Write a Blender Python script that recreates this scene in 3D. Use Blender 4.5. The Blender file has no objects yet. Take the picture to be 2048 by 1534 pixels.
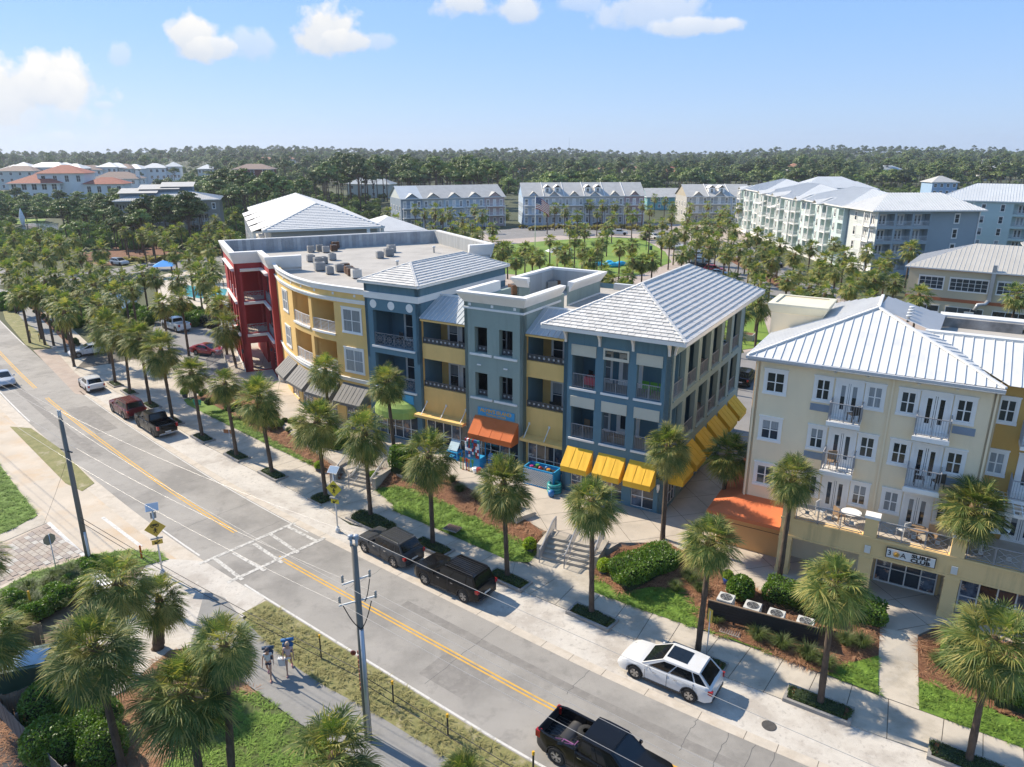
import bpy, bmesh, math, random
from math import radians as R, sin, cos, pi, sqrt, atan2
from mathutils import Vector, Matrix, geometry
C = bpy.context.scene
COL = C.collection
random.seed(7)
H = 25.0
PIT = math.atan(464/1450.)
CP, SP = cos(PIT), sin(PIT)
# ---- camera -------------------------------------------------------------
cd = bpy.data.cameras.new('camera'); cam = bpy.data.objects.new('camera', cd); COL.objects.link(cam)
cd.sensor_width = 36; cd.lens = 1450/2048*36; cd.clip_end = 20000; cd.clip_start = .5
cam.location = (0, 0, H); cam.rotation_euler = (pi/2-PIT, 0, 0); C.camera = cam
C.view_settings.view_transform = 'Standard'; C.view_settings.look = 'None'
C.view_settings.exposure = 0.96; C.view_settings.gamma = 1
# ---- sun and sky --------------------------------------------------------
SUN_AZ, SUN_EL = 147.0, 39.0
sd = Vector((cos(R(SUN_AZ))*cos(R(SUN_EL)), sin(R(SUN_AZ))*cos(R(SUN_EL)), sin(R(SUN_EL))))
sl = bpy.data.lights.new('sun', 'SUN'); sl.energy = 3.85; sl.angle = R(.55); sl.color = (1, .89, .73)
so = bpy.data.objects.new('sun', sl); so.rotation_euler = sd.to_track_quat('Z', 'Y').to_euler(); COL.objects.link(so)
W = bpy.data.worlds.new('World'); C.world = W; W.use_nodes = True
wt = W.node_tree; wt.nodes.clear()
def wn(t, **k):
 n = wt.nodes.new(t)
 for a, b in k.items(): setattr(n, a, b)
 return n
def wl(a, b): wt.links.new(a, b)
def wmath(op, a, b=None, clamp=False):
 n = wn('ShaderNodeMath', operation=op, use_clamp=clamp)
 for i, x in enumerate((a, b)):
  if x is None: continue
  if isinstance(x, (int, float)): n.inputs[i].default_value = x
  else: wl(x, n.inputs[i])
 return n.outputs[0]
wo = wn('ShaderNodeOutputWorld'); bg = wn('ShaderNodeBackground'); wl(bg.outputs[0], wo.inputs[0])
sky = wn('ShaderNodeTexSky', sky_type='NISHITA'); sky.sun_disc = False
sky.sun_elevation = R(SUN_EL); sky.sun_rotation = R(90-SUN_AZ); sky.altitude = 30; sky.air_density = 1.0; sky.dust_density = 0.3; sky.ozone_density = 1.6
SKY = .11
bg.inputs[1].default_value = SKY
tc = wn('ShaderNodeTexCoord')
def pxdir(x, y):
 u = (x-1024)/1450.; v = (767-y)/1450.
 return Vector((u, CP+v*SP, -SP+v*CP)).normalized()
# cumulus clouds, each an ellipse of directions broken up by noise
nz = wn('ShaderNodeTexNoise'); nz.inputs['Scale'].default_value = 16; nz.inputs['Detail'].default_value = 7; nz.inputs['Roughness'].default_value = .6; wl(tc.outputs['Generated'], nz.inputs['Vector'])
nzb = wn('ShaderNodeTexNoise'); nzb.inputs['Scale'].default_value = 45; nzb.inputs['Detail'].default_value = 5; wl(tc.outputs['Generated'], nzb.inputs['Vector'])
nn = wmath('ADD', wmath('MULTIPLY', wmath('SUBTRACT', nz.outputs[0], .5), 2.4), wmath('MULTIPLY', wmath('SUBTRACT', nzb.outputs[0], .5), 1.5))
clouds = [(35,188,125,52,1.),(110,165,62,44,1.),(20,228,150,36,.6),(382,72,42,36,1.),(425,92,48,18,.9),(505,88,42,28,.45),(655,62,62,44,1.),(690,80,58,24,.95),(755,82,34,18,.45),(935,8,62,28,.85),(1040,14,45,24,.8),
  (1300,20,100,34,.55),(1380,52,85,16,.75),(1160,8,45,14,.4),(242,108,20,22,.4),(115,270,26,11,.4),(205,210,20,8,.4),
  (2500,60,160,60,.8),(-500,40,200,60,.7),(1100,-500,200,70,.6),(300,-700,220,90,.7),(2000,-420,240,90,.7)]
clouds = [(pxdir(a,b), c/1450., d/1450., e) for a, b, c, d, e in clouds]
for az, el, c_, d_ in ((200,16,.16,.05),(235,24,.2,.07),(270,14,.15,.05),(310,30,.2,.08),(340,18,.14,.05)):
 clouds.append((Vector((cos(R(az))*cos(R(el)), sin(R(az))*cos(R(el)), sin(R(el)))), c_, d_, .8))
tot = None; shade = None
for c, ax, ay, dens in clouds:
 e = Vector((0,0,1)); rt = c.cross(e).normalized(); up = rt.cross(c).normalized()
 def dot(v):
  n = wn('ShaderNodeVectorMath', operation='DOT_PRODUCT'); wl(tc.outputs['Generated'], n.inputs[0]); n.inputs[1].default_value = v; return n.outputs['Value']
 X = wmath('DIVIDE', dot(rt), ax); Y = wmath('DIVIDE', dot(up), ay); F = wmath('MAXIMUM', dot(c), 0)
 d2 = wmath('ADD', wmath('MULTIPLY', X, X), wmath('MULTIPLY', Y, Y))
 # flat underside: push density down below centre
 r_ = wmath('SQRT', d2)
 m = wmath('MULTIPLY', wmath('SUBTRACT', wmath('ADD', 1.05, wmath('MULTIPLY', nn, .75)), r_), 2.6, True)
 m = wmath('MULTIPLY', m, wmath('GREATER_THAN', F, .5))
 m = wmath('MULTIPLY', m, dens)
 s = wmath('MULTIPLY', m, wmath('ADD', wmath('ADD', wmath('MULTIPLY', Y, .55), .55), wmath('MULTIPLY', nn, .35), True))
 tot = m if tot is None else wmath('MAXIMUM', tot, m)
 shade = s if shade is None else wmath('MAXIMUM', shade, s)
shn = wmath('DIVIDE', shade, wmath('MAXIMUM', tot, .01), True)
ccol = wn('ShaderNodeMix', data_type='RGBA'); wl(shn, ccol.inputs['Factor'])
ccol.inputs['A'].default_value = (3.1, 3.45, 4.0, 1); ccol.inputs['B'].default_value = (4.75, 4.7, 4.6, 1)
# pale band of summer haze towards the horizon
sep = wn('ShaderNodeSeparateXYZ'); wl(tc.outputs['Generated'], sep.inputs[0])
gr = wn('ShaderNodeValToRGB'); wl(wmath('ABSOLUTE', sep.outputs[2]), gr.inputs[0]); cr = gr.color_ramp
for i, (p_, c_) in enumerate(((0,(.285,.40,.60)),(.05,(.265,.40,.635)),(.14,(.205,.365,.665)),(.30,(.15,.315,.66)),(1,(.12,.25,.50)))):
 el = cr.elements[i] if i < 2 else cr.elements.new(p_)
 el.position = p_; el.color = (*c_, 1)
gm_ = wn('ShaderNodeVectorMath', operation='SCALE'); wl(gr.outputs[0], gm_.inputs[0]); gm_.inputs['Scale'].default_value = 7.0
hm = wn('ShaderNodeMix', data_type='RGBA'); hm.inputs['Factor'].default_value = .86; wl(sky.outputs[0], hm.inputs['A']); wl(gm_.outputs[0], hm.inputs['B'])
mx = wn('ShaderNodeMix', data_type='RGBA'); wl(tot, mx.inputs['Factor']); wl(hm.outputs['Result'], mx.inputs['A']); wl(ccol.outputs['Result'], mx.inputs['B'])
wl(mx.outputs['Result'], bg.inputs[0])
# ---- geometry helpers ---------------------------------------------------
def at(x, y, z=0.0):
 """ground point (at height z) that stands at pixel x, y of the photograph"""
 u = (x-1024)/1450.; v = (767-y)/1450.
 d = Vector((u, CP+v*SP, -SP+v*CP)); t = (z-H)/d.z
 return Vector((d.x*t, d.y*t, z))
def pxof(P):
 dx, dy, dz = P[0], P[1], P[2]-H
 fw = dy*CP-dz*SP; up = dy*SP+dz*CP
 return (1024+1450*dx/fw, 767-1450*up/fw, fw)
def zat(b, y):
 lo, hi = -5., 60.
 for _ in range(40):
  m = (lo+hi)/2
  if pxof((b[0], b[1], m))[1] > y: lo = m
  else: hi = m
 return m
class MB:
 def __init__(s): s.v = []; s.f = []; s.m = []; s.sm = []
 def quad(s, *p, m=0, sm=False):
  n = len(s.v); s.v += [tuple(q) for q in p]; s.f.append(tuple(range(n, n+len(p)))); s.m.append(m); s.sm.append(sm)
 def box(s, x0, x1, y0, y1, z0, z1, m=0, M=None, taper=0):
  if x0 > x1: x0, x1 = x1, x0
  if y0 > y1: y0, y1 = y1, y0
  if z0 > z1: z0, z1 = z1, z0
  t = taper
  p = [(x0,y0,z0),(x1,y0,z0),(x1,y1,z0),(x0,y1,z0),(x0+t,y0+t,z1),(x1-t,y0+t,z1),(x1-t,y1-t,z1),(x0+t,y1-t,z1)]
  if M: p = [tuple(M @ Vector(q)) for q in p]
  n = len(s.v); s.v += p
  for f in ((3,2,1,0),(4,5,6,7),(0,1,5,4),(1,2,6,5),(2,3,7,6),(3,0,4,7)):
   s.f.append(tuple(n+i for i in f)); s.m.append(m); s.sm.append(False)
 def bar(s, a, b, r, m=0, w=None):
  """square bar between two points"""
  a = Vector(a); b = Vector(b); d = b-a; L = d.length
  if L < 1e-6: return
  q = d.to_track_quat('Z', 'Y').to_matrix().to_4x4(); q.translation = a
  w = r if w is None else w
  s.box(-r, r, -w, w, 0, L, m, q)
 def tube(s, pts, rad, n=8, m=0, cap=True, sm=True):
  pts = [Vector(p) for p in pts]
  if not hasattr(rad, '__len__'): rad = [rad]*len(pts)
  base = len(s.v)
  for i, p in enumerate(pts):
   d = (pts[min(i+1, len(pts)-1)]-pts[max(i-1, 0)])
   q = d.to_track_quat('Z', 'Y').to_matrix() if d.length > 1e-9 else Matrix.Identity(3)
   for k in range(n):
    a = 2*pi*k/n; s.v.append(tuple(p+q @ Vector((cos(a)*rad[i], sin(a)*rad[i], 0))))
  for i in range(len(pts)-1):
   for k in range(n):
    a = base+i*n+k; b = base+i*n+(k+1) % n
    s.f.append((a, b, b+n, a+n)); s.m.append(m); s.sm.append(sm)
  if cap:
   s.f.append(tuple(base+(len(pts)-1)*n+k for k in range(n))); s.m.append(m); s.sm.append(False)
   s.f.append(tuple(base+n-1-k for k in range(n))); s.m.append(m); s.sm.append(False)
 def lathe(s, prof, n=12, m=0, c=(0,0), sm=True):
  s.tube([(c[0], c[1], z) for r, z in prof], [r for r, z in prof], n, m, True, sm)
 def prism(s, poly, z0, z1, m=0, M=None, top=True):
  """vertical prism; poly = xy list; z0/z1 numbers or per-vertex lists"""
  k = len(poly)
  if sum(poly[i][0]*poly[(i+1)%k][1]-poly[(i+1)%k][0]*poly[i][1] for i in range(k)) < 0:
   poly = list(reversed(poly))
   if hasattr(z0,'__len__'): z0 = list(reversed(z0))
   if hasattr(z1,'__len__'): z1 = list(reversed(z1))
  Z0 = z0 if hasattr(z0,'__len__') else [z0]*k; Z1 = z1 if hasattr(z1,'__len__') else [z1]*k
  n = len(s.v)
  p = [(a[0], a[1], Z0[i]) for i, a in enumerate(poly)]+[(a[0], a[1], Z1[i]) for i, a in enumerate(poly)]
  if M: p = [tuple(M @ Vector(q)) for q in p]
  s.v += p
  tri = geometry.tessellate_polygon([[Vector((a[0], a[1], 0)) for a in poly]])
  for t in tri:
   a, b, c = t
   A, B, D = (Vector(poly[i][:2]) for i in t)
   if (B-A).cross(D-A) < 0: b, c = c, b
   s.f.append((n+k+a, n+k+b, n+k+c)); s.m.append(m); s.sm.append(False)
   s.f.append((n+a, n+c, n+b)); s.m.append(m); s.sm.append(False)
  for i in range(k):
   j = (i+1) % k; s.f.append((n+i, n+j, n+k+j, n+k+i)); s.m.append(m); s.sm.append(False)
 def mesh(s, name, mats):
  me = bpy.data.meshes.new(name); me.from_pydata(s.v, [], s.f)
  if not isinstance(mats, (list, tuple)): mats = [mats]
  for x in mats: me.materials.append(x)
  if len(mats) > 1: me.polygons.foreach_set('material_index', s.m)
  me.polygons.foreach_set('use_smooth', s.sm); me.update()
  return me
 def build(s, name, mats, parent=None, loc=None, rz=0, **k):
  return place(name, s.mesh(name, mats), parent, loc, rz, **k)
def place(name, me, parent=None, loc=None, rz=0, label=None, cat=None, group=None, kind=None, scale=None):
 o = bpy.data.objects.new(name, me); COL.objects.link(o)
 if parent is not None: o.parent = parent
 if loc is not None: o.location = loc
 if rz: o.rotation_euler = (0, 0, rz)
 if scale is not None: o.scale = scale if hasattr(scale, '__len__') else (scale,)*3
 return tag(o, label, cat, group, kind)
def tag(o, label=None, cat=None, group=None, kind=None):
 if label: o['label'] = label
 if cat: o['category'] = cat
 if group: o['group'] = group
 if kind: o['kind'] = kind
 return o
def empty(name, loc=(0,0,0), rz=0, label=None, cat=None, group=None, scale=None):
 o = bpy.data.objects.new(name, None); COL.objects.link(o); o.location = loc; o.rotation_euler = (0,0,rz)
 if scale is not None: o.scale = scale if hasattr(scale, '__len__') else (scale,)*3
 return tag(o, label, cat, group)
KIDS = {}
def copy_tree(o, loc=None, rz=None, label=None, group=None, scale=None, parent=None):
 """a thing with copies of its parts and sub-parts (mesh data shared)"""
 c = o.copy(); COL.objects.link(c)
 if parent is not None: c.parent = parent
 if loc is not None: c.location = loc
 if rz is not None: c.rotation_euler = (0, 0, rz)
 if scale is not None: c.scale = scale if hasattr(scale, '__len__') else (scale,)*3
 if label: c['label'] = label
 if group: c['group'] = group
 if o not in KIDS: KIDS[o] = list(o.children)
 for ch in KIDS[o]: copy_tree(ch, parent=c)
 return c
class Frame:
 def __init__(s, ox, oy, deg):
  t = R(deg); s.a = t; s.u = Vector((cos(t), sin(t), 0)); s.vv = Vector((-sin(t), cos(t), 0)); s.O = Vector((ox, oy, 0))
 def w(s, a, b, z=0): return s.O+s.u*a+s.vv*b+Vector((0, 0, z))
 def inv(s, P):
  d = Vector((P[0], P[1], 0))-s.O; return d.dot(s.u), d.dot(s.vv)
FM = Frame(10.42, 45.40, -31)       # main row of shops: s along the facades, v into the block
FA = Frame(0, 0, 26)                # red corner building
# ---- materials ----------------------------------------------------------
MATS = {}
def mat(name, col, rough=.6, var=.12, scale=3., bump=0., bscale=30., metal=0., spec=.5, objvar=0., det=4, coat=0., col2=None, stretch=None):
 if name in MATS: return MATS[name]
 m = bpy.data.materials.new(name); m.use_nodes = True; nt = m.node_tree; b = nt.nodes['Principled BSDF']
 b.inputs['Roughness'].default_value = rough; b.inputs['Metallic'].default_value = metal
 b.inputs['Specular IOR Level'].default_value = spec
 if coat: b.inputs['Coat Weight'].default_value = coat; b.inputs['Coat Roughness'].default_value = .04
 t = nt.nodes.new('ShaderNodeTexCoord'); src = t.outputs['Object']
 if objvar:
  oi = nt.nodes.new('ShaderNodeObjectInfo')
  va = nt.nodes.new('ShaderNodeVectorMath'); va.operation = 'ADD'; nt.links.new(src, va.inputs[0])
  sc = nt.nodes.new('ShaderNodeVectorMath'); sc.operation = 'SCALE'; sc.inputs[0].default_value = (37, 51, 13); nt.links.new(oi.outputs['Random'], sc.inputs['Scale'])
  nt.links.new(sc.outputs[0], va.inputs[1]); src = va.outputs[0]
 if stretch:
  mp = nt.nodes.new('ShaderNodeMapping'); mp.inputs['Scale'].default_value = stretch; nt.links.new(src, mp.inputs[0]); src = mp.outputs[0]
 n = nt.nodes.new('ShaderNodeTexNoise'); n.inputs['Scale'].default_value = scale; n.inputs['Detail'].default_value = det; n.inputs['Roughness'].default_value = .62
 nt.links.new(src, n.inputs['Vector'])
 rp = nt.nodes.new('ShaderNodeValToRGB'); nt.links.new(n.outputs[0], rp.inputs[0])
 c = Vector(col[:3]); d = Vector(col2[:3]) if col2 else None
 rp.color_ramp.elements[0].position = .3; rp.color_ramp.elements[1].position = .7
 lo = d if d else c*(1-var); hi = c if d else c*(1+var)
 rp.color_ramp.elements[0].color = (*lo, 1); rp.color_ramp.elements[1].color = (*hi, 1)
 out = rp.outputs[0]
 if objvar:
  hs = nt.nodes.new('ShaderNodeHueSaturation'); nt.links.new(out, hs.inputs['Color'])
  mr = nt.nodes.new('ShaderNodeMapRange'); mr.inputs['To Min'].default_value = 1-objvar; mr.inputs['To Max'].default_value = 1+objvar
  nt.links.new(oi.outputs['Random'], mr.inputs[0]); nt.links.new(mr.outputs[0], hs.inputs['Value']); out = hs.outputs[0]
 nt.links.new(out, b.inputs['Base Color'])
 if bump:
  n2 = nt.nodes.new('ShaderNodeTexNoise'); n2.inputs['Scale'].default_value = bscale; n2.inputs['Detail'].default_value = 5; nt.links.new(src, n2.inputs['Vector'])
  bp = nt.nodes.new('ShaderNodeBump'); bp.inputs['Strength'].default_value = bump; bp.inputs['Distance'].default_value = .03
  nt.links.new(n2.outputs[0], bp.inputs['Height']); nt.links.new(bp.outputs[0], b.inputs['Normal'])
 MATS[name] = m; return m
def leafmat(name, col, col2, rough=.5, trans=.35, scale=1.2, objvar=.12, spec=.5):
 if name in MATS: return MATS[name]
 m = mat(name, col, rough, 0, scale, objvar=objvar, col2=col2, spec=spec, det=3)
 nt = m.node_tree; b = nt.nodes['Principled BSDF']; out = nt.nodes['Material Output']
 tr = nt.nodes.new('ShaderNodeBsdfTranslucent'); mx = nt.nodes.new('ShaderNodeMixShader'); mx.inputs[0].default_value = trans
 src = b.inputs['Base Color'].links[0].from_socket
 g = nt.nodes.new('ShaderNodeMix'); g.data_type = 'RGBA'; g.blend_type = 'MULTIPLY'; g.inputs['Factor'].default_value = 1; nt.links.new(src, g.inputs['A']); g.inputs['B'].default_value = (1.5, 1.6, .7, 1)
 nt.links.new(g.outputs['Result'], tr.inputs[0]); nt.links.new(b.outputs[0], mx.inputs[1]); nt.links.new(tr.outputs[0], mx.inputs[2]); nt.links.new(mx.outputs[0], out.inputs[0])
 return m
def overlay(m, col, scale, lo, hi, stretch=None, det=6, fac=1., seed=0):
 """worn patches / stains laid over an existing material"""
 nt = m.node_tree; b = nt.nodes['Principled BSDF']; src = b.inputs['Base Color'].links[0].from_socket
 t = nt.nodes.new('ShaderNodeTexCoord'); mp = nt.nodes.new('ShaderNodeMapping'); mp.inputs['Scale'].default_value = stretch or (1,1,1); mp.inputs['Location'].default_value = (seed, seed*2, 0)
 nt.links.new(t.outputs['Object'], mp.inputs[0])
 n = nt.nodes.new('ShaderNodeTexNoise'); n.inputs['Scale'].default_value = scale; n.inputs['Detail'].default_value = det; n.inputs['Roughness'].default_value = .65; nt.links.new(mp.outputs[0], n.inputs['Vector'])
 r = nt.nodes.new('ShaderNodeMapRange'); r.inputs['From Min'].default_value = lo; r.inputs['From Max'].default_value = hi; r.inputs['To Max'].default_value = fac; r.clamp = True
 nt.links.new(n.outputs[0], r.inputs[0])
 x = nt.nodes.new('ShaderNodeMix'); x.data_type = 'RGBA'; nt.links.new(r.outputs[0], x.inputs['Factor']); nt.links.new(src, x.inputs['A']); x.inputs['B'].default_value = (*col, 1)
 nt.links.new(x.outputs['Result'], b.inputs['Base Color'])
def glassmat(name, col=(.03,.04,.05), rough=.06):
 if name in MATS: return MATS[name]
 m = mat(name, col, rough, .25, .8, spec=.8, objvar=.5); return m
asphalt = mat('asphalt', (.30,.28,.25), .85, .1, .35, bump=.25, bscale=60)
overlay(asphalt, (.165,.155,.14), .16, .48, .62, (1,1,1), fac=.6, det=9); overlay(asphalt, (.17,.16,.145), .9, .55, .66, (1,1,1), fac=.45, seed=11, det=10); overlay(asphalt, (.13,.125,.115), 9, .62, .7, fac=.5, seed=13); overlay(asphalt, (.30,.285,.255), 1.4, .52, .75, fac=.45, seed=3)
pathasph = mat('path_asphalt', (.245,.237,.222), .9, .1, 1.2, bump=.3, bscale=70); overlay(pathasph, (.30,.29,.26), 2.5, .52, .7, fac=.5)
lotasph = mat('lot_asphalt', (.215,.205,.195), .9, .14, .3)
darkasph = mat('dark_asphalt', (.05,.05,.053), .9, .2, .6)
concrete = mat('concrete', (.48,.425,.345), .9, .09, .8, bump=.15, bscale=50); overlay(concrete, (.31,.27,.21), .5, .48, .64, fac=.65, det=9); overlay(concrete, (.24,.21,.17), 2.6, .6, .7, fac=.5, seed=8, det=9); overlay(concrete, (.47,.44,.39), 1.7, .55, .75, fac=.5, seed=5)
apron = mat('apron_concrete', (.54,.50,.44), .95, .12, .9, bump=.3, bscale=20); overlay(apron, (.36,.32,.275), .45, .47, .6, fac=.75, det=10); overlay(apron, (.30,.27,.235), 3.5, .56, .64, fac=.55, det=10, seed=21); overlay(apron, (.60,.57,.52), 2.2, .55, .72, fac=.6, seed=4); overlay(apron, (.22,.21,.20), 1.3, .64, .74, fac=.5, seed=9, det=8)
gutterm = mat('gutter_concrete', (.51,.45,.37), .9, .1, 1.5); overlay(gutterm, (.36,.29,.21), 1.1, .5, .7, fac=.5)
tanconc = mat('tan_concrete', (.50,.43,.34), .9, .1, .4); overlay(tanconc, (.50,.33,.17), .25, .47, .62, fac=.45); overlay(tanconc, (.30,.25,.2), 1.2, .58, .75, fac=.5, seed=3)
plazac = mat('plaza_concrete', (.47,.41,.335), .85, .08, .7, bump=.1); overlay(plazac, (.32,.28,.23), .6, .52, .7, fac=.5)
curbc = mat('curb_concrete', (.33,.30,.26), .9, .15, 2)
kerbdark = mat('planter_kerb', (.27,.255,.235), .9, .15, 2)
lawn = mat('lawn_grass', (.15,.25,.022), .8, .2, 1.1, bump=.8, bscale=45, col2=(.085,.165,.014)); overlay(lawn, (.06,.12,.012), 11, .52, .66, fac=.55, det=8); overlay(lawn, (.20,.29,.04), 5, .54, .7, fac=.5, seed=3); overlay(lawn, (.16,.19,.05), .5, .58, .75, fac=.5, seed=7)
verge = mat('verge_grass', (.27,.24,.10), .9, .2, .9, bump=.5, bscale=50, col2=(.15,.155,.05)); overlay(verge, (.40,.34,.23), .7, .56, .68, fac=.85, det=8); overlay(verge, (.10,.14,.02), 6, .5, .65, fac=.5, seed=2)
greenlawn = mat('green_lawn', (.20,.28,.035), .9, .15, .15, col2=(.10,.19,.02))
mulch = mat('pine_mulch', (.215,.095,.045), .95, .3, 6, bump=.8, bscale=30, col2=(.11,.045,.022)); overlay(mulch, (.30,.17,.10), 14, .52, .7, fac=.6)
straw = mat('straw_ground', (.36,.25,.16), .95, .2, 4, bump=.6, bscale=40, col2=(.20,.125,.07))
bricky = mat('brick_paving', (.37,.295,.24), .9, .15, .6); overlay(bricky, (.42,.37,.31), .8, .5, .7, fac=.5)
white = mat('white_trim', (.80,.775,.73), .5, .05, .8); overlay(white, (.52,.52,.49), .9, .6, .8, fac=.4)
linew = mat('road_paint_white', (.60,.58,.54), .8, .1, 3); overlay(linew, (.28,.27,.25), 3., .5, .68, fac=.8, det=8)
linef = mat('faded_road_paint', (.54,.52,.475), .85, .1, 3); overlay(linef, (.27,.255,.23), 4, .46, .6, fac=.9, det=9)
liney = mat('road_paint_yellow', (.62,.35,.05), .8, .1, 2); overlay(liney, (.34,.26,.15), 2.5, .5, .72, fac=.8, det=8)
tealw = mat('blue_stucco', (.105,.20,.25), .85, .06, .5, bump=.12, bscale=40); overlay(tealw, (.13,.21,.25), .9, .48, .68, (1,1,.18), fac=.5, det=9); overlay(tealw, (.06,.11,.14), 1.6, .55, .72, (1,1,.12), fac=.4, det=9, seed=6)
sagew = mat('sage_stucco', (.27,.335,.30), .85, .06, .5, bump=.12, bscale=40); overlay(sagew, (.19,.25,.225), 1.1, .5, .7, (1,1,.15), fac=.5, det=9)
sagetrim = mat('sage_trim', (.29,.36,.33), .8, .05, .5)
yelw = mat('yellow_stucco', (.78,.51,.18), .85, .06, .5, bump=.12, bscale=40); overlay(yelw, (.64,.41,.14), 1.1, .5, .7, (1,1,.15), fac=.45, det=9)
ochre = mat('ochre_stucco', (.56,.34,.10), .85, .06, .5)
creamw = mat('cream_stucco', (.84,.70,.48), .85, .05, .4, bump=.1, bscale=40); overlay(creamw, (.70,.58,.39), .9, .5, .72, (1,1,.18), fac=.45, det=9)
podw = mat('podium_stucco', (.80,.57,.27), .85, .06, .5, bump=.1, bscale=40); overlay(podw, (.38,.29,.15), 1.1, .54, .72, (1,1,.12), fac=.55)
redw = mat('red_stucco', (.36,.036,.034), .8, .06, .5, bump=.12, bscale=40)
peachw = mat('peach_stucco', (.66,.36,.14), .85, .06, .5)
creampanel = mat('cream_panel', (.60,.57,.46), .7, .06, .6)
tilem = mat('grey_white_tile', (.60,.58,.54), .75, .1, 2.5, objvar=.14, bump=.3, bscale=25); overlay(tilem, (.30,.29,.27), 5, .56, .72, fac=.4)
metalroof = mat('white_metal_roof', (.66,.65,.61), .6, .05, .5); overlay(metalroof, (.48,.48,.46), .9, .5, .72, fac=.5, det=9)
greymetal = mat('grey_metal_roof', (.42,.45,.46), .4, .06, .5)
zinc = mat('pale_metal_roof', (.55,.57,.57), .6, .06, .3)
tanmetal = mat('tan_metal_roof', (.45,.42,.36), .45, .06, .4)
seamm = mat('roof_seam', (.60,.61,.62), .45, .05, .5)
flatroof = mat('flat_roof_membrane', (.40,.375,.335), .9, .1, .3); overlay(flatroof, (.27,.25,.225), .35, .5, .68, fac=.6, det=8); overlay(flatroof, (.49,.46,.42), 1.5, .55, .75, fac=.4, seed=3)
greyclad = mat('parapet_inner', (.36,.37,.365), .8, .14, .35, stretch=(6,6,.4));
glass = glassmat('window_glass'); shopglass = glassmat('shop_glass', (.035,.045,.055), .08)
curtain = mat('curtain', (.26,.28,.29), .25, .2, 1.5, stretch=(8,8,.5), objvar=.3)
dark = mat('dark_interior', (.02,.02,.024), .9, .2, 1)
railm = mat('grey_railing', (.30,.30,.31), .5, .05, 1)
railw = mat('white_railing', (.72,.72,.71), .5, .05, 1)
darkmetal = mat('dark_metal', (.06,.06,.065), .5, .1, 1)
bark = mat('palm_bark', (.135,.095,.065), .95, .3, 5, bump=1., bscale=18, col2=(.06,.042,.03), stretch=(1,1,2.5))
pinebark = mat('pine_bark', (.14,.10,.08), .95, .25, 3, col2=(.07,.05,.04))
woodm = mat('weathered_wood', (.22,.17,.125), .9, .2, 3, stretch=(1,1,.2), objvar=.15)
polem = mat('pole_wood', (.19,.175,.15), .95, .2, 3, stretch=(4,4,.3), bump=.6, bscale=12)
awnyel = mat('yellow_canvas', (.80,.46,.035), .8, .05, 1.5); overlay(awnyel, (.66,.38,.04), 1.2, .55, .75, (1,1,.3), fac=.35)
awnora = mat('orange_canvas', (.62,.15,.035), .8, .05, 1.2); awnora2 = mat('coral_awning', (.66,.17,.06), .75, .05, 1.)
awngrn = mat('green_canvas', (.30,.42,.10), .8, .05, 1.2); awngry = mat('grey_canvas', (.16,.155,.15), .7, .06, 1.2)
acgrey = mat('ac_grey', (.28,.28,.27), .6, .15, 1.5, objvar=.2); acrust = mat('ac_rust', (.14,.075,.045), .8, .2, 3, objvar=.2); acwhite = mat('ac_white', (.55,.54,.50), .6, .1, 2)
tyre = mat('tyre_rubber', (.02,.02,.02), .9, .1, 5); rim = mat('alloy_rim', (.45,.45,.46), .3, .05, 3, metal=.9); rimdark = mat('dark_rim', (.06,.06,.065), .35, .05, 3, metal=.6)
palmg = leafmat('palm_green', (.175,.225,.07), (.05,.09,.02), .58, .34, 1.1, .13, spec=.3)
palmy = leafmat('palm_yellow_green', (.38,.34,.12), (.22,.22,.05), .6, .32, 1.3, .12, spec=.3)
palmd = leafmat('palm_dry', (.23,.15,.07), (.12,.075,.035), .7, .2, 1.3, .12)
palmb = leafmat('palm_blue_green', (.19,.24,.16), (.12,.17,.10), .5, .25, 1., .1)
hedgem = leafmat('hedge_leaf', (.15,.25,.03), (.07,.14,.015), .45, .25, 2.5, .1)
limem = leafmat('lime_leaf', (.33,.42,.03), (.22,.32,.02), .5, .3, 2.5, .1)
ivym = leafmat('groundcover_leaf', (.085,.125,.028), (.045,.075,.015), .5, .2, 3, .12)
grassm = leafmat('tall_grass', (.14,.18,.06), (.08,.11,.03), .6, .3, 2, .15)
goldgr = leafmat('golden_grass', (.33,.27,.08), (.22,.20,.06), .6, .3, 1, .15)
pinem = leafmat('pine_needles', (.16,.21,.05), (.07,.105,.028), .6, .12, .35, .4)
oakm = leafmat('oak_leaves', (.20,.26,.055), (.09,.14,.03), .6, .15, .35, .4)
water = mat('pond_water', (.035,.055,.055), .07, .2, .4, spec=.8, bump=.35, bscale=2.2)
poolw = mat('pool_water', (.10,.42,.48), .08, .1, .6, spec=.6)
def paint(n, c, r=.25): return mat('paint_'+n, c, r, .02, .5, coat=.25 if max(c) < .1 else .6, spec=.25 if max(c) < .1 else .5)
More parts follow.
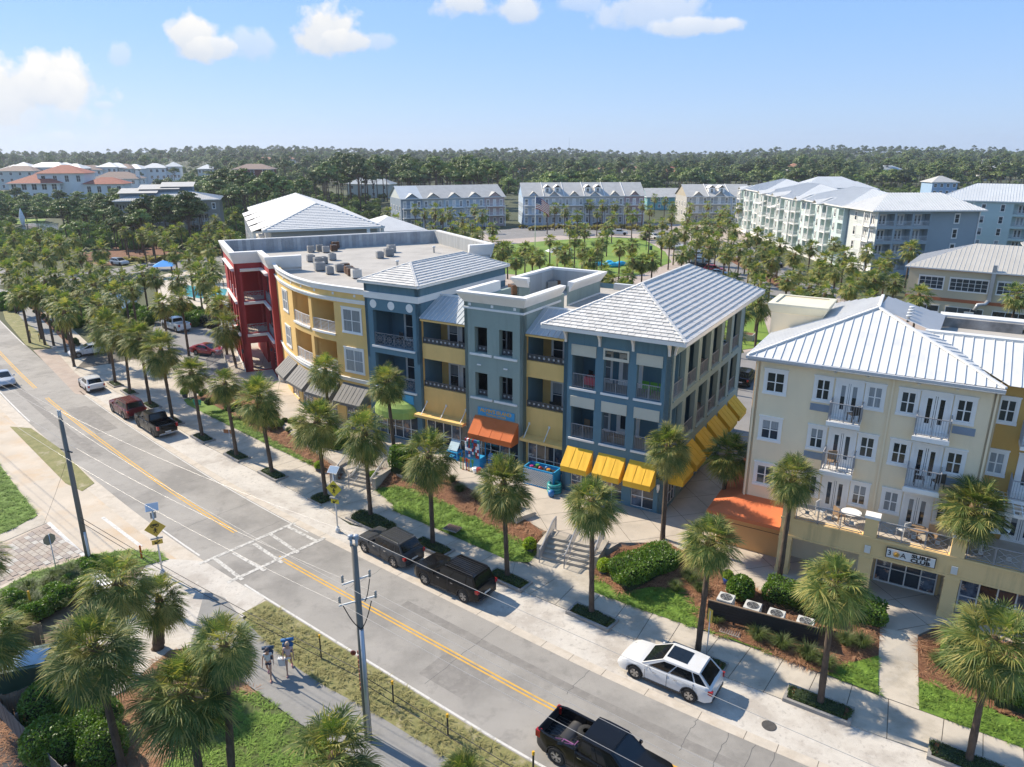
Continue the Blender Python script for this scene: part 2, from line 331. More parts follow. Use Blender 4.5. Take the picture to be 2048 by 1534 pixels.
# ================= vegetation builders =================
def palm_crown(seed, leaves=46, segs=24, Rr=1.0, wide=.05, droop=1.0, skirt=6, flowers=0):
 rnd = random.Random(seed); mb = MB(); V = Vector
 for i in range(leaves+skirt):
  dead = i >= leaves
  az = i*2.39996+rnd.uniform(-.25, .25)
  t = (i+.5)/leaves
  el = R(-78+rnd.uniform(-10, 8)) if dead else R(84-136*t**.8+rnd.uniform(-11, 11))
  d = V((cos(az)*cos(el), sin(az)*cos(el), sin(el)))
  side = V((-sin(az), cos(az), 0))
  pl = (.90-.25*t+rnd.uniform(-.25, .14))*(.55 if dead else 1)*Rr
  base = V((cos(az)*.1, sin(az)*.1, .12-.45*t if not dead else -.35-rnd.uniform(0,.3)))
  sag = .10*pl
  p1 = base+d*pl*.5+V((0,0,-sag*.3)); p2 = base+d*pl+V((0,0,-sag))
  mi = 2 if dead else (1 if rnd.random() < .12+.26*(t > .75) else 0)
  w = .02
  for a, b in ((base, p1), (p1, p2)):
   mb.quad(a-side*w, a+side*w, b+side*w*.8, b-side*w*.8, m=1 if not dead else 2)
  fwd = (p2-p1).normalized()
  fwd = (fwd+V((0,0,-.28*droop))).normalized()
  nrm = side.cross(fwd).normalized()
  if nrm.z < 0 and not dead: nrm = -nrm
  tw = rnd.uniform(-.35, .35)
  side2 = (side*cos(tw)+nrm*sin(tw)).normalized(); nrm2 = fwd.cross(side2).normalized()
  bl = (.86+rnd.uniform(-.1, .1))*Rr*(.8 if dead else 1)
  for k in range(segs):
   f = (k+.5)/segs*2-1
   ph = f*R(118)+rnd.uniform(-.03, .03)
   o = p2+fwd*(.20*bl*(1-abs(f)))
   dr = fwd*cos(ph)+side2*sin(ph)+nrm2*(.30*abs(sin(ph))*1.0)
   dr.normalize()
   ln = bl*(1-.28*abs(f)**2)*rnd.uniform(.88, 1.08)
   g = droop*(.22+.20*rnd.random())*ln*(1.0 if not dead else 1.6)
   wv = dr.cross(nrm2).normalized()*.92+nrm2*rnd.uniform(-.5, .5); wv.normalize(); wv *= wide*.5
   m1 = o+dr*ln*.5+V((0,0,-g*.22)); m2 = o+dr*ln*.95+V((0,0,-g))
   a0 = o-wv*.25; a1 = o+wv*.25
   n = len(mb.v)
   mb.v += [tuple(a0), tuple(a1), tuple(m1+wv), tuple(m1-wv), tuple(m2)]
   mb.f += [(n, n+1, n+2, n+3), (n+3, n+2, n+4)]
   mm = mi if rnd.random() > .1 else (1 if mi == 0 else mi)
   mb.m += [mm, 1 if (mm == 0 and rnd.random() < .38) else mm]; mb.sm += [False, False]
 for i in range(flowers):
  az = rnd.uniform(0, 6.28); p = V((0,0,.1))
  for k in range(60):
   s = rnd.random(); q = V((cos(az), sin(az), .6))*(.5+s*1.1)+V((rnd.gauss(0,.12), rnd.gauss(0,.12), rnd.gauss(0,.12)-s*s*.6))
   e = V((rnd.uniform(-1,1), rnd.uniform(-1,1), rnd.uniform(-1,1)))*.12
   mb.quad(q, q+e, q+e+V((0,0,.04)), q+V((0,0,.04)), m=1)
 # hub of leaf bases and fibre
 mb.lathe([(.13,-.75),(.2,-.45),(.24,-.1),(.16,.2),(.03,.35)], 9, m=2)
 for k in range(26):
  a = rnd.uniform(0, 6.28); z = rnd.uniform(-.8, -.1); o = V((cos(a)*.14, sin(a)*.14, z)); u = V((cos(a)*.16, sin(a)*.16, .22)); sd_ = V((-sin(a), cos(a), 0))*.04
  mb.quad(o-sd_, o+sd_, o+u+sd_*.6, o+u-sd_*.6, m=2)
 return mb.mesh('palm_crown', [palmg, palmy, palmd])
def palm_trunk(seed, r0=.19, r1=.135, n=10, rings=26):
 rnd = random.Random(seed); pts = []; rad = []
 for i in range(rings+1):
  t = i/rings; pts.append((.0, .0, t)); rad.append((r0*(1-t)+r1*t)*(1+.07*rnd.uniform(-1, 1))*(1.18 if i == 0 else 1))
 mb = MB(); mb.tube(pts, rad, n, 0, True, True); return mb.mesh('palm_trunk', bark)
CROWN_HI = [palm_crown(s, leaves=int(l*1.6), segs=28, droop=d, wide=.045, skirt=k, flowers=f) for s, l, d, k, f in ((1,46,1.,6,0),(2,50,.85,4,0),(3,42,1.25,9,0),(4,54,.9,5,1),(5,44,1.1,8,0),(6,48,1.,6,0))]
CROWN_MD = [palm_crown(20+s, leaves=38, segs=13, droop=d, wide=.12, skirt=5) for s, d in ((1,1.),(2,.85),(3,1.25),(4,1.),(5,1.1))]
CROWN_LO = [palm_crown(40+s, leaves=22, segs=8, droop=d, wide=.2, skirt=3) for s, d in ((1,1.),(2,1.2),(3,.9))]
TRUNKS = [palm_trunk(s) for s in (1,2,3,4)]
def palm(base, height, r=2.0, hi=2, label=None, group='sabal palms', lean=(0,0), cat='palm tree', name='sabal_palm', thick=1., seed=None):
 """height = ground to crown centre; r = crown radius"""
 rnd = random.Random(seed if seed is not None else int(abs(base[0]*91+base[1]*57)))
 e = empty(name, base, rnd.uniform(0, 6.28), label, cat, group)
 sc = (height-.35)
 t = place('trunk', rnd.choice(TRUNKS), e); t.scale = (thick*.88, thick*.88, sc); t.location = (0,0,-.1)
 L = Vector((lean[0], lean[1], 0)); L.rotate(Matrix.Rotation(-e.rotation_euler[2], 3, 'Z'))
 if L.length > .01:
  d = Vector((L.x, L.y, height)).normalized(); t.rotation_euler = d.to_track_quat('Z', 'Y').to_euler()
 crowns = (CROWN_LO, CROWN_MD, CROWN_HI)[hi]
 c = place('crown', rnd.choice(crowns), e); c.location = (L.x, L.y, height); k = r/1.82
 k *= rnd.uniform(.92,1.1); c.scale = (k, k, k*rnd.uniform(.86, 1.16)); c.rotation_euler = (rnd.uniform(-.2, .2), rnd.uniform(-.2, .2), rnd.uniform(0, 6.28))
 return e
def leafcloud(mb, pts, size, rnd, m=0, up=.3):
 """small folded leaf faces at points"""
 for p in pts:
  n = Vector((rnd.gauss(0,1), rnd.gauss(0,1), rnd.gauss(0,1)+up)).normalized()
  a = n.orthogonal().normalized(); a.rotate(Matrix.Rotation(rnd.uniform(0,6.28), 3, n)); b = n.cross(a)
  s = size*rnd.uniform(.6, 1.3)
  p = Vector(p); mb.quad(p-a*s, p-b*s*.5, p+a*s, p+b*s*.5, m=m)
def hedge_mesh(name, L, Wd, Ht, mt, dens=260, leaf=.07, seed=0, roundf=.25, core=(.02,.035,.01)):
 """clipped bush: dark core and a shell of leaf faces; L x W x H box, or ellipsoid for roundf=1"""
 rnd = random.Random(seed); mb = MB()
 def surf(u=None):
  th = rnd.uniform(0, 2*pi); z = rnd.uniform(-.35, 1); rr = sqrt(max(0, 1-z*z)); d = Vector((cos(th)*rr, sin(th)*rr, z))
  e = 2/(roundf*1.0+.0) if roundf > .5 else 8
  if roundf >= 1: k = 1
  else: k = 1/max(1e-6, (abs(d.x)**e+abs(d.y)**e+abs(d.z)**e)**(1/e))
  q = d*k
  return Vector((q.x*L/2, q.y*Wd/2, (q.z*.5+.5)*Ht if roundf < 1 else Ht*.42+q.z*Ht*.58))
 area = 2*(L*Ht+Wd*Ht)+L*Wd; n = int(area*dens)
 pts = []
 for i in range(n):
  p = surf(); lump = .05*sin(p.x*3.1+seed)+.05*sin(p.y*3.7+p.z*4)
  c = Vector((0,0,Ht*.5)); pts.append(c+(p-c)*(1+lump+rnd.gauss(0,.035)-.02))
 leafcloud(mb, pts, leaf, rnd, 0)
 # core
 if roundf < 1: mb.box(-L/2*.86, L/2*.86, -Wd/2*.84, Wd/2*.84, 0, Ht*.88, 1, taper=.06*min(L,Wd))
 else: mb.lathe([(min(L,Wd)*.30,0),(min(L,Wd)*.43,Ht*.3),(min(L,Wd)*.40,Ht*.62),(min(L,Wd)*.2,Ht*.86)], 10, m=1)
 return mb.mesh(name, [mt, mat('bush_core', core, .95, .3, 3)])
def tuft_mesh(name, n, h, spread, w, mt, seed=0, curve=.5):
 rnd = random.Random(seed); mb = MB()
 for i in range(n):
  a = rnd.uniform(0, 6.28); r = spread*sqrt(rnd.random())*.25; hh = h*rnd.uniform(.6, 1.1); o = Vector((cos(a)*r, sin(a)*r, 0)); out = Vector((cos(a), sin(a), 0))*spread*rnd.uniform(.3, 1.)
  s = Vector((-sin(a), cos(a), 0))*w*.5
  m1 = o+out*.35+Vector((0,0,hh*.65)); m2 = o+out*(.9)+Vector((0,0,hh*(1-curve*rnd.random())))
  k = len(mb.v); mb.v += [tuple(o-s), tuple(o+s), tuple(m1+s), tuple(m1-s), tuple(m2)]; mb.f += [(k,k+1,k+2,k+3),(k+3,k+2,k+4)]; mb.m += [0,0]; mb.sm += [False]*2
 return mb.mesh(name, mt)
TUFTS = [tuft_mesh('foliage', 420, .85, .75, .018, grassm, s) for s in (1,2)]
GOLD = [tuft_mesh('foliage', 160, 1.0, .8, .08, goldgr, s) for s in (3,4)]
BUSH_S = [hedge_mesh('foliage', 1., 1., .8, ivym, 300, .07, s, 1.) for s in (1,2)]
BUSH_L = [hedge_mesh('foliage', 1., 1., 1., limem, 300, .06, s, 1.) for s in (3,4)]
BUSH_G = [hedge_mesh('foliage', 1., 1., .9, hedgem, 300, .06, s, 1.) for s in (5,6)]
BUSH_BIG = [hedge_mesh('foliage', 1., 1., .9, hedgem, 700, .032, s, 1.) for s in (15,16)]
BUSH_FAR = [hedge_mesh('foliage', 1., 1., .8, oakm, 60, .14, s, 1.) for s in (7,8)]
def tree_mesh(seed, h, crown_r, crown_h, clumps, per, leaf, mt, core=True, flat=1., trunk_r=.2):
 """limbed tree with leaf clumps; returns (trunk mesh, crown mesh)"""
 rnd = random.Random(seed); tb = MB(); cb = MB()
 zc = h-crown_h*.5
 bend = Vector((rnd.uniform(-.4, .4), rnd.uniform(-.4, .4), 0))*h*.06
 tb.tube([(0,0,-.2), (bend.x*.4, bend.y*.4, h*.45), (bend.x, bend.y, h*.8)], [trunk_r, trunk_r*.75, trunk_r*.35], 6)
 cents = []
 for i in range(clumps):
  a = i*2.4+rnd.uniform(-.5, .5); q = sqrt((i+.5)/clumps); z = zc+crown_h*.5*(1-q*q*1.3)*rnd.uniform(.3, 1.)-crown_h*.12*rnd.random()
  if rnd.random() < .25: z -= crown_h*.35*rnd.random()
  c = Vector((bend.x+cos(a)*crown_r*q*.85, bend.y+sin(a)*crown_r*q*.85, z)); cr = crown_r*rnd.uniform(.24, .42); cents.append((c, cr))
  tb.bar((bend.x*.8, bend.y*.8, h*.5+rnd.random()*h*.2), c, trunk_r*.16)
  for k in range(per):
   v = Vector((rnd.gauss(0,1), rnd.gauss(0,1), rnd.gauss(0,1))).normalized(); v.z = abs(v.z)*.9-.15
   rr = cr*rnd.uniform(.7, 1.08); p = c+Vector((v.x*rr, v.y*rr, v.z*rr*.62*flat))
   nn_ = (v+Vector((rnd.gauss(0,.5), rnd.gauss(0,.5), rnd.gauss(0,.5)+.3))).normalized(); a_ = nn_.orthogonal().normalized(); a_.rotate(Matrix.Rotation(rnd.uniform(0,6.28), 3, nn_)); b_ = nn_.cross(a_)
   s = leaf*rnd.uniform(.6, 1.4); cb.quad(p-a_*s, p-b_*s*.7, p+a_*s, p+b_*s*.7)
  if core:
   s = cr*.55; cb.box(c.x-s, c.x+s, c.y-s, c.y+s, c.z-s*.35, c.z+s*.35, 0, taper=s*.3)
 return tb.mesh('trunk', pinebark), cb.mesh('crown', mt)
PINES = [tree_mesh(100+i, hh, cr, ch, 20, 46, .30, pinem, flat=.85) for i, (hh, cr, ch) in enumerate(((15,3.6,5),(13,3.2,4.5),(16.5,3.8,6),(12,4,4),(14,3,6.5)))]
OAKS = [tree_mesh(200+i, hh, cr, ch, 24, 48, .34, m_, flat=1.1) for i, (hh, cr, ch, m_) in enumerate(((8,3.8,6,oakm),(9.5,4.4,7,oakm),(7,3.4,5.5,oakm),(10.5,4.6,7.5,pinem)))]
def tree(base, kind='pine', sc=1., label=None, group=None, seed=0):
 rnd = random.Random(seed*7+3); L = PINES if kind == 'pine' else OAKS; t, c = rnd.choice(L)
 e = empty('pine_tree' if kind == 'pine' else 'oak_tree', base, rnd.uniform(0, 6.28), label, 'pine tree' if kind == 'pine' else 'tree', group, (sc*rnd.uniform(.9,1.12),)*2+(sc,))
 place('trunk', t, e); place('crown', c, e); return e
# ================= ground =================
S = 'structure'
def sheet(name, pts, z, m, kind=S, zs=None, thick=0.0, label=None, cat=None):
 """flat area outlined by world xy points"""
 mb = MB(); poly = [(p[0], p[1]) for p in pts]
 z1 = zs if zs else [z]*len(poly); z0 = [a-max(thick, .003) for a in z1]
 if thick > 0: mb.prism(poly, z0, z1)
 else:
  mb.v = [(p[0], p[1], z1[i]) for i, p in enumerate(poly)]
  for t in geometry.tessellate_polygon([[Vector((a[0], a[1], 0)) for a in poly]]):
   a, b, c = t; A, B, D = (Vector(poly[i]) for i in t)
   if (B-A).cross(D-A) < 0: b, c = c, b
   mb.f.append((a,b,c)); mb.m.append(0); mb.sm.append(False)
 return mb.build(name, m, kind=kind, label=label, cat=cat)
def px(pts, z=0): return [at(p[0], p[1], p[2] if len(p) > 2 else z) for p in pts]
def area(name, pts, z, m, thick=0., up=0.):
 """area outlined by photo points; a third number is that point's own height"""
 w = px(pts, z); zs = [p[2]+up for p in w]; o = sheet(name, w, z, m, zs=zs, thick=thick)
 k = {'lawn_grass':0,'verge_grass':1,'shaded_lawn':0,'pine_mulch':2,'straw_ground':2}.get(m.name)
 if k is not None:
  for t in geometry.tessellate_polygon([[Vector((p.x, p.y, 0)) for p in w]]): TRIS.append((k, [Vector((w[i].x, w[i].y, zs[i])) for i in t]))
 return o
TRIS = []
def resample(pl, step):
 out = [pl[0]]; acc = 0
 for a, b in zip(pl, pl[1:]):
  L = (b-a).length; n = max(1, int(L/step))
  for i in range(1, n+1): out.append(a.lerp(b, i/n))
 return out
def smooth(pl, it=3):
 for _ in range(it):
  q = [pl[0]]
  for a, b in zip(pl, pl[1:]): q += [a.lerp(b, .25), a.lerp(b, .75)]
  q.append(pl[-1]); pl = q
 return pl
def offset(pl, d):
 out = []
 for i, p in enumerate(pl):
  t = pl[min(i+1, len(pl)-1)]-pl[max(i-1, 0)]; n = Vector((-t.y, t.x, 0)).normalized(); out.append(p+n*d)
 return out
def ribbon(name, A, B, z, m, kind=S, thick=0, parent=None):
 mb = MB(); n = min(len(A), len(B))
 for i in range(n-1):
  a, b, c, d = A[i], A[i+1], B[i+1], B[i]
  p = [Vector((q.x, q.y, z)) for q in (a, b, c, d)]
  nrm = (p[1]-p[0]).cross(p[3]-p[0])
  if nrm.z < 0: p = [p[3], p[2], p[1], p[0]]
  mb.quad(*p)
 if thick:
  for P_ in (A, B):
   for i in range(n-1):
    a, b = P_[i], P_[i+1]; mb.quad((a.x,a.y,z-thick),(b.x,b.y,z-thick),(b.x,b.y,z),(a.x,a.y,z))
 return mb.build(name, m, kind=kind, parent=parent)
# rough ground reaching the horizon, with low wooded rises far off
gm = mat('forest_floor', (.075,.085,.035), .95, .25, .02, col2=(.045,.055,.02))
mb = MB(); NX = 70
def hill(x, y):
 d = sqrt(x*x+y*y)
 if d < 520: return -.05
 t = min(1, (d-520)/1500.); t = t*t*(3-2*t)
 a = atan2(y, x)
 return -.05+t*(13+6*sin(a*7+1.)+4*sin(a*17+.6)+3*sin(d*.004+a*5))
xs = [-7000+14000*i/NX for i in range(NX+1)]; rr = [0,60,140,250,400,520,650,800,1000,1250,1500,1800,2200,2800,3600,5000,9000]
n0 = 0; NA = 144
for r_ in rr:
 for k in range(NA):
  a = 2*pi*k/NA; x, y = cos(a)*r_, sin(a)*r_; mb.v.append((x, y, hill(x, y) if r_ < 9000 else 0))
for i in range(len(rr)-1):
 for k in range(NA):
  a = i*NA+k; b = i*NA+(k+1) % NA
  mb.f.append((a, a+NA, b+NA, b)); mb.m.append(0); mb.sm.append(True)
mb.build('ground', gm, kind=S)
# road centre data
NE = px([(0,640),(52,692),(160,785),(380,930),(520,1012),(640,1075),(877,1193),(1060,1283),(1200,1352),(1500,1485),(1620,1534)])
d_ = (NE[0]-NE[1]).normalized(); e_ = (NE[-1]-NE[-3]).normalized()
NE = [NE[0]+d_*140+Vector((-20,8,0)), NE[0]+d_*60]+NE+[NE[-1]+e_*18, NE[-1]+e_*60]
NE = resample(smooth(NE, 3), 1.0)
SW = px([(0,793),(62,851),(189,964),(271,1020),(408,1121),(478,1168),(560,1218),(800,1367),(1060,1534)])
def side_of(pl, w0, w1, w2):
 return pl
# carriageway: SW edge is the NE edge set off by the measured width
def width_at(p):
 return min((p-q).length for q in SWs)
SWs = resample(smooth([SW[0]+(SW[0]-SW[1]).normalized()*60]+SW+[SW[-1]+(SW[-1]-SW[-2]).normalized()*40], 2), .5)
ws = [width_at(p) for p in NE]
# constant mean width keeps the lanes parallel
inner = [w for p, w in zip(NE, ws) if -30 < p.x < 6]
WID = sum(inner)/len(inner)
SWo = offset(NE, -WID)
if (SWo[len(SWo)//2]-SW[4]).length > (offset(NE, WID)[len(SWo)//2]-SW[4]).length: SWo = offset(NE, WID); SGN = 1
else: SGN = -1
ribbon('road', NE, SWo, .012, asphalt)
def along(px_, pl):
 q = at(*px_); return min(range(len(pl)), key=lambda i: (pl[i]-q).length)
def strip(name, off, w, m, i0, i1, z=.016):
 A = offset(NE, SGN*(off-w/2))[i0:i1]; B = offset(NE, SGN*(off+w/2))[i0:i1]; return ribbon(name, A, B, z, m)
i_a = along((52,692), NE); i_b = along((160,785), NE); i_c = along((640,1078), NE); N_ = len(NE)
mid = WID/2
ye = [along(q, offset(NE, SGN*mid)) for q in ((78,781),(90,796),(495,1078),(565,1120))]
for sgn in (-.11, .11):
 strip('road_marking', mid+sgn, .10, liney, 0, ye[0]); strip('road_marking', mid+sgn, .10, liney, ye[1], ye[2]); strip('road_marking', mid+sgn, .10, liney, ye[3], N_-1)
strip('road_marking', .12, .10, linew, 0, i_a);
strip('road_marking', .10, .08, linew, i_b, i_c)
sv = along((545,1208), SWo)
si = [along(q, SWo) for q in ((62,851),(300,1043),(478,1168))]
ribbon('road_shoulder', SWo[:sv+3], offset(NE, SGN*(WID+1.0))[:sv+3], .0095, gutterm); ribbon('road_shoulder', SWo[sv:], offset(NE, SGN*(WID+1.6))[sv:], .0445, verge)
strip('road_marking', WID-.15, .12, linew, 0, si[0]); strip('road_marking', WID-.15, .12, linew, si[1], si[1]+7); strip('road_marking', WID-.15, .12, linew, si[2], N_-1)
pat = mat('asphalt_patch', (.215,.20,.18), .9, .12, 1.5); overlay(pat, (.30,.28,.25), 2, .5, .68, fac=.7, det=9)
for o_, w_, a_, b_ in ((2.0,1.9,i_c-34,i_c-25),(WID-1.9,.7,i_c-60,i_c-20),(1.7,.55,i_c+8,i_c+40),(WID-2.2,2.2,i_c+13,i_c+18)): strip('road_patch', o_, w_, pat, a_, b_, .0135)
for q_ in ((1538,1452),):
 t = MB(); t.lathe([(.33,.012),(.33,.024),(.3,.026)], 18); t.build('manhole_cover', mat('cast_iron', (.07,.065,.06), .7, .2, 6), loc=at(*q_), kind=S)
# saw-cut joints and cracks across the carriageway
crk = mat('crack_fill', (.10,.098,.095), .9, .2, 4)
mbk = MB(); rc = random.Random(5)
for i in range(i_c-60, N_-30, 1):
 if rc.random() < .10 or i % 9 == 0:
  a = NE[i]; b = SWo[i]; k = rc.uniform(.3,1.); pts = []
  for t in range(13):
   q = a.lerp(b, t/12*k); q = q+Vector((rc.uniform(-.06,.06), rc.uniform(-.06,.06), 0)); pts.append(q)
  for p, q in zip(pts, pts[1:]):
   n = (q-p).normalized().cross(Vector((0,0,1)))*.012; mbk.quad((p.x-n.x,p.y-n.y,.0145),(q.x-n.x,q.y-n.y,.0145),(q.x+n.x,q.y+n.y,.0145),(p.x+n.x,p.y+n.y,.0145))
mbk.build('road_cracks', crk, kind='stuff')
# tyre polish on the lanes
# crosswalk lines
def line_px(name, a, b, w, z, m):
 A = at(*a); B = at(*b); n = (B-A).normalized().cross(Vector((0,0,1)))*w/2
 mb = MB(); mb.quad(*(Vector((p.x, p.y, z)) for p in (A-n, B-n, B+n, A+n)))
 if (mb.v[1][0]-mb.v[0][0])*(mb.v[3][1]-mb.v[0][1])-(mb.v[1][1]-mb.v[0][1])*(mb.v[3][0]-mb.v[0][0]) < 0: mb.f = [tuple(reversed(f)) for f in mb.f]
 return mb.build(name, m, kind=S)
line_px('road_marking', (398,1129), (590,1046), .28, .026, linef); line_px('road_marking', (455,1166), (650,1076), .28, .026, linef)
for a, b in (((430,1118),(485,1160)), ((467,1106),(530,1142)), ((508,1088),(565,1126)), ((540,1068),(597,1106)), ((572,1052),(632,1082))):
 line_px('road_marking', a, b, .25, .0265, linef)
# ---- north-east side: concrete gutter, parking apron, sidewalk -----------------
g0 = along((160,785), NE)
o1 = offset(NE, -SGN*.0); o2 = offset(NE, -SGN*.55)
mbg = ribbon('gutter', NE[g0:], o2[g0:], .014, gutterm)
jt = mat('joint_gap', (.12,.105,.085), .95, .2, 3)
mbj = MB()
for i in range(g0, N_-10, 3):
 a = NE[i]; b = o2[i]; t = (b-a).normalized().cross(Vector((0,0,1)))*.012; mbj.quad((a.x-t.x,a.y-t.y,.018),(b.x-t.x,b.y-t.y,.018),(b.x+t.x,b.y+t.y,.018),(a.x+t.x,a.y+t.y,.018))
mbj.build('gutter_joints', jt, kind='stuff')
ap_out = px([(150,740),(215,775),(262,800),(345,850),(405,888),(475,925),(548,962),(640,1010),(700,1050),(770,1065),(870,1105),(1020,1172),(1190,1245),(1300,1295),(1400,1335),(1640,1430),(1820,1495),(1940,1534)])
e2 = (ap_out[-1]-ap_out[-3]).normalized(); ap_out += [ap_out[-1]+e2*20]
ap = [p for p in o2[g0-2:]]
ap_i = [p for p in ap if p.x < ap_out[-1].x+3]
sheet('parking_apron', ap_i[::3]+[ap_i[-1]]+list(reversed(ap_out)), .009, apron)
# cement pavement made of slabs, each a piece under the pavement
side_in = ap_out
side_out = px([(200,690),(255,705),(300,735),(375,803),(520,880),(655,948),(745,975),(790,1022),(860,1051),(1021,1122),(1060,1124),(1187,1183),(1400,1258),(1757,1390),(1838,1420),(2048,1497)])
side_out += [side_out[-1]+(side_out[-1]-side_out[-2]).normalized()*22]
SI = resample(smooth(side_in, 1), .5); SO = resample(smooth(side_out, 1), .5)
sheet('sidewalk_bed', [p for p in SI[::3]]+list(reversed(SO[::3])), .045, jt)
side = tag(empty('sidewalk'), kind=S)
def nearest(pl, p): return min(pl, key=lambda q: (q-p).length)
k = 0; stp = 4
prev = None; rs = random.Random(2)
for i in range(0, len(SI), 3):
 a = SI[i]; b = nearest(SO, a)
 if prev is not None and (prev[0]-a).length > .8 and (b-a).length > .6:
  A, B = prev;
  def sh(p, q, e=.018):
   return p+(q-p).normalized()*e
  q = [sh(A,a), sh(a,A), sh(b,B) if (b-B).length > .05 else b, sh(B,b) if (b-B).length > .05 else B]
  mb = MB(); mb.prism([(p.x, p.y) for p in q], 0, .06+rs.uniform(-.002,.002)); mb.build('slab', concrete, side)
  prev = (a, b)
 elif prev is None: prev = (a, b)
# plaza in front of the shops (raised .85 m)
PZ = .87
plz = [FA.w(20,100,PZ), FA.w(6,100,PZ), FA.w(6,84,PZ), FA.w(9,77,PZ), FM.w(-36,-1.5,PZ), at(640,905,PZ), at(700,945,PZ), at(735,925,PZ), at(800,950,PZ), at(900,960,PZ), at(990,1010,PZ), at(1050,1040,PZ), at(1090,1062,PZ), at(1217,1098,PZ), at(1240,1085,PZ), at(1330,1085,PZ), at(1420,1130,PZ), at(1530,1190,PZ), at(1560,1160,PZ), at(1700,1220,PZ), at(1760,1255,PZ), at(1835,1270,PZ), at(1890,1245,PZ), at(2048,1290,PZ), FM.w(30,-4,PZ), FM.w(30,30,PZ), FM.w(-10,30,PZ)]
def clipslabs(name, poly, fr, su, sv, z, m, parent, gap=.015, skew=0):
 """paving grid clipped to a polygon by cell centre and bisected edges"""
 bm0 = bmesh.new(); vs = [bm0.verts.new((p[0], p[1], 0)) for p in poly]; bm0.faces.new(vs)
 return
sheet('plaza', plz, PZ, plazac, thick=.9)
mbj = MB()
def inpoly(x, y, P):
 c = False; j = len(P)-1
 for i in range(len(P)):
  if (P[i][1] > y) != (P[j][1] > y) and x < (P[j][0]-P[i][0])*(y-P[i][1])/(P[j][1]-P[i][1])+P[i][0]: c = not c
  j = i
 return c
def joints(P, fr, step, z, w, ang=0, rng=60, mm=None):
 a = fr.a+R(ang); u = Vector((cos(a), sin(a), 0)); v = Vector((-sin(a), cos(a), 0)); mbj = MB()
 cx_ = sum(p[0] for p in P)/len(P); cy_ = sum(p[1] for p in P)/len(P); O = Vector((cx_, cy_, 0))
 for d1, d2 in ((u, v), (v, u)):
  n = int(rng/step)
  for i in range(-n, n+1):
   run = None
   for k in range(int(-rng/.25), int(rng/.25)+1):
    q = O+d2*(i*step)+d1*(k*.25); ins = inpoly(q.x, q.y, P)
    if ins and run is None: run = q
    if (not ins or k == int(rng/.25)) and run is not None:
     t = d2*w/2; mbj.quad(*(Vector((p.x, p.y, z)) for p in (run-t, q-t, q+t, run+t))); run = None
 for i, f in enumerate(mbj.f):
  a_, b_, c_ = (Vector(mbj.v[f[j]]) for j in (0,1,3))
  if (b_-a_).cross(c_-a_).z < 0: mbj.f[i] = tuple(reversed(f))
 return mbj.build('paving_joints', mm or jt, kind='stuff')
joints([(p.x, p.y) for p in plz], FM, 2.4, PZ+.004, .03, 45, 60)
# sloping beds between pavement and plaza
z0 = .06
area('lawn', [(367,800),(380,795),(420,805),(500,850),(545,880),(590,905),(640,935,.3),(655,946),(520,882),(375,810)], z0, lawn, up=.04)
area('mulch_bed', [(380,795,.1),(440,780,.85),(500,790,.86),(560,830,.86),(640,880,.86),(695,925,.80),(680,960,.3),(655,946,.1),(590,905,.1),(500,850,.1),(420,806,.1)], z0, mulch, up=.02)
area('lawn', [(746,976),(790,973,.4),(830,978,.45),(900,1010,.5),(960,1040,.5),(1020,1070,.5),(1060,1090,.5),(1075,1105,.1),(1058,1125),(1021,1123),(860,1052),(790,1023),(785,1008)], z0, lawn, up=.02)
area('mulch_bed', [(742,976,.1),(735,935,.8),(800,940,.9),(900,955,.9),(985,1005,.9),(1060,1045,.9),(1085,1066,.85),(1062,1092,.5),(1020,1070,.5),(960,1040,.5),(900,1010,.5),(830,978,.45),(790,973,.4)], z0, mulch, up=.03)
area('lawn', [(1187,1150),(1240,1185,.3),(1300,1175,.5),(1365,1175,.5),(1385,1200,.4),(1397,1230,.2),(1400,1259),(1290,1222),(1187,1184)], z0, lawn, up=.02)
area('mulch_bed', [(1187,1150,.1),(1195,1125,.4),(1245,1095,.9),(1330,1085,.93),(1420,1128,.93),(1530,1192,.93),(1560,1160,.93),(1640,1190,.93),(1760,1250,.9),(1757,1313,.35),(1640,1345,.15),(1440,1268,.1),(1400,1259,.1),(1397,1230,.2),(1385,1200,.4),(1365,1175,.5),(1300,1175,.5),(1240,1185,.3)], z0, mulch, up=.05)
area('sidewalk_piece', [(1055,1124),(1062,1100,.1),(1082,1112),(1190,1140),(1190,1184),(1120,1165)], .062, concrete)
area('sidewalk_piece', [(640,940),(668,955),(750,975),(790,1005),(792,1028),(745,985),(655,952)], .064, concrete)
area('lawn', [(1440,1268),(1560,1305),(1640,1340,.1),(1700,1328,.25),(1757,1313,.35),(1756,1391),(1600,1330),(1400,1259)], z0, lawn, up=.075)
area('garden_path', [(1757,1391,.07),(1757,1313,.35),(1760,1255,.88),(1835,1272,.88),(1836,1330,.3),(1838,1420,.07)], z0, concrete, up=.03)
area('mulch_bed', [(1837,1355,.25),(1836,1275,.88),(1885,1255,.88),(2048,1300,.88),(2048,1440,.3),(1960,1410,.25),(1890,1375,.22)], z0, mulch, up=.03)
area('lawn', [(1838,1420),(1838,1356,.25),(1890,1376,.22),(1960,1412,.25),(2048,1447,.3),(2160,1490,.3),(2160,1540),(2048,1497)], z0, lawn, up=.03)
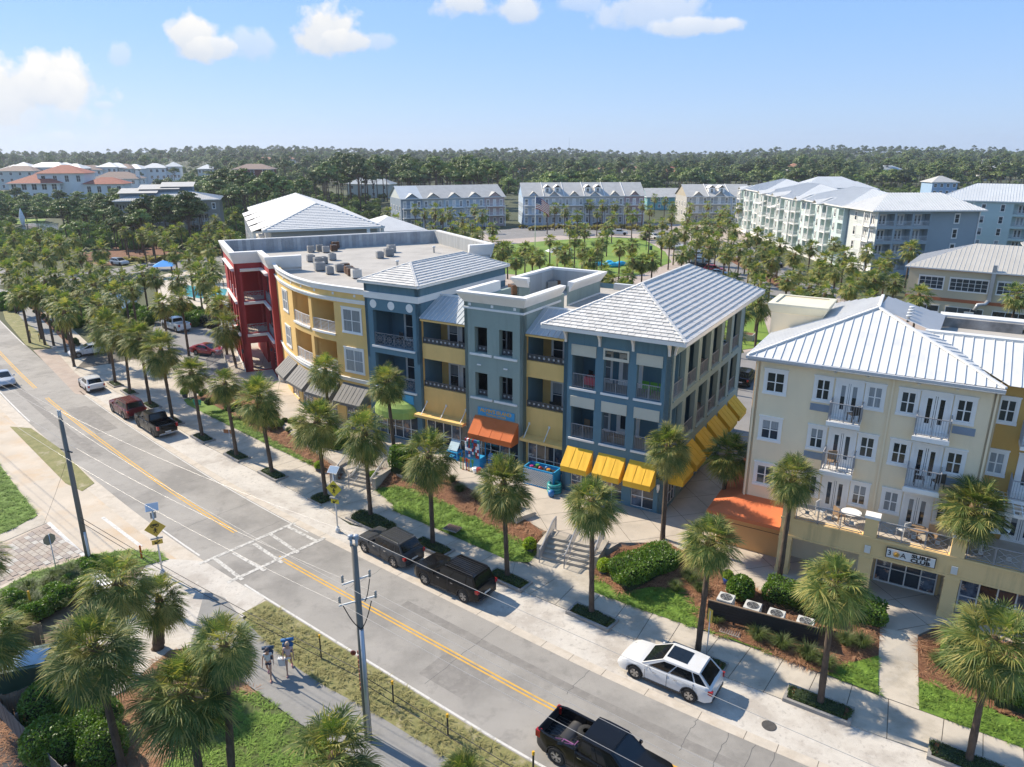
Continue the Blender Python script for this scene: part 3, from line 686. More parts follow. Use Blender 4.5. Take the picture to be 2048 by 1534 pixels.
# ---- south-west side ---------------------------------------------------------
area('driveway_apron', [(0,797),(-300,560),(-500,700),(-300,1300),(0,1200),(0,1190),(200,1135),(300,1110),(340,1128),(408,1125),(300,1046),(189,966),(62,853)], .006, tanconc)
area('verge', [(20,853),(62,856),(120,897),(189,966),(164,982),(131,966),(82,916)], .03, verge, thick=.03)
area('lawn', [(-300,760),(0,930),(75,1030),(30,1055),(0,1068),(-300,1200)], .05, lawn, thick=.05)
area('sidewalk_piece', [(0,1064),(85,1029),(95,1045),(0,1086)], .03, concrete, thick=.03)
bp = [(-200,1240),(0,1093),(95,1046),(135,1078),(175,1108),(60,1143),(0,1172),(-200,1330)]
area('brick_driveway', bp, .012, bricky)
line_px('road_marking', (96,1045), (168,1112), .25, .022, linew); line_px('road_marking', (205,1035), (282,1093), .25, .022, linew)
area('lawn', [(-200,1350),(0,1178),(60,1148),(175,1112),(260,1099),(310,1104),(338,1118),(290,1130),(200,1165),(100,1190),(0,1215),(-200,1400)], .05, lawn, thick=.05)
area('path_landing', [(300,1118),(340,1118),(408,1122),(478,1166),(530,1196),(500,1222),(480,1240),(420,1290),(340,1300),(280,1350),(200,1380),(180,1300),(240,1200)], .02, apron, thick=.02)
area('walking_path', [(410,1180),(450,1196),(478,1230),(500,1250),(516,1267),(580,1325),(653,1373),(729,1413),(841,1482),(930,1534),(1120,1640),(900,1700),(745,1540),(599,1446),(512,1381),(440,1330),(380,1290)], .034, pathasph, thick=.03)
area('verge', [(496,1226),(520,1214),(545,1215),(600,1250),(800,1377),(1050,1534),(1250,1660),(1120,1640),(930,1536),(841,1483),(729,1414),(653,1374),(580,1326),(516,1268),(490,1240)], .04, verge, thick=.04)
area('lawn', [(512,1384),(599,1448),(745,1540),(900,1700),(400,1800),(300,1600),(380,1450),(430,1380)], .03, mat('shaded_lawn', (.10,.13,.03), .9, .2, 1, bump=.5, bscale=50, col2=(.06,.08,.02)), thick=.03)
area('straw_bed', [(200,1380),(280,1350),(340,1300),(440,1332),(512,1384),(430,1382),(380,1452),(300,1602),(150,1620),(60,1500),(120,1400)], .025, straw, thick=.02)
area('shrub_bed', [(-200,1400),(0,1213),(100,1190),(200,1165),(290,1130),(300,1120),(240,1200),(180,1300),(120,1330),(0,1330),(-200,1500)], .03, mat('bed_soil', (.14,.10,.06), .95, .3, 3), thick=.03)
area('boardwalk_bed', [(-300,1500),(0,1330),(120,1330),(200,1380),(120,1400),(60,1500),(150,1620),(-300,1800)], .015, straw)
area('dark_car_park', [(-200,1320),(0,1400),(60,1490),(130,1560),(200,1800),(-300,1800)], .03, darkasph)
# ---- further ground areas -------------------------------------------------------
area('forecourt', [(200,690),(262,712),(340,700),(430,745),(480,765),(440,780),(375,806),(300,772),(215,745)], .010, plazac)
area('verge', [(11,640),(0,604),(-300,380),(-260,370),(15,602),(46,640),(79,665),(101,695),(68,696),(52,690)], .03, verge, thick=.03)
area('walking_path', [(0,578),(22,582),(60,615),(153,690),(105,697),(46,642),(15,604),(0,598),(-260,372),(-230,366)], .014, pathasph)
area('mulch_bed', [(22,580),(45,588),(105,645),(158,687),(140,693),(60,615)], .05, mulch, thick=.05)
area('sidewalk_piece', [(40,570),(60,575),(120,635),(180,690),(157,690),(104,645)], .03, concrete, thick=.03)
area('brick_crossing', [(66,700),(105,697),(150,692),(180,690),(215,690),(300,688),(345,700),(262,716),(215,745),(170,790),(150,787)], .016, bricky)
area('concrete_crossing', [(110,700),(150,700),(180,725),(222,755),(180,770),(150,745)], .021, concrete)
area('parking_lot', [(300,690),(310,640),(400,625),(480,640),(510,690),(470,730),(430,745),(345,702)], .012, lotasph)
area('pond', [(150,612),(190,575),(240,535),(300,520),(330,525),(312,560),(285,585),(262,622),(225,645),(160,655)], .006, water)
area('pool_deck', [(315,590),(318,552),(360,540),(480,548),(480,640),(360,615),(318,603)], .2, mat('deck_stone', (.50,.44,.36), .8, .1, 1), thick=.2)
area('swimming_pool', [(346,577),(372,570),(405,574),(455,578),(450,592),(400,597),(360,590)], .212, poolw)
area('side_street', [(0,535),(60,548),(170,545),(245,535),(300,522),(420,512),(480,512),(480,530),(350,538),(250,548),(180,560),(60,572),(0,570),(-200,560),(-200,525)], .011, lotasph)
area('mulch_bed', [(165,505),(250,492),(430,490),(470,500),(420,510),(300,518),(240,530),(180,532)], .05, mulch)
area('golden_bed', [(240,522),(300,512),(420,503),(470,506),(420,512),(300,523),(245,535)], .08, mat('gold_groundcover', (.25,.24,.07), .9, .3, 1.5, col2=(.15,.16,.05)))
area('pond', [(30,455),(55,446),(117,446),(114,464),(60,470),(40,466)], .01, water)
area('lawn', [(0,438),(12,436),(92,438),(88,445),(50,447),(0,452)], .012, greenlawn)
# village green and the streets round it
area('town_square', [(880,500),(960,470),(1050,452),(1300,447),(1480,452),(1520,520),(1700,600),(1850,650),(1900,680),(1500,720),(1440,640),(1345,560),(1000,600)], .008, mat('pinkish_paving', (.40,.33,.28), .9, .1, .25))
area('village_green', [(950,505),(1000,490),(1100,481),(1219,474),(1285,477),(1330,503),(1343,524),(1281,549),(1150,562),(1010,547),(955,522)], .05, greenlawn, thick=.05)
area('side_street', [(1330,478),(1400,486),(1500,525),(1640,592),(1560,620),(1440,566),(1350,505)], .013, lotasph)
area('side_street', [(1425,480),(1480,486),(1680,578),(1640,596),(1540,548),(1440,497)], .013, lotasph)
area('median_bed', [(1408,492),(1422,490),(1560,556),(1600,580),(1570,582),(1530,560)], .12, mulch, thick=.1)
area('village_street', [(960,462),(1080,455),(1330,448),(1340,470),(1220,466),(1100,472),(990,480)], .014, lotasph)
area('alley', [(1440,720),(1505,700),(1520,740),(1500,900),(1440,930),(1400,900)], PZ+.02, lotasph)
area('park_lawn', [(1440,618),(1515,600),(1545,690),(1480,700),(1450,668)], .05, greenlawn, thick=.04)
area('brick_crossing', [(1452,862),(1512,868),(1508,935),(1432,925)], PZ+.035, bricky)
for k in range(6):
 a = at(1455-k*4+8, 872+k*10, PZ); b = at(1500, 876+k*11, PZ); mb = MB(); mb.quad((a.x,a.y,PZ+.045),(b.x,b.y,PZ+.045),(b.x,b.y+.16,PZ+.045),(a.x,a.y+.16,PZ+.045)); mb.build('road_marking', liney, kind=S)
# brick driveway: every paver a piece of its own, the rest of the field joined
bd = [o for o in COL.objects if o.name == 'brick_driveway'][0]; pv = [mat('paver_%d' % i, c, .9, .12, 4) for i, c in enumerate(((.40,.35,.29),(.34,.28,.23),(.45,.42,.37),(.30,.26,.23)))]; PM = []
for m_ in pv: t = MB(); t.box(.012,.53,.012,.34,0,.03); PM.append(t.mesh('paver', m_))
BQ = [(p.x, p.y) for p in px(bp)]; fr_ = Frame(at(60,1110).x, at(60,1110).y, -35); cells = []
for j in range(-28, 28):
 for i in range(-26, 26):
  q = fr_.w(i*.55+(j % 2)*.27, j*.36)
  if all(inpoly(q.x+a, q.y+b, BQ) for a, b in ((0,0),(.45,-.2),(.2,.4),(.5,.1))): cells.append(q)
cells.sort(key=lambda q: q.length); rest = MB(); rk_ = random.Random(6)
for k, q in enumerate(cells):
 if k < 300: o = place('paver', PM[rk_.randrange(4)], bd, (q.x, q.y, .012+rk_.uniform(0,.004)), R(-35))
 else: rest.box(.012,.53,.012,.34,0,.03,rk_.randrange(4),Matrix.Translation((q.x,q.y,.012)) @ Matrix.Rotation(R(-35),4,'Z'))
if rest.v: rest.build('pavers', pv, bd, kind='stuff')
# ================= shop buildings =================
def wall(mb, f, a0, a1, z0, z1, th, ops, m=0, mr=None, extra=(), back=True):
 """wall skin with rectangular openings; f(a, depth, z) -> point"""
 mr = m if mr is None else mr
 xs = sorted(set([a0, a1]+[min(max(v, a0), a1) for o in ops for v in o[:2]]+[e for e in extra if a0 < e < a1]))
 zs = sorted(set([z0, z1]+[min(max(v, z0), z1) for o in ops for v in o[2:4]]))
 def isop(x, z): return any(o[0] < x < o[1] and o[2] < z < o[3] for o in ops)
 for i in range(len(xs)-1):
  for j in range(len(zs)-1):
   xa, xb, za, zb = xs[i], xs[i+1], zs[j], zs[j+1]
   if xb-xa < 1e-6 or zb-za < 1e-6: continue
   if not isop((xa+xb)/2, (za+zb)/2):
    mb.quad(f(xa,0,za), f(xb,0,za), f(xb,0,zb), f(xa,0,zb), m=m)
    if back: mb.quad(f(xa,th,za), f(xa,th,zb), f(xb,th,zb), f(xb,th,za), m=m)
 for o in ops:
  xx = [x for x in xs if o[0] <= x <= o[1]]
  for a, b in zip(xx, xx[1:]):
   mb.quad(f(a,0,o[2]), f(a,th,o[2]), f(b,th,o[2]), f(b,0,o[2]), m=mr); mb.quad(f(a,0,o[3]), f(b,0,o[3]), f(b,th,o[3]), f(a,th,o[3]), m=mr)
  mb.quad(f(o[0],0,o[2]), f(o[0],0,o[3]), f(o[0],th,o[3]), f(o[0],th,o[2]), m=mr)
  mb.quad(f(o[1],0,o[2]), f(o[1],th,o[2]), f(o[1],th,o[3]), f(o[1],0,o[3]), m=mr)
 for a in (a0, a1): mb.quad(f(a,0,z0), f(a,th,z0), f(a,th,z1), f(a,0,z1), m=m)
 for a, b in zip(xs, xs[1:]): mb.quad(f(a,0,z1), f(b,0,z1), f(b,th,z1), f(a,th,z1), m=m)
def room(mb, f, a0, a1, z0, z1, d0, d1, m=0, mf=None):
 mf = m if mf is None else mf
 mb.quad(f(a0,d1,z0), f(a1,d1,z0), f(a1,d1,z1), f(a0,d1,z1), m=m)
 for a in (a0, a1): mb.quad(f(a,d0,z0), f(a,d1,z0), f(a,d1,z1), f(a,d0,z1), m=m)
 mb.quad(f(a0,d0,z0), f(a1,d0,z0), f(a1,d1,z0), f(a0,d1,z0), m=mf); mb.quad(f(a0,d0,z1), f(a1,d0,z1), f(a1,d1,z1), f(a0,d1,z1), m=m)
def front(y): return lambda a, d, z: (a, y+d, z)
def rightf(x): return lambda a, d, z: (x-d, a, z)
def leftf(x): return lambda a, d, z: (x+d, a, z)
def rearf(y): return lambda a, d, z: (a, y-d, z)
WC = {}
def win_meshes(w, h, nx, nz, trim, door, fm):
 k = (round(w,2), round(h,2), nx, nz, trim, door, fm.name)
 if k in WC: return WC[k]
 mb = MB(); t = .07
 mb.box(0, w, -.03, .03, 0, t); mb.box(0, w, -.03, .03, h-t, h); mb.box(0, t, -.03, .03, t, h-t); mb.box(w-t, w, -.03, .03, t, h-t)
 for i in range(1, nx): x = w*i/nx; mb.box(x-.035, x+.035, -.026, .026, t, h-t)
 if not door:
  for j in range(1, nz): z = h*j/nz; mb.box(t, w-t, -.022, .022, z-.025, z+.025)
 else:
  for i in range(nx):
   a = w*i/nx+.06; b = w*(i+1)/nx-.06
   mb.box(a, b, -.024, .02, t, .30); mb.box(a, b, -.024, .02, h-.22, h-t); mb.box(a, a+.13, -.024, .02, .3, h-.22); mb.box(b-.13, b, -.024, .02, .3, h-.22)
 if trim:
  q = trim; mb.box(-q, 0, -.055, .03, -q*.7, h+q); mb.box(w, w+q, -.055, .03, -q*.7, h+q); mb.box(0, w, -.057, .03, h, h+q*1.2); mb.box(-q*1.25, w+q*1.25, -.10, .03, h+q, h+q*1.5); mb.box(-q*1.15, w+q*1.15, -.08, .03, -q*.7-.05, 0)
 fr = mb.mesh('window_frame', fm)
 pm = []
 mb = MB(); mb.quad((.05,-.002,.05),(w-.05,-.002,.05),(w-.05,-.002,h-.05),(.05,-.002,h-.05)); pm.append(mb.mesh('pane', glass))
 mb = MB(); mb.quad((.05,-.002,.05),(w-.05,-.002,.05),(w-.05,-.002,h-.05),(.05,-.002,h-.05)); pm.append(mb.mesh('pane', curtain))
 mb = MB(); mb.quad((.05,-.002,.05),(w-.05,-.002,.05),(w-.05,-.002,h*.55),(.05,-.002,h*.55), m=0); mb.quad((.05,-.002,h*.55),(w-.05,-.002,h*.55),(w-.05,-.002,h-.05),(.05,-.002,h-.05), m=1); pm.append(mb.mesh('pane', [glass, curtain]))
 WC[k] = (fr, pm); return WC[k]
rw = random.Random(11)
def window(par, x, y, z, w, h, rz=0, nx=2, nz=2, trim=.12, door=False, fm=None, name=None, st=None, pane=True):
 fr, pm = win_meshes(w, h, nx, nz, trim, door, fm or white)
 o = place(name or ('door' if door else 'window'), fr, par, (x, y, z), rz)
 if pane:
  i = st if st is not None else rw.choice((0,0,1,2)); place('pane', pm[i], o)
 return o
RC = {}
def rail_mesh(w, h, style, m):
 k = (round(w,2), round(h,2), style, m.name)
 if k in RC: return RC[k]
 mb = MB(); mb.box(0, w, -.025, .025, h-.045, h); b0 = .06
 mb.box(0, w, -.02, .02, b0, b0+.035)
 for x in (0, w): mb.box(x-.02 if x else 0, x if x else .04, -.022, .022, 0, h-.046)
 if style == 'bars':
  n = max(2, int(w/.12))
  for i in range(1, n): x = w*i/n; mb.box(x-.009, x+.009, -.009, .009, b0+.036, h-.046)
  if w > 1.5: mb.box(w/2-.022, w/2+.022, -.022, .022, 0, h-.047)
 elif style == 'horiz':
  for i in range(1, 8): z = b0+(h-b0)*i/8; mb.box(.04, w-.04, -.012, .012, z-.014, z+.014)
  for i in range(1, int(w/1.2)+1): x = w*i/(int(w/1.2)+1); mb.box(x-.018, x+.018, -.018, .018, 0, h-.047)
 elif style == 'rings':
  n = max(1, round(w/1.0))
  for i in range(n):
   c = Vector((w*(i+.5)/n, 0, (h+b0)/2));
   for r_ in ((h-b0)*.44, (h-b0)*.22):
    P_ = [c+Vector((cos(a)*r_, 0, sin(a)*r_)) for a in [2*pi*k_/14 for k_ in range(15)]]
    for p, q in zip(P_, P_[1:]): mb.bar(p, q, .014)
   for k_ in range(8):
    a = pi*k_/4; mb.bar(c, c+Vector((cos(a)*(h-b0)*.5*(1 if k_%2==0 else 1.3), 0, sin(a)*(h-b0)*.5*(1 if k_%2==0 else .98))), .011)
   if i: mb.box(w*i/n-.02, w*i/n+.02, -.02, .02, 0, h-.047)
 elif style == 'squares':
  n = max(2, round(w/.42)); s = (h-b0)*.30
  for i in range(n):
   cx_ = w*(i+.5)/n; cz = (h+b0)/2; mb.box(cx_-s*.55, cx_+s*.55, -.012, .012, cz-s*.55, cz+s*.55, 1)
   for a, b in ((-s,-s),(s,-s),(s,s),(-s,s)):
    pass
   for p, q in (((-s,-s),(s,-s)),((s,-s),(s,s)),((s,s),(-s,s)),((-s,s),(-s,-s))): mb.bar((cx_+p[0],0,cz+p[1]), (cx_+q[0],0,cz+q[1]), .02)
   if i: mb.box(w*i/n-.014, w*i/n+.014, -.014, .014, b0, h-.047)
 elif style == 'cross':
  n = max(1, round(w/.95))
  for i in range(n):
   xa, xb = w*i/n+.03, w*(i+1)/n-.03; cx_ = (xa+xb)/2; za, zb = b0+.04, h-.05; cz = (za+zb)/2
   for p in ((xa,za),(xb,za),(xa,zb),(xb,zb)): mb.bar((p[0],0,p[1]), (cx_,0,cz), .012)
   mb.box(cx_-.11, cx_+.11, -.012, .012, cz-.11, cz+.11, 1)
   q = .28;
   for p, r_ in (((-q,0),(0,q)),((0,q),(q,0)),((q,0),(0,-q)),((0,-q),(-q,0))): mb.bar((cx_+p[0]*(xb-xa)*1.4,0,cz+p[1]), (cx_+r_[0]*(xb-xa)*1.4,0,cz+r_[1]), .011)
   if i: mb.box(w*i/n-.022, w*i/n+.022, -.022, .022, 0, h-.047)
 me = mb.mesh('railing', [m, mat('rail_plate', (.42,.42,.42), .5, .1, 1)]); RC[k] = me; return me
def railing(par, x, y, z, w, h, style, rz=0, m=None): return place('railing', rail_mesh(w, h, style, m or railm), par, (x, y, z), rz)
def bandpoly(mb, pts, prof, m=0, closed=False):
 """moulding swept round an open plan polyline; prof = (outward, z); outward is to the right of travel"""
 n = len(pts); rows = []
 for i, p in enumerate(pts):
  p = Vector((p[0], p[1]))
  d0 = (p-Vector(pts[i-1][:2])).normalized() if i > 0 or closed else None
  d1 = (Vector(pts[(i+1) % n][:2])-p).normalized() if i < n-1 or closed else None
  if d0 is None: d0 = d1
  if d1 is None: d1 = d0
  n0 = Vector((d0.y, -d0.x)); n1 = Vector((d1.y, -d1.x)); b = (n0+n1)
  b = b.normalized() if b.length > 1e-6 else n0; k = 1/max(.35, b.dot(n0))
  rows.append([(p.x+b.x*o*k, p.y+b.y*o*k, z) for o, z in prof])
 L = n if closed else n-1
 for i in range(L):
  a, b = rows[i], rows[(i+1) % n]
  for j in range(len(prof)-1): mb.quad(a[j], b[j], b[j+1], a[j+1], m=m)
 if not closed:
  for r_ in (rows[0], rows[-1]): mb.quad(*r_, m=m)
def slope_frame(P, Q, T0):
 P = Vector(P); Q = Vector(Q); T0 = Vector(T0); e = (Q-P); L = e.length; e.normalize(); w = T0-P; up = (w-e*w.dot(e)); Bt = up.length; up.normalize(); n = e.cross(up).normalized()
 if n.z < 0: n = -n
 return P, e, up, n, L, Bt
TC = {}
def tiles(root, P, Q, T0, T1, single, tw=.36, tl=.40, m=None, seed=0, budget=300):
 P, e, up, n, L, Bt = slope_frame(P, Q, T0); a0 = (Vector(T0)-P).dot(e); a1 = (Vector(T1)-P).dot(e)
 rnd = random.Random(seed); rows = int(Bt/tl); mb = MB(); cnt = 0; m = m or tilem
 rot = Matrix((e, up, n)).transposed().to_4x4()
 for r_ in range(rows+1):
  b = r_*tl; bt = min(Bt, b+tl+.05)
  if b > Bt-.05: break
  lo = a0*(b+.1)/Bt; hi = L-(L-a1)*(b+.1)/Bt
  off = (tw/2 if r_ % 2 else 0)+rnd.uniform(-.05,.05)
  k = int((lo-off)/tw)-1; x = k*tw+off
  while x < hi:
   xa, xb = max(x, lo), min(x+tw, hi)
   if xb-xa > .05:
    tz = rnd.uniform(-.006, .006); g = .014
    if single and cnt < budget:
     full = abs(xb-xa-tw) < .001
     key = 'F' if full else None
     if key and 'tile' in TC: me = TC['tile']
     else:
      t = MB(); w_ = xb-xa; t.box(g, w_-g, 0, tl+.03, -.02, .085)
      t.v = [(a, c, z-(c/(tl))*.065) for a, c, z in t.v]; me = t.mesh('roof_tile', m)
      if key: TC['tile'] = me
     o = place('roof_tile', me, root); M_ = rot.copy(); M_.translation = P+e*xa+up*b+n*(.03+tz); o.matrix_local = M_ @ Matrix.Rotation(rnd.uniform(-.01,.01), 4, 'Z'); cnt += 1
    else:
     base = P+e*xa+up*b+n*(.03+tz); w_ = xb-xa; hgt = bt-b
     M_ = rot.copy(); M_.translation = base
     nv = len(mb.v); mb.box(g, w_-g, 0, hgt, -.02, .085, 0, None);
     for i in range(nv, len(mb.v)):
      a_, c_, z_ = mb.v[i]; mb.v[i] = tuple(M_ @ Vector((a_, c_, z_-(c_/tl)*.065)))
   x += tw
 if mb.v: mb.build('roof_tiles', m, root, kind='stuff')
 u = MB(); u.quad(P, P+e*L, Vector(T1), Vector(T0)); u.build('roof_underlay', mat('underlay', (.07,.07,.07), .9, .1, 1), root)
def caps(root, A, B, m=None, w=.13, step=.42):
 A = Vector(A); B = Vector(B); n = max(1, int((B-A).length/step)); mb = MB(); d = (B-A)/n; q = d.to_track_quat('Y', 'Z').to_matrix().to_4x4()
 for i in range(n):
  M_ = q.copy(); M_.translation = A+d*i+Vector((0,0,.05+.012*(i % 2))); mb.box(-w, w, 0, d.length*1.04, -.03, .06, 0, M_, taper=.03)
 return mb.build('ridge_cap', m or tilem, root)
def seams(root, P, Q, T0, T1, pitch=.45, m=None, sm=None, single=True, rib=.045, thick=.02):
 P, e, up, n, L, Bt = slope_frame(P, Q, T0); a0 = (Vector(T0)-P).dot(e); a1 = (Vector(T1)-P).dot(e); N = max(1, round(L/pitch)); m = m or metalroof; sm = sm or seamm
 def bmax(a):
  if a0 > 1e-4 and a < a0: return Bt*a/a0
  if a1 < L-1e-4 and a > a1: return Bt*(L-a)/(L-a1)
  return Bt
 joined = MB()
 for i in range(N):
  xa, xb = L*i/N, L*(i+1)/N; ba, bb = bmax(xa), bmax(xb); pts = [(xa,0),(xb,0),(xb,bb)]
  for c in (a1, a0):
   if xa < c < xb: pts.append((c, Bt))
  pts.append((xa, ba))
  W3 = [P+e*a+up*b+n*thick for a, b in pts if True]
  t = MB() if single else joined
  t.quad(*W3, m=0)
  # folded lip under the eave and standing rib on one edge
  t.quad(P+e*xa, P+e*xb, W3[1], W3[0], m=0)
  if ba > .05:
   c0 = P+e*xa+n*thick; c1 = P+e*xa+up*ba+n*thick; s = e*.014; h_ = n*rib
   t.quad(c0-s, c0+s, c0+s+h_, c0-s+h_, m=1); t.quad(c0-s, c0-s+h_, c1-s+h_, c1-s, m=1); t.quad(c0+s, c1+s, c1+s+h_, c0+s+h_, m=1); t.quad(c0-s+h_, c0+s+h_, c1+s+h_, c1-s+h_, m=1)
  if single: t.build('roof_panel', [m, sm], root)
 if not single: joined.build('roof_panels', [m, sm], root, kind='stuff')
def fascia(root, pts, z, h=.2, out=.0, m=None, closed=True):
 mb = MB(); bandpoly(mb, pts, [(out-.03, z-h), (out, z-h), (out+.03, z+.02), (out-.06, z+.02)], closed=closed); return mb.build('fascia', m or white, root)
def shop(root, x0, x1, z0, z1, y, n, door=None, f=None, rz=0, sub=.35):
 """shopfront glazing between white mullions"""
 mb = MB(); w = x1-x0
 for i in range(n+1): x = x0+w*i/n; mb.box(x-.035, x+.035, y, y+.09, z0, z1)
 mb.box(x0, x1, y+.005, y+.085, z0, z0+.1); mb.box(x0, x1, y+.005, y+.085, z1-.07, z1); mb.box(x0, x1, y+.005, y+.085, z0+(z1-z0)*.40, z0+(z1-z0)*.40+.05)
 o = mb.build('shopfront_frame', white, root)
 for i in range(n):
  g = MB(); xa, xb = x0+w*i/n+.035, x0+w*(i+1)/n-.035; g.quad((xa,y+.05,z0),(xb,y+.05,z0),(xb,y+.05,z1),(xa,y+.05,z1)); g.build('pane', shopglass if i % 3 else posterglass, o)
 return o
posterglass = mat('shop_display', (.16,.20,.26), .15, .6, 2.2, spec=.7, col2=(.02,.03,.05), objvar=.4); overlay(posterglass, (.45,.25,.16), 1.7, .55, .6, fac=.8); overlay(posterglass, (.75,.72,.66), 2.1, .6, .64, fac=.7, seed=5)
def awning(root, x0, x1, y, zt, out, drop, val, m, name='awning', seamn=3, rz=0, org=None, sub=True):
 """box awning: sloping top, side cheeks, hanging valance; wall face at local y"""
 mb = MB(); T = .0
 a = [(x0,y,zt),(x1,y,zt),(x1,y-out,zt-drop),(x0,y-out,zt-drop)]
 N = 8; sag = .02
 for i in range(N):
  xa, xb = x0+(x1-x0)*i/N, x0+(x1-x0)*(i+1)/N; sa, sb = (sag*abs(sin(pi*i/2)), sag*abs(sin(pi*(i+1)/2)))
  mb.quad((xa,y,zt),(xb,y,zt),(xb,y-out*.5,zt-drop*.5-sb),(xa,y-out*.5,zt-drop*.5-sa)); mb.quad((xa,y-out*.5,zt-drop*.5-sa),(xb,y-out*.5,zt-drop*.5-sb),(xb,y-out,zt-drop),(xa,y-out,zt-drop))
 mb.quad((x0,y-out,zt-drop),(x1,y-out,zt-drop),(x1,y-out+.02,zt-drop-val),(x0,y-out+.02,zt-drop-val))
 for x in (x0, x1): mb.quad((x,y,zt),(x,y-out,zt-drop),(x,y-out+.02,zt-drop-val),(x,y,zt-drop-val))
 o = mb.build(name, m, root)
 if sub:
  s = MB();
  for i in range(1, seamn): x = x0+(x1-x0)*i/seamn; s.bar((x,y,zt+.006),(x,y-out,zt-drop+.006),.012)
  s.build('awning_seam', m, o)
 return o
def rot_child(par, loc, rz):
 e = bpy.data.objects.new('side_elevation', None); COL.objects.link(e); e.parent = par; e.location = loc; e.rotation_euler = (0,0,rz); return e
def bldM(name, s0, v0, label, rz=-31, cat='building'):
 return empty(name, FM.w(s0, v0, 0), R(rz), label, cat)
FL = PZ
# ---------- G: blue corner building -------------------------------------------
g = bldM('corner_building', -7.85, 0, 'three storey dark blue corner building under a big white tiled hip roof with yellow awnings')
WX, DY = 7.85, 19.1
mb = MB(); ops = []; pan = []
for x0, x1 in ((.65,2.42),(3.06,4.85),(5.48,7.2)):
 for zb in (9.05, 5.25): ops.append((x0, x1, zb, zb+3.1));
ops += [(.75,2.35,.95,3.05),(3.2,4.8,.95,3.05),(5.5,7.17,.95,3.05)]
wall(mb, front(0), 0, WX, FL-.1, 13.4, .38, ops, 0)
sops = []; bays = [(.75+2.95*i, 2.95+2.95*i) for i in range(6)]
for a, b in bays:
 for zb in (9.05, 5.25): sops.append((a, b, zb, zb+3.15))
 sops.append((a+.2, b-.1, .95, 3.05))
wall(mb, rightf(WX), 0, DY, FL-.1, 13.4, .36, sops, 1)
wall(mb, leftf(0), 0, DY, FL-.1, 13.4, .3, [], 0)
wall(mb, rearf(DY), 0, WX, FL-.1, 13.4, .3, [(1,3,9.05,12.1),(4.8,7,9.05,12.1),(1,3,5.25,8.3)], 0)
# corner building has open galleries: floors, inner walls
for zf in (5.1, 8.9): mb.box(.3, WX-.36, .38, DY-.3, zf-.2, zf, 2)
wall(mb, front(2.6), .3, WX-.36, 5.1, 13.3, .2, [(1.4,2.6,9,11.3),(3.2,4.9,9,11.2),(1.4,2.6,5.2,7.5),(3.2,4.9,5.2,7.4)], 0)
wall(mb, rightf(WX-2.9), 2.7, DY-.3, 5.1, 13.3, .2, [(11.2,13.0,9.0,12.2)], 0)
for y in (6.8, 12.7): mb.box(WX-2.7, WX-.38, y, y+.15, 5.1, 13.2, 0)
mb.box(.3, WX-.36, .5, DY-.3, 13.1, 13.3, 0)
mb.build('wall', [tealw, sagetrim, mat('gallery_floor', (.35,.33,.30), .8, .1, 1)], g)
for x0, x1 in ((.65,2.42),(3.06,4.85),(5.48,7.2)):
 for zb in (9.05, 5.25):
  t = MB(); t.box(x0-.14, x1+.14, -.12, .02, zb-.16, zb-.02); t.build('sill', white, g)
  railing(g, x0+.02, .12, zb-.02, x1-x0-.04, 1.05, 'bars')
  t = MB(); zp = zb+2.38
  fl = (x0 > 3 and x0 < 4 and zb > 9)
  if fl:
   t.box(x0-.05, x1+.05, -.07, -.01, zp, zp+.2); t.box(x0-.05, x1+.05, -.07, -.01, zp+.66, zp+.8); t.box(x0-.05, x0+.08, -.07, -.01, zp+.2, zp+.66); t.box(x1-.08, x1+.05, -.07, -.01, zp+.2, zp+.66)
  else:
   t.box(x0-.02, x1+.02, -.05, -.01, zp+.02, zp+.76)
   for p, q in ((x0-.05,x0),(x1,x1+.05)): t.box(p, q, -.075, -.008, zp, zp+.78)
   t.box(x0, x1, -.075, -.008, zp, zp+.04); t.box(x0, x1, -.075, -.008, zp+.74, zp+.78)
   for i in range(9): t.box(x0+.02, x1-.02, -.06, -.045, zp+.06+i*.073, zp+.09+i*.073)
  t.build('shutter_panel', creampanel, g)
for zb in (9.05, 5.25):
 window(g, 1.45, 2.58, zb, 1.1, 2.1, 0, 1, 2, .1, st=1)
 window(g, 3.25, 2.58, zb, 1.6, 2.1, 0, 2, 1, .1, door=True, st=1 if zb > 9 else 0)
 for a, b in bays:
  t = MB(); t.box(WX-.02, WX+.1, a-.06, b+.06, zb-.14, zb-.02); t.build('sill', sagetrim, g)
  railing(g, WX-.12, a+.02, zb-.02, b-a-.04, 1.05, 'bars', pi/2)
for i, (x0, x1) in enumerate(((.75,2.35),(3.2,4.8),(5.5,7.17))): shop(g, x0, x1, .88, 3.05, .12, 2)
sg = rot_child(g, (WX, 0, 0), pi/2); sg.name = 'side_shopfront'
for a, b in bays: shop(sg, a+.2, b-.1, .88, 3.05, .12, 3)
for x0, x1 in ((.45,2.5),(2.95,5.0),(5.32,7.3)): awning(g, x0, x1, -.01, 4.5, 1.15, 1.15, .42, awnyel)
for i in range(6):
 a = .75+3.0*i; awning(sg, a, a+2.3, -.01, 4.5, 1.15, 1.15, .42, awnyel)
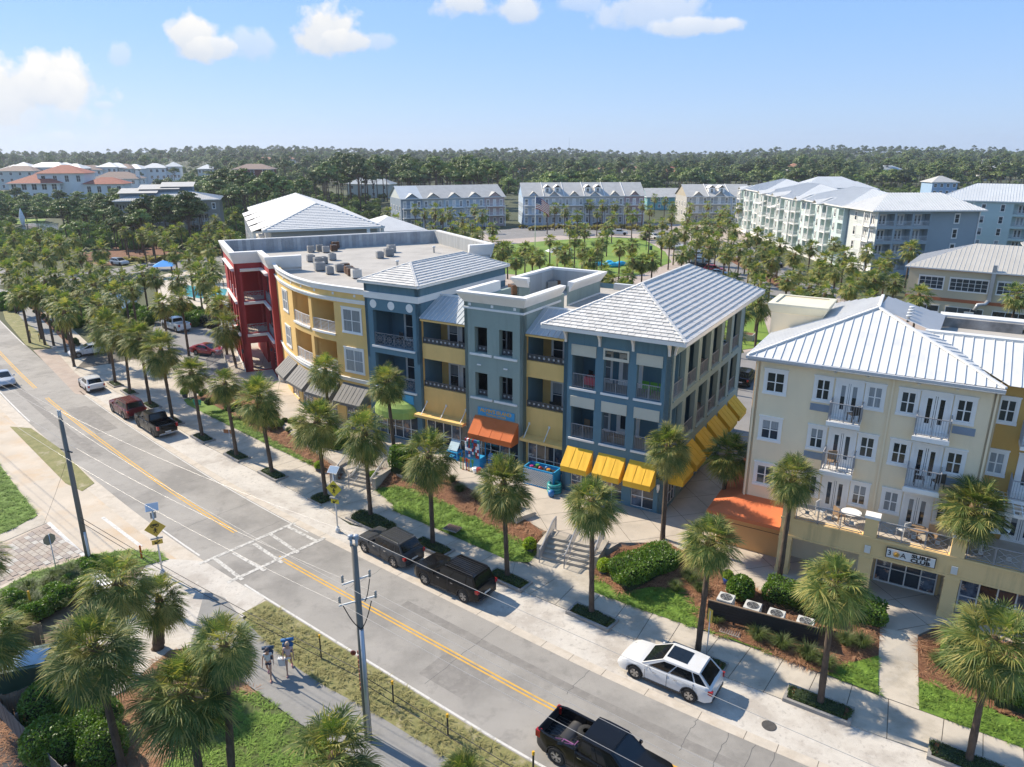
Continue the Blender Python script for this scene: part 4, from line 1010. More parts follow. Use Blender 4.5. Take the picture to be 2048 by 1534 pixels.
def text(root, s, x, y, z, size, m, rx=pi/2, rz=0, ext=.012, name='lettering', bold=0, align='CENTER', kids=True, sx=1.):
 cu = bpy.data.curves.new(name, 'FONT'); cu.body = s; cu.size = size; cu.extrude = ext; cu.align_x = align; cu.align_y = 'CENTER'; cu.offset = bold; cu.resolution_u = 3
 tmp = bpy.data.objects.new('tmp', cu); COL.objects.link(tmp); dg = bpy.context.evaluated_depsgraph_get(); me = bpy.data.meshes.new_from_object(tmp.evaluated_get(dg)); me.name = name
 bpy.data.objects.remove(tmp); me.materials.clear(); me.materials.append(m)
 o = place(name, me, root, (x, y, z)); o.rotation_euler = (rx, 0, rz); o.scale = (sx, 1, 1); return o
text(g, '95', 7.52, -.02, 3.62, .5, dark, bold=.015)
t = MB(); t.box(7.42, 7.6, -.12, 0, 2.7, 3.1); t.lathe([(.05,2.5),(.08,2.7)], 8, c=(7.5,-.07)); t.build('wall_lamp', white, g)
t = MB()
for i, x in enumerate((.15, 2.74, 5.17, 7.68)):
 for k in range(6):
  a0, a1 = k/6*pi/2, (k+1)/6*pi/2
  t.bar((x, -.9+.82*sin(a0)*1.0, 13.38-.95*(1-cos(a0))*1.1), (x, -.9+.82*sin(a1), 13.38-.95*(1-cos(a1))*1.1), .07)
 t.box(x-.075, x+.075, -.12, -.005, 12.3, 13.3)
t.build('eave_bracket', white, g)
t = MB()
for y in (.3, 6.6, 12.5, 18.8):
 for k in range(6):
  a0, a1 = k/6*pi/2, (k+1)/6*pi/2
  t.bar((WX+.9-.82*sin(a0), y, 13.38-.95*(1-cos(a0))*1.1), (WX+.9-.82*sin(a1), y, 13.38-.95*(1-cos(a1))*1.1), .07)
t.build('eave_bracket', white, g)
ex0, ex1, ey0, ey1, ze, zr = -1.3, WX+1.2, -1.1, DY+1.1, 13.55, 16.05
xm = (ex0+ex1)/2; r0, r1 = ey0+5.3, ey1-5.3
PA, PB, PC, PD = (ex0,ey0,ze), (ex1,ey0,ze), (ex1,ey1,ze), (ex0,ey1,ze); RA, RB = (xm,r0,zr), (xm,r1,zr)
tiles(g, PA, PB, RA, RA, True, tw=.46, tl=.36, seed=1)
tiles(g, PB, PC, RA, RB, False, tw=.40, tl=.40, seed=2)
tiles(g, PD, PA, RB, RA, False, tw=.40, tl=.40, seed=3); tiles(g, PC, PD, RB, RB, False, seed=4)
for a, b in ((PA,RA),(PB,RA),(PC,RB),(PD,RB),(RA,RB)): caps(g, a, b)
fascia(g, [(ex0,ey0),(ex1,ey0),(ex1,ey1),(ex0,ey1)], ze, .24)
t = MB(); t.quad((ex0,ey0,ze-.2),(ex1,ey0,ze-.2),(ex1,ey1,ze-.2),(ex0,ey1,ze-.2)); t.build('soffit', white, g)
railk = mat('dark_railing', (.10,.10,.105), .5, .05, 1)
# ---------- F and D: yellow recessed balcony bays --------------------------------
def bay(name, s0, s1, label, shoplab):
 v0 = 1.9; W_ = s1-s0; b = bldM(name, s0, v0, label)
 mb = MB()
 ops = [(0.0+.001, W_-.001, 9.85, 11.95), (0.001, W_-.001, 6.1, 8.55), (.15, W_-.15, .95, 3.35)]
 wall(mb, front(0), 0, W_, FL-.1, 12.0, .22, ops, 0)
 for zf, zt in ((9.0, 12.1), (5.3, 8.7)):
  room(mb, front(0), .02, W_-.02, zf, zt, .2, 2.6, 0)
  mb.box(.0, W_, .2, 2.6, zf-.2, zf-.01, 0)
  mb.quad((.03,.2,zf),(.03,2.6,zf),(.03,2.6,zt),(.03,.2,zt), m=1); mb.quad((W_-.03,.2,zf),(W_-.03,2.6,zf),(W_-.03,2.6,zt),(W_-.03,.2,zt), m=1)
 mb.box(0, W_, 2.6, 3.4, 8.0, 13.3, 0)
 mb.build('wall', [yelw, tealw if name[0] == 'y' else sagew], b)
 for z in (9.85, 6.1): railing(b, .02, .1, z, W_-.04, .52, 'squares', 0, railk)
 for zf in (9.0, 5.3):
  window(b, .9, 2.57, zf+.2, .95, 2.1, 0, 1, 2, .1); window(b, 2.1, 2.57, zf, 1.7, 2.35, 0, 2, 1, .1, door=True, st=0)
  if W_ > 4.3: window(b, 4.0, 2.57, zf+.2, .5, 2.1, 0, 1, 2, .08)
 # metal shed roof
 seams(b, (-.02,-.25,11.98), (W_+.02,-.25,11.98), (-.02,2.7,13.42), (W_+.02,2.7,13.42), .44, greymetal)
 t = MB(); t.box(0, W_, -.2, -.02, 11.78, 11.93); t.build('fascia', yelw, b)
 t = MB(); t.box(-.02, W_+.02, 2.66, 2.95, 13.3, 13.52); t.build('parapet_cap', white, b)
 # flat canopy over the shopfront
 t = MB(); t.box(-.35 if name == 'yellow_balcony_building' else 0, W_, -1.05, -.01, 3.62, 3.85); t.build('canopy', yelw, b)
 t = MB()
 for x in (.3, W_/2, W_-.3)[:3]: t.bar((x,-.9,3.85), (x,-.02,4.75), .025); t.box(x-.07, x+.07, -.06, -.005, 4.65, 4.85)
 t.build('canopy_tie', white, b)
 shop(b, .15, W_-.15, .88, 3.35, .08, 5)
 return b
bay('yellow_balcony_building', -22.0, -17.4, 'narrow yellow bay with recessed balconies between roundel block and sage green tower', '')
bay('yellow_bay_building', -12.0, -7.86, 'narrow yellow bay with recessed balconies between sage green tower and blue corner building', '')
# ---------- E: sage tower ------------------------------------------------------
e = bldM('sage_tower_building', -17.35, 1.4, 'sage green stucco tower block with a flared white cornice and an orange awning')
WE = 5.35; mb = MB()
ops = [(.95,2.1,9.98,12.05),(3.2,4.4,9.98,12.05),(.95,2.1,6.35,8.35),(3.2,4.4,6.35,8.35),(.5,4.9,.95,3.4)]
wall(mb, front(0), 0, WE, FL-.1, 14.0, .5, ops, 0)
wall(mb, rightf(WE), 0, 6.6, FL-.1, 14.0, .3, [], 0, extra=()); wall(mb, leftf(0), 0, 6.6, FL-.1, 14.0, .3, [], 0)
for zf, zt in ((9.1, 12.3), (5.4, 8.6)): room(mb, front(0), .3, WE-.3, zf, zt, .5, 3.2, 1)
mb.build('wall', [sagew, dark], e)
cor = [(-.02,13.93),(.03,13.95),(.1,14.1),(.42,14.62),(.45,14.78),(-.12,14.80),(-.12,13.3)]
t = MB(); bandpoly(t, [(WE, 0)][0:0]+[(0,5.2),(0,0),(WE,0),(WE,6.0)], cor); t.build('cornice', white, e)
t = MB(); bandpoly(t, [(0,5.2),(0,0),(WE,0),(WE,6.0)], [(.0,13.42),(.05,13.42),(.05,13.56),(.0,13.58)]); t.build('band', white, e)
t = MB()
for x in (.55, 2.6, 4.6): t.box(x-.1, x+.1, -.05, -.002, 13.68, 13.88)
t.build('plaque', white, e)
for x0, x1 in ((.95,2.1),(3.2,4.4)):
 for zb in (9.98, 6.35):
  t = MB(); t.box(x0-.45, x1+.45, -.1, .0, zb-.22, zb-.06); t.build('sill', white, e); railing(e, x0+.02, .42, zb-.02, x1-x0-.04, .5, 'squares', 0, railk); window(e, x0+.1, 3.17, zb-.7, .9, 2.2, 0, 1, 2, .08, st=0)
for x, z in ((1.35, 9.0), (3.8, 9.0)):
 t = MB(); t.box(x-.17, x+.17, -.09, -.003, z-.03, z+.06); t.build('wall_vent', white, e)
awning(e, .9, 4.95, -.01, 4.75, 1.15, 1.2, .45, awnora, seamn=4)
t = MB(); t.box(1.2, 4.6, -.08, -.005, 4.86, 5.5); sn = t.build('shop_sign', mat('sign_blue', (.05,.32,.58), .6, .05, 1), e)
sy = mat('sign_yellow', (.75,.42,.05), .6, .05, 1)
text(sn, "ALVIN'S ISLAND", 2.9, -.085, 5.30, .40, sy, bold=.008, sx=1.02); text(sn, "TROPICAL STORES", 2.9, -.085, 4.99, .22, sy, bold=.004, sx=1.)
shop(e, .5, 4.9, .88, 3.4, .12, 5)
# walled plant deck behind the tower
t = MB();
e2 = bldM('rooftop_plant_screen', -17.4, 9.6, 'open topped sage and white parapet box screening rooftop machines behind the green tower', cat='parapet')
mb = MB(); W2, D2 = 5.0, 6.4
for f, a0, a1 in ((rightf(W2), 0, D2), (leftf(0), 0, D2), (rearf(D2), 0, W2)): wall(mb, f, a0, a1, 12.5, 14.3, .16, [], 0)
mb.box(0, 1.2, 0, .16, 12.5, 14.3, 0); mb.build('wall', [sagew, greyclad], e2)
mb = MB(); mb.box(.17, .20, .2, D2-.2, 12.9, 14.5); mb.box(W2-.2, W2-.17, .2, D2-.2, 12.9, 14.5); mb.box(.2, W2-.2, D2-.2, D2-.17, 12.9, 14.5)
mb.build('inner_cladding', greyclad, e2)
t = MB(); bandpoly(t, [(1.2,0),(0,0)][::-1][0:0]+[(W2,0),(W2,D2),(0,D2),(0,0),(1.2,0)], [(o, z-.12+.0) for o, z in cor]); t.build('cornice', white, e2)
t = MB(); t.box(W2+.003, W2+.05, 0, D2, 12.65, 12.8); t.build('band', white, e2)
# ---------- C: blue block with three roundels -----------------------------------
c = bldM('roundel_building', -27.8, 1.6, 'blue stucco block with three white roundels and a white tiled hip roof')
WCx = 5.75; mb = MB(); DC = 13.6
ops = [(.85,5.1,9.15,12.2),(.85,5.1,5.45,8.45),(.8,5.2,.95,3.4)]
wall(mb, front(0), 0, WCx, FL-.1, 14.5, .4, ops, 0); wall(mb, rightf(WCx), 0, DC, 8, 14.5, .3, [], 0); wall(mb, leftf(0), 0, DC, 8, 14.5, .3, [], 0); wall(mb, rearf(DC), 0, WCx, 8, 14.5, .3, [], 0)
for zf, zt in ((9.0, 12.6), (5.3, 8.8)): room(mb, front(0), .4, WCx-.3, zf, zt, .4, 3.0, 0)
mb.box(WCx-.02, WCx+.001, .0, 2.0, FL, 8.1, 0)
mb.build('wall', [tealw], c)
for zb in (9.15, 5.45):
 t = MB(); t.box(.65, 5.3, -.12, .0, zb-.2, zb-.04); t.build('sill', white, c); railing(c, .87, .1, zb-.03, 4.21, 1.12, 'rings', 0, mat('mid_railing', (.2,.2,.21), .5, .05, 1))
 window(c, 1.9, 2.97, zb-.05, 1.0, 2.4, 0, 1, 2, .1, st=0); window(c, 3.3, 2.97, zb-.1, 1.6, 2.5, 0, 2, 1, .1, door=True, st=1)
t = MB(); bandpoly(t, [(0,DC),(0,0),(WCx,0),(WCx,DC)], [(0,13.2),(.06,13.2),(.06,13.72),(0,13.74)]); t.build('band', white, c)
for x in (.95, 2.9, 4.85):
 t = MB(); n_ = 20; P_ = [(x+.36*cos(2*pi*i/n_), -.03, 12.72+.36*sin(2*pi*i/n_)) for i in range(n_)]; t.quad(*P_)
 for i in range(n_): a, b = P_[i], P_[(i+1) % n_]; t.quad(a, b, (b[0],0,b[2]), (a[0],0,a[2]))
 t.build('roundel', white, c)
cx0, cx1, cy0, cy1, cz, czr = -.35, WCx+.35, -.4, DC+.3, 14.62, 15.95
cm = (cx0+cx1)/2; Q0, Q1 = (cm, cy0+3.2, czr), (cm, cy1-3.2, czr)
K = [(cx0,cy0,cz),(cx1,cy0,cz),(cx1,cy1,cz),(cx0,cy1,cz)]
tiles(c, K[0], K[1], Q0, Q0, True, tw=.42, tl=.34, seed=5, budget=120); tiles(c, K[1], K[2], Q0, Q1, False, tw=.4, tl=.36, seed=6); tiles(c, K[3], K[0], Q1, Q0, False, tw=.4, tl=.36, seed=7); tiles(c, K[2], K[3], Q1, Q1, False, seed=8)
for a, b in ((K[0],Q0),(K[1],Q0),(K[2],Q1),(K[3],Q1),(Q0,Q1)): caps(c, a, b)
fascia(c, [q[:2] for q in K], cz, .14)
# domed green canopy over the door
t = MB(); NS = 12
for i in range(NS):
 a0, a1 = pi*i/NS, pi*(i+1)/NS
 for j in range(4):
  f0, f1 = j/4, (j+1)/4
  def dp(a, f): r_ = sin(f*pi/2*.98+.02); h_ = cos(f*pi/2)*.9; return (2.95-cos(a)*2.2*r_, -.01-sin(a)*1.35*r_, 3.75+h_)
  t.quad(dp(a0,f0), dp(a1,f0), dp(a1,f1), dp(a0,f1))
 e0, e1 = dp(a0,1), dp(a1,1); t.quad(e0, e1, (e1[0],e1[1],3.2), (e0[0],e0[1],3.2))
t.build('dome_awning', awngrn, c)
shop(c, .8, 5.2, .88, 3.4, .15, 5)
t = MB(); t.box(2.2, 4.9, -.06, -.004, 4.35, 5.1); s_ = t.build('shop_sign', mat('sign_blue', (.05,.32,.58), .6, .05, 1), c);
t = MB(); t.lathe([(.02,0),(.3,0),(.3,.02),(.02,.02)], 16); q_ = t.build('sun_emblem', sy, s_, (3.4,-.08,4.78)); q_.rotation_euler = (pi/2,0,0)
# ---------- B: yellow curved building ---------------------------------------------
BP = [FM.w(-27.8,1.9),FM.w(-29.5,1.9),FM.w(-31.6,1.95)]+[Vector((a,b,0)) for a, b in ((-17.75,64.85),(-19.1,66.35),(-20.6,68.15),(-22.37,71.0),(-23.8,73.6),(-24.6,75.6),(-25.0,76.4))]
BPs = resample(smooth(BP, 2), .4)
BL = [0]
for a, b in zip(BPs, BPs[1:]): BL.append(BL[-1]+(b-a).length)
br = empty('curved_yellow_building', BP[0]+Vector((0,0,0)), 0, 'curved yellow stucco building with white bands beside the red corner block', 'building')
def bcurve(a, d, z, rel=True):
 i = 0
 while i < len(BL)-2 and BL[i+1] < a: i += 1
 k = (a-BL[i])/max(1e-6, BL[i+1]-BL[i]); p = BPs[i].lerp(BPs[i+1], k)
 j0, j1 = max(0, i-2), min(len(BPs)-1, i+3); t = (BPs[j1]-BPs[j0]).normalized(); n = Vector((t.y, -t.x, 0))   # into the block
 q = p+n*d-BP[0]; return (q.x, q.y, z)
mb = MB(); ops = []
for dz in (0, -3.65):
 ops += [(.85,2.95,9.8+dz,11.85+dz),(4.05,7.4,9.4+dz,12.3+dz),(7.95,11.8,9.4+dz,12.3+dz),(13.7,15.5,9.85+dz,11.8+dz)]
ops += [(.8,3.4,.95,3.3),(4.6,7.2,.95,3.3),(8.6,11.4,.95,3.3),(12.6,15.2,.95,3.3)]
xt = [i*.5 for i in range(1, 40)]
LB = BL[-1]
wall(mb, bcurve, 0, LB, FL-.1, 13.6, .4, ops, 0, extra=xt)
for dz in (0, -3.65):
 for a, b in ((4.05,7.4),(7.95,11.8)):
  f = bcurve; n_ = 4
  for i in range(n_):
   p, q = a+(b-a)*i/n_, a+(b-a)*(i+1)/n_
   mb.quad(f(p,2.3,9.3+dz), f(q,2.3,9.3+dz), f(q,2.3,12.4+dz), f(p,2.3,12.4+dz)); mb.quad(f(p,.2,9.3+dz), f(q,.2,9.3+dz), f(q,2.3,9.3+dz), f(p,2.3,9.3+dz)); mb.quad(f(p,.2,12.4+dz), f(q,.2,12.4+dz), f(q,2.3,12.4+dz), f(p,2.3,12.4+dz))
  for p in (a, b): mb.quad(f(p,.3,9.3+dz), f(p,2.3,9.3+dz), f(p,2.3,12.4+dz), f(p,.3,12.4+dz))
mb.build('wall', yelw, br)
def cband(name, z0, z1, out, m):
 t = MB(); aa = [i*.5 for i in range(int(LB/.5)+1)]
 for p, q in zip(aa, aa[1:]):
  t.quad(bcurve(p,-out,z0), bcurve(q,-out,z0), bcurve(q,-out,z1), bcurve(p,-out,z1)); t.quad(bcurve(p,-out,z1), bcurve(q,-out,z1), bcurve(q,.1,z1+.02), bcurve(p,.1,z1+.02)); t.quad(bcurve(p,0,z0-.03), bcurve(q,0,z0-.03), bcurve(q,-out,z0), bcurve(p,-out,z0))
 t.build(name, m, br)
cband('cornice', 13.3, 13.72, .14, white); cband('cornice_cap', 13.73, 13.8, .26, white); cband('band', 12.42, 12.62, .10, white); cband('band', 12.63, 12.74, .17, white); cband('band', 5.2, 5.45, .10, white); cband('band', 5.46, 5.54, .16, white)
t = MB()
for a in (1.4, 4.0, 6.6, 9.2, 11.8, 14.6):
 P_ = [bcurve(a-.11,-.05,12.98), bcurve(a+.11,-.05,12.98), bcurve(a+.11,-.05,13.2), bcurve(a-.11,-.05,13.2)]; t.quad(*P_)
 for p, q in zip(P_, P_[1:]+P_[:1]): t.quad(p, q, tuple(Vector(q)+(Vector(bcurve(a,.0,0))-Vector(bcurve(a,-.05,0)))), tuple(Vector(p)+(Vector(bcurve(a,.0,0))-Vector(bcurve(a,-.05,0)))))
t.build('plaque', white, br)
def bang(a):
 p, q = Vector(bcurve(a-.3,0,0)), Vector(bcurve(a+.3,0,0)); d = p-q; return atan2(d.y, d.x)
for dz in (0, -3.65):
 for a0, a1, z, h_ in ((.85,2.95,9.8,2.05),(13.7,15.5,9.85,1.95)):
  o_ = bcurve(a1, -.01, z+dz); window(br, o_[0], o_[1], o_[2], a1-a0, h_, bang((a0+a1)/2), 2, 2, .14, st=1)
 for a0, a1 in ((4.05,7.4),(7.95,11.8)):
  n_ = 1 if a0 < 5 else 2
  for i in range(n_):
   p, q = a0+(a1-a0)*i/n_, a0+(a1-a0)*(i+1)/n_; o_ = Vector(bcurve(q, .1, 9.4+dz)); w_ = (o_-Vector(bcurve(p, .1, 9.4+dz))).length; d_ = Vector(bcurve(p,.1,0))-Vector(bcurve(q,.1,0)); railing(br, o_.x, o_.y, o_.z, w_, 1.05, 'horiz', atan2(d_.y, d_.x), railw)
  t = MB()
  for i in range(6):
   p, q = a0-.05+(a1-a0+.1)*i/6, a0-.05+(a1-a0+.1)*(i+1)/6; t.quad(bcurve(p,-.09,9.22+dz), bcurve(q,-.09,9.22+dz), bcurve(q,-.09,9.4+dz), bcurve(p,-.09,9.4+dz)); t.quad(bcurve(p,-.09,9.4+dz), bcurve(q,-.09,9.4+dz), bcurve(q,.1,9.41+dz), bcurve(p,.1,9.41+dz))
  t.build('sill', white, br)
  m_ = (a0+a1)/2+.3; o_ = bcurve(m_+.8, 2.27, 9.32+dz); window(br, o_[0], o_[1], o_[2], 1.6, 2.4, bang(m_), 2, 1, .1, door=True, st=1)
for a0, a1 in ((.3,3.5),(4.0,7.4),(7.9,11.6),(12.2,15.6)):
 o_ = bcurve(a1, -.01, 0); e_ = rot_child(br, (o_[0], o_[1], 0), bang((a0+a1)/2)); e_.name = 'awning_bay'
 awning(e_, 0, a1-a0, 0, 4.95, 1.5, 1.35, .28, awngry, seamn=7)
for a0, a1 in ((.8,3.4),(4.6,7.2),(8.6,11.4),(12.6,15.2)):
 o_ = bcurve(a1, .1, 0); e_ = rot_child(br, (o_[0], o_[1], 0), bang((a0+a1)/2)); e_.name = 'shopfront'; shop(e_, 0, a1-a0, .88, 3.3, 0, 3)
# ---------- A: red corner building --------------------------------------------------
a_ = empty('red_corner_building', FA.w(7.5, 79.5, 0), R(26), 'dark red corner building with white slab edges and a flared white cornice', 'building')
mb = MB(); N0, PW = 2.9, 5.4        # notch depth along x, and y
lops = [(6.3+2.9*i, 8.6+2.9*i, zb, zb+zh) for i in range(3) for zb, zh in ((9.1,3.0),(5.4,3.0),(1.0,3.2))]
wall(mb, leftf(0), PW, 17.6, FL-.3, 13.4, .4, lops, 0)
wall(mb, front(PW), 0, N0, FL-.3, 13.4, .4, [(.7,2.85,9.1,12.3),(.7,2.85,5.4,8.6),(.85,2.85,.9,4.2)], 0)
wall(mb, leftf(N0), .0, PW+.4, FL-.3, 13.4, .4, [(1.0,5.3,9.1,12.3),(1.0,5.3,5.4,8.6),(1.3,5.2,.9,4.2)], 0)
mb.box(N0+.401, N0+1.1, 0, .5, FL-.3, 13.4, 0)
for zf in (9.0, 5.3):
 mb.box(.4, 6.2, PW+.4, 9.2, zf-.25, zf-.02, 1); mb.box(N0+.4, 6.2, .5, PW+.4, zf-.25, zf-.02, 1)
mb.box(.3, 6.4, PW+.4, 17.2, 12.6, 12.8, 0); mb.box(N0+.3, 6.4, .4, PW+.4, 12.6, 12.8, 0)
mb.box(2.9, 3.1, 8.6, 17.2, FL-.3, 12.6, 0); mb.box(3.1, 6.2, 8.9, 9.1, FL-.3, 12.6, 0); mb.box(5.6, 5.8, .5, 9, FL-.3, 12.6, 0);
for x, y in ((0,10.2),(0,13.1)): mb.box(.4, 2.9, y-.1, y+.1, 4.9, 12.6, 0)
mb.build('wall', [redw, plazac], a_)
for zf in (9.0, 5.3):
 t = MB(); bandpoly(t, [(0,17.6),(0,PW),(.6,PW)][0:0]+[(.62,PW),(2.88,PW)], [(0,zf-.32),(.22,zf-.30),(.3,zf-.02),(0,zf)]); bandpoly(t, [(N0,PW-.05),(N0,.9)], [(0,zf-.32),(.22,zf-.30),(.3,zf-.02),(0,zf)]); bandpoly(t, [(0,15.5),(0,6.1)], [(0,zf-.32),(.22,zf-.30),(.3,zf-.02),(0,zf)]); t.build('slab_edge', white, a_)
 railing(a_, .72, PW+.15, zf+.02, 2.1, 1.08, 'rings'); railing(a_, N0+.15, 5.28, zf+.02, 4.2, 1.08, 'rings', -pi/2)
 for i in range(3): railing(a_, .15, 8.55+2.9*i, zf+.02, 2.2, 1.08, 'rings', -pi/2, railw)
t = MB(); bandpoly(t, [(.55,PW),(2.88,PW)], [(0,12.35),(.3,12.4),(.42,12.68),(0,12.7)]); bandpoly(t, [(N0,PW-.05),(N0,.95)], [(0,12.35),(.3,12.4),(.42,12.68),(0,12.7)]); bandpoly(t, [(0,15.5),(0,6.1)], [(0,12.35),(.3,12.4),(.42,12.68),(0,12.7)]); t.build('balcony_hood', white, a_)
t = MB(); prof = [(0,13.28),(.03,13.3),(.08,13.5),(.34,14.3),(.38,14.55),(-.22,14.57),(-.22,12.9)]
bandpoly(t, [(28.2,17.7),(0,17.6),(0,PW),(N0,PW),(N0,0),(6.3,0)][0:6], prof); t.build('cornice', white, a_)
t = MB(); t.box(N0+.3, 6.3, .25, .4, 12.8, 13.5); t.build('parapet', redw, a_)
t = MB(); bandpoly(t, [(28.6,0),(28.2,17.7)], prof); bandpoly(t, [(25.6,0),(28.6,0)], prof); t.build('cornice', white, a_)
# vertical cladding boards on the inside of the rear parapet
rb = random.Random(3); n_ = 0
for i in range(58):
 x0 = .4+i*.475; t = MB(); t.box(x0+.008, x0+.467, 17.22-rb.uniform(0,.02), 17.27, 12.92, 14.5); o_ = t.build('cladding_board', mat('clad%d' % rb.randrange(4), [(.30,.31,.31),(.37,.38,.38),(.43,.44,.43),(.34,.35,.36)][rb.randrange(4)], .8, .12, 1.5), a_)
for i in range(36):
 y0 = .3+i*.47; t = MB(); xx = 28.45-(y0/17.7)*.4; t.box(xx-.42, xx-.38, y0+.008, y0+.46, 12.92, 14.5); t.build('cladding_board', greyclad, a_)
t = MB(); bandpoly(t, [(0,17.6),(0,PW)], [(.02,FL-.3),(.05,FL-.3),(.05,1.3),(.02,1.32)]); t.build('plinth', white, a_)
t = MB(); t.box(N0-.06, N0+1.16, -.06, .56, FL-.3, 1.9); t.build('plinth', white, a_)
for (x, y, r_) in ((-.1,5.8,0),(1.0+N0-.9, PW-.12, 0)):
 t = MB(); t.lathe([(.05,3.0),(.12,3.1),(.13,3.4),(.03,3.55)], 8, c=(x,y)); t.build('wall_lantern', darkmetal, a_)
window(a_, 3.06, 9.6, 9.2, 1.5, 2.3, -pi/2, 2, 1, .1, door=True, st=1) if 0 else None
for zf in (9.0, 5.3): window(a_, 5.57, 3.6, zf, 1.6, 2.4, -pi/2, 2, 1, .1, door=True, st=1); window(a_, 3.4, 8.87, zf, 1.6, 2.4, 0, 2, 1, .1, door=True, st=1)
shop(a_, 3.4, 5.4, .88, 3.4, 8.8, 2)
# ---------- flat roofs ---------------------------------------------------------
def roofsheet(name, pts, z, m=flatroof): return sheet(name, pts, z, m, kind=None)
rs_ = [FA.w(7.6,97.1), FA.w(35.7,97.2), FA.w(36.0,79.6), FM.w(-27.6,17), FM.w(-27.6,2.1)]+[p+Vector((0.03,.0,0)) for p in BPs[2:-2:3]]+[FA.w(10.5,79.7), FA.w(10.5,85), FA.w(7.6,85)]
def inset(P_, k=.0): return P_
o_ = sheet('flat_roof', rs_, 12.93, flatroof, kind=None); o_.parent = a_; o_.matrix_parent_inverse = a_.matrix_basis.inverted() if False else Matrix.Identity(4)
_m = (Matrix.Translation(a_.location) @ Matrix.Rotation(a_.rotation_euler[2], 4, 'Z')).inverted(); o_.matrix_local = _m
def reparent(o, p):
 M_ = (Matrix.Translation(p.location) @ Matrix.Rotation(p.rotation_euler[2], 4, 'Z')).inverted(); o.parent = p; o.matrix_local = M_
o_ = sheet('flat_roof', [FM.w(-22.0,4.6),FM.w(-17.3,4.6),FM.w(-17.3,1.9),FM.w(-12.1,1.9),FM.w(-12.1,4.6),FM.w(-7.9,4.6),FM.w(-7.9,19),FM.w(-22,19)], 12.62, flatroof, kind=None); reparent(o_, e)
t = MB();
for a, b in ((FM.w(-22,19),FM.w(-7.9,19)),):
 t.quad(a+Vector((0,0,1)), b+Vector((0,0,1)), b+Vector((0,0,13.1)), a+Vector((0,0,13.1)))
o_ = t.build('rear_wall', tealw); reparent(o_, e)
o_ = sheet('parapet', [FM.w(-12.2,18.6),FM.w(-7.9,18.6),FM.w(-7.9,19.05),FM.w(-12.2,19.05)], 13.2, zinc, kind=None, thick=.7); reparent(o_, e)
# body of the red and yellow block behind the curved front (keeps daylight out)
# ================= cream building on the right =================
h = bldM('cream_building', 5.5, -1.0, 'cream stucco building with white metal hip roof and balconies above the surf shop podium')
WH = 12.35
mb = MB(); ops = []
wins = []
for z3, dz in ((11.3, 0), (8.3, -3.0), (5.3, -6.0)):
 wins += [(.7, 1.75, z3, 1.25, 0), (3.5, 4.25, z3, 1.25, 0), (4.65, 5.85, 10.62+dz, 1.95, 1), (6.2, 6.95, z3, 1.25, 0), (7.85, 8.6, z3, 1.25, 0), (8.95, 10.15, 10.62+dz, 1.95, 1), (10.5, 11.25, z3, 1.25, 0)]
wall(mb, front(0), 0, WH, FL-.1, 13.4, .3, [(a, b, z, z+hh) for a, b, z, hh, d in wins if z > 4.5], 0)
wall(mb, leftf(0), 0, 16, FL-.1, 13.4, .3, [], 0); wall(mb, rightf(WH), 0, 1.2, 4.6, 13.4, .3, [], 0)
mb.build('wall', creamw, h)
for a, b, z, hh, d in wins:
 z_ = z if d else z; window(h, a, -.005, z, b-a, hh, 0, 2, 1 if d else 2, .15, door=bool(d))
for dz in (0, -3.0):
 for a in (4.45, 8.75):
  t = MB(); t.box(a, a+1.65, -1.2, -.01, 10.32+dz, 10.52+dz); t.box(a-.05, a+1.7, -1.25, -1.18, 10.25+dz, 10.5+dz); bo = t.build('balcony_slab', white, h)
  railing(bo, a, -1.15, 10.52+dz, 1.65, 1.08, 'bars'); railing(bo, a+.02, -.05, 10.52+dz, 1.1, 1.08, 'bars', -pi/2); railing(bo, a+1.63, -1.13, 10.52+dz, 1.1, 1.08, 'bars', pi/2)
for x, z in ((3.3, 10.6), (10.5, 10.6), (3.3, 7.6), (10.5, 7.6)):
 t = MB(); t.box(x, x+1.05, -.04, -.005, z, z+.42)
 for k in range(5): t.box(x+.04, x+1.01, -.055, -.03, z+.05+k*.075, z+.08+k*.075)
 t.build('ac_grille', mat('grille_blue', (.25,.30,.36), .6, .1, 1), h)
t = MB()
for x in (4.4, 6.1, 8.6, 10.4): t.lathe([(.02,13.02),(.09,13.02),(.09,13.08),(.02,13.08)], 10, c=(x,-.02))
t.build('soffit_light', white, h)
for x in (.12, 7.4, 12.2): t = MB(); t.box(x-.05, x+.05, -.11, -.012, 4.6 if x > 1 else 1, 13.3); t.build('downpipe', creamw, h)
# roof
ze = 13.5; P0, P1 = (-.4,-.6,ze), (WH+.1,-.4,ze); A1, A2 = (5.75,5.0,16.0), (5.6,9.3,16.0)
seams(h, P0, P1, A1, A1, .46); seams(h, (-.4,14.9,ze), P0, A2, A1, .46)
seams(h, P1, (9.1,4.6,14.9), A1, A1, .46); seams(h, (9.1,4.6,14.9), (9.3,10.5,14.9), A1, A2, .3)
seams(h, (9.3,10.5,14.9), (-.4,14.9,ze), A2, A2, .46)
for a, b in ((P0,A1),(P1,A1),(A1,A2)): caps(h, a, b, metalroof, .11, 2.)
t = MB(); bandpoly(t, [(-.4,14.9),(-.4,-.6),(WH+.1,-.6)], [(-.02,ze-.2),(.08,ze-.16),(.1,ze+.01),(0,ze+.02)]); t.box(-.38, WH+.1, -.58, .3, ze-.25, ze-.21); t.build('gutter', mat('gutter_metal', (.50,.52,.54), .45, .05, 1), h)
t = MB()
for y in (5.2, 6.2, 7.2, 8.2): t.lathe([(.08,15.3),(.08,15.62),(.15,15.64),(.15,15.72)], 8, c=(7.4,y))
t.build('roof_vents', zinc, h, kind='stuff')
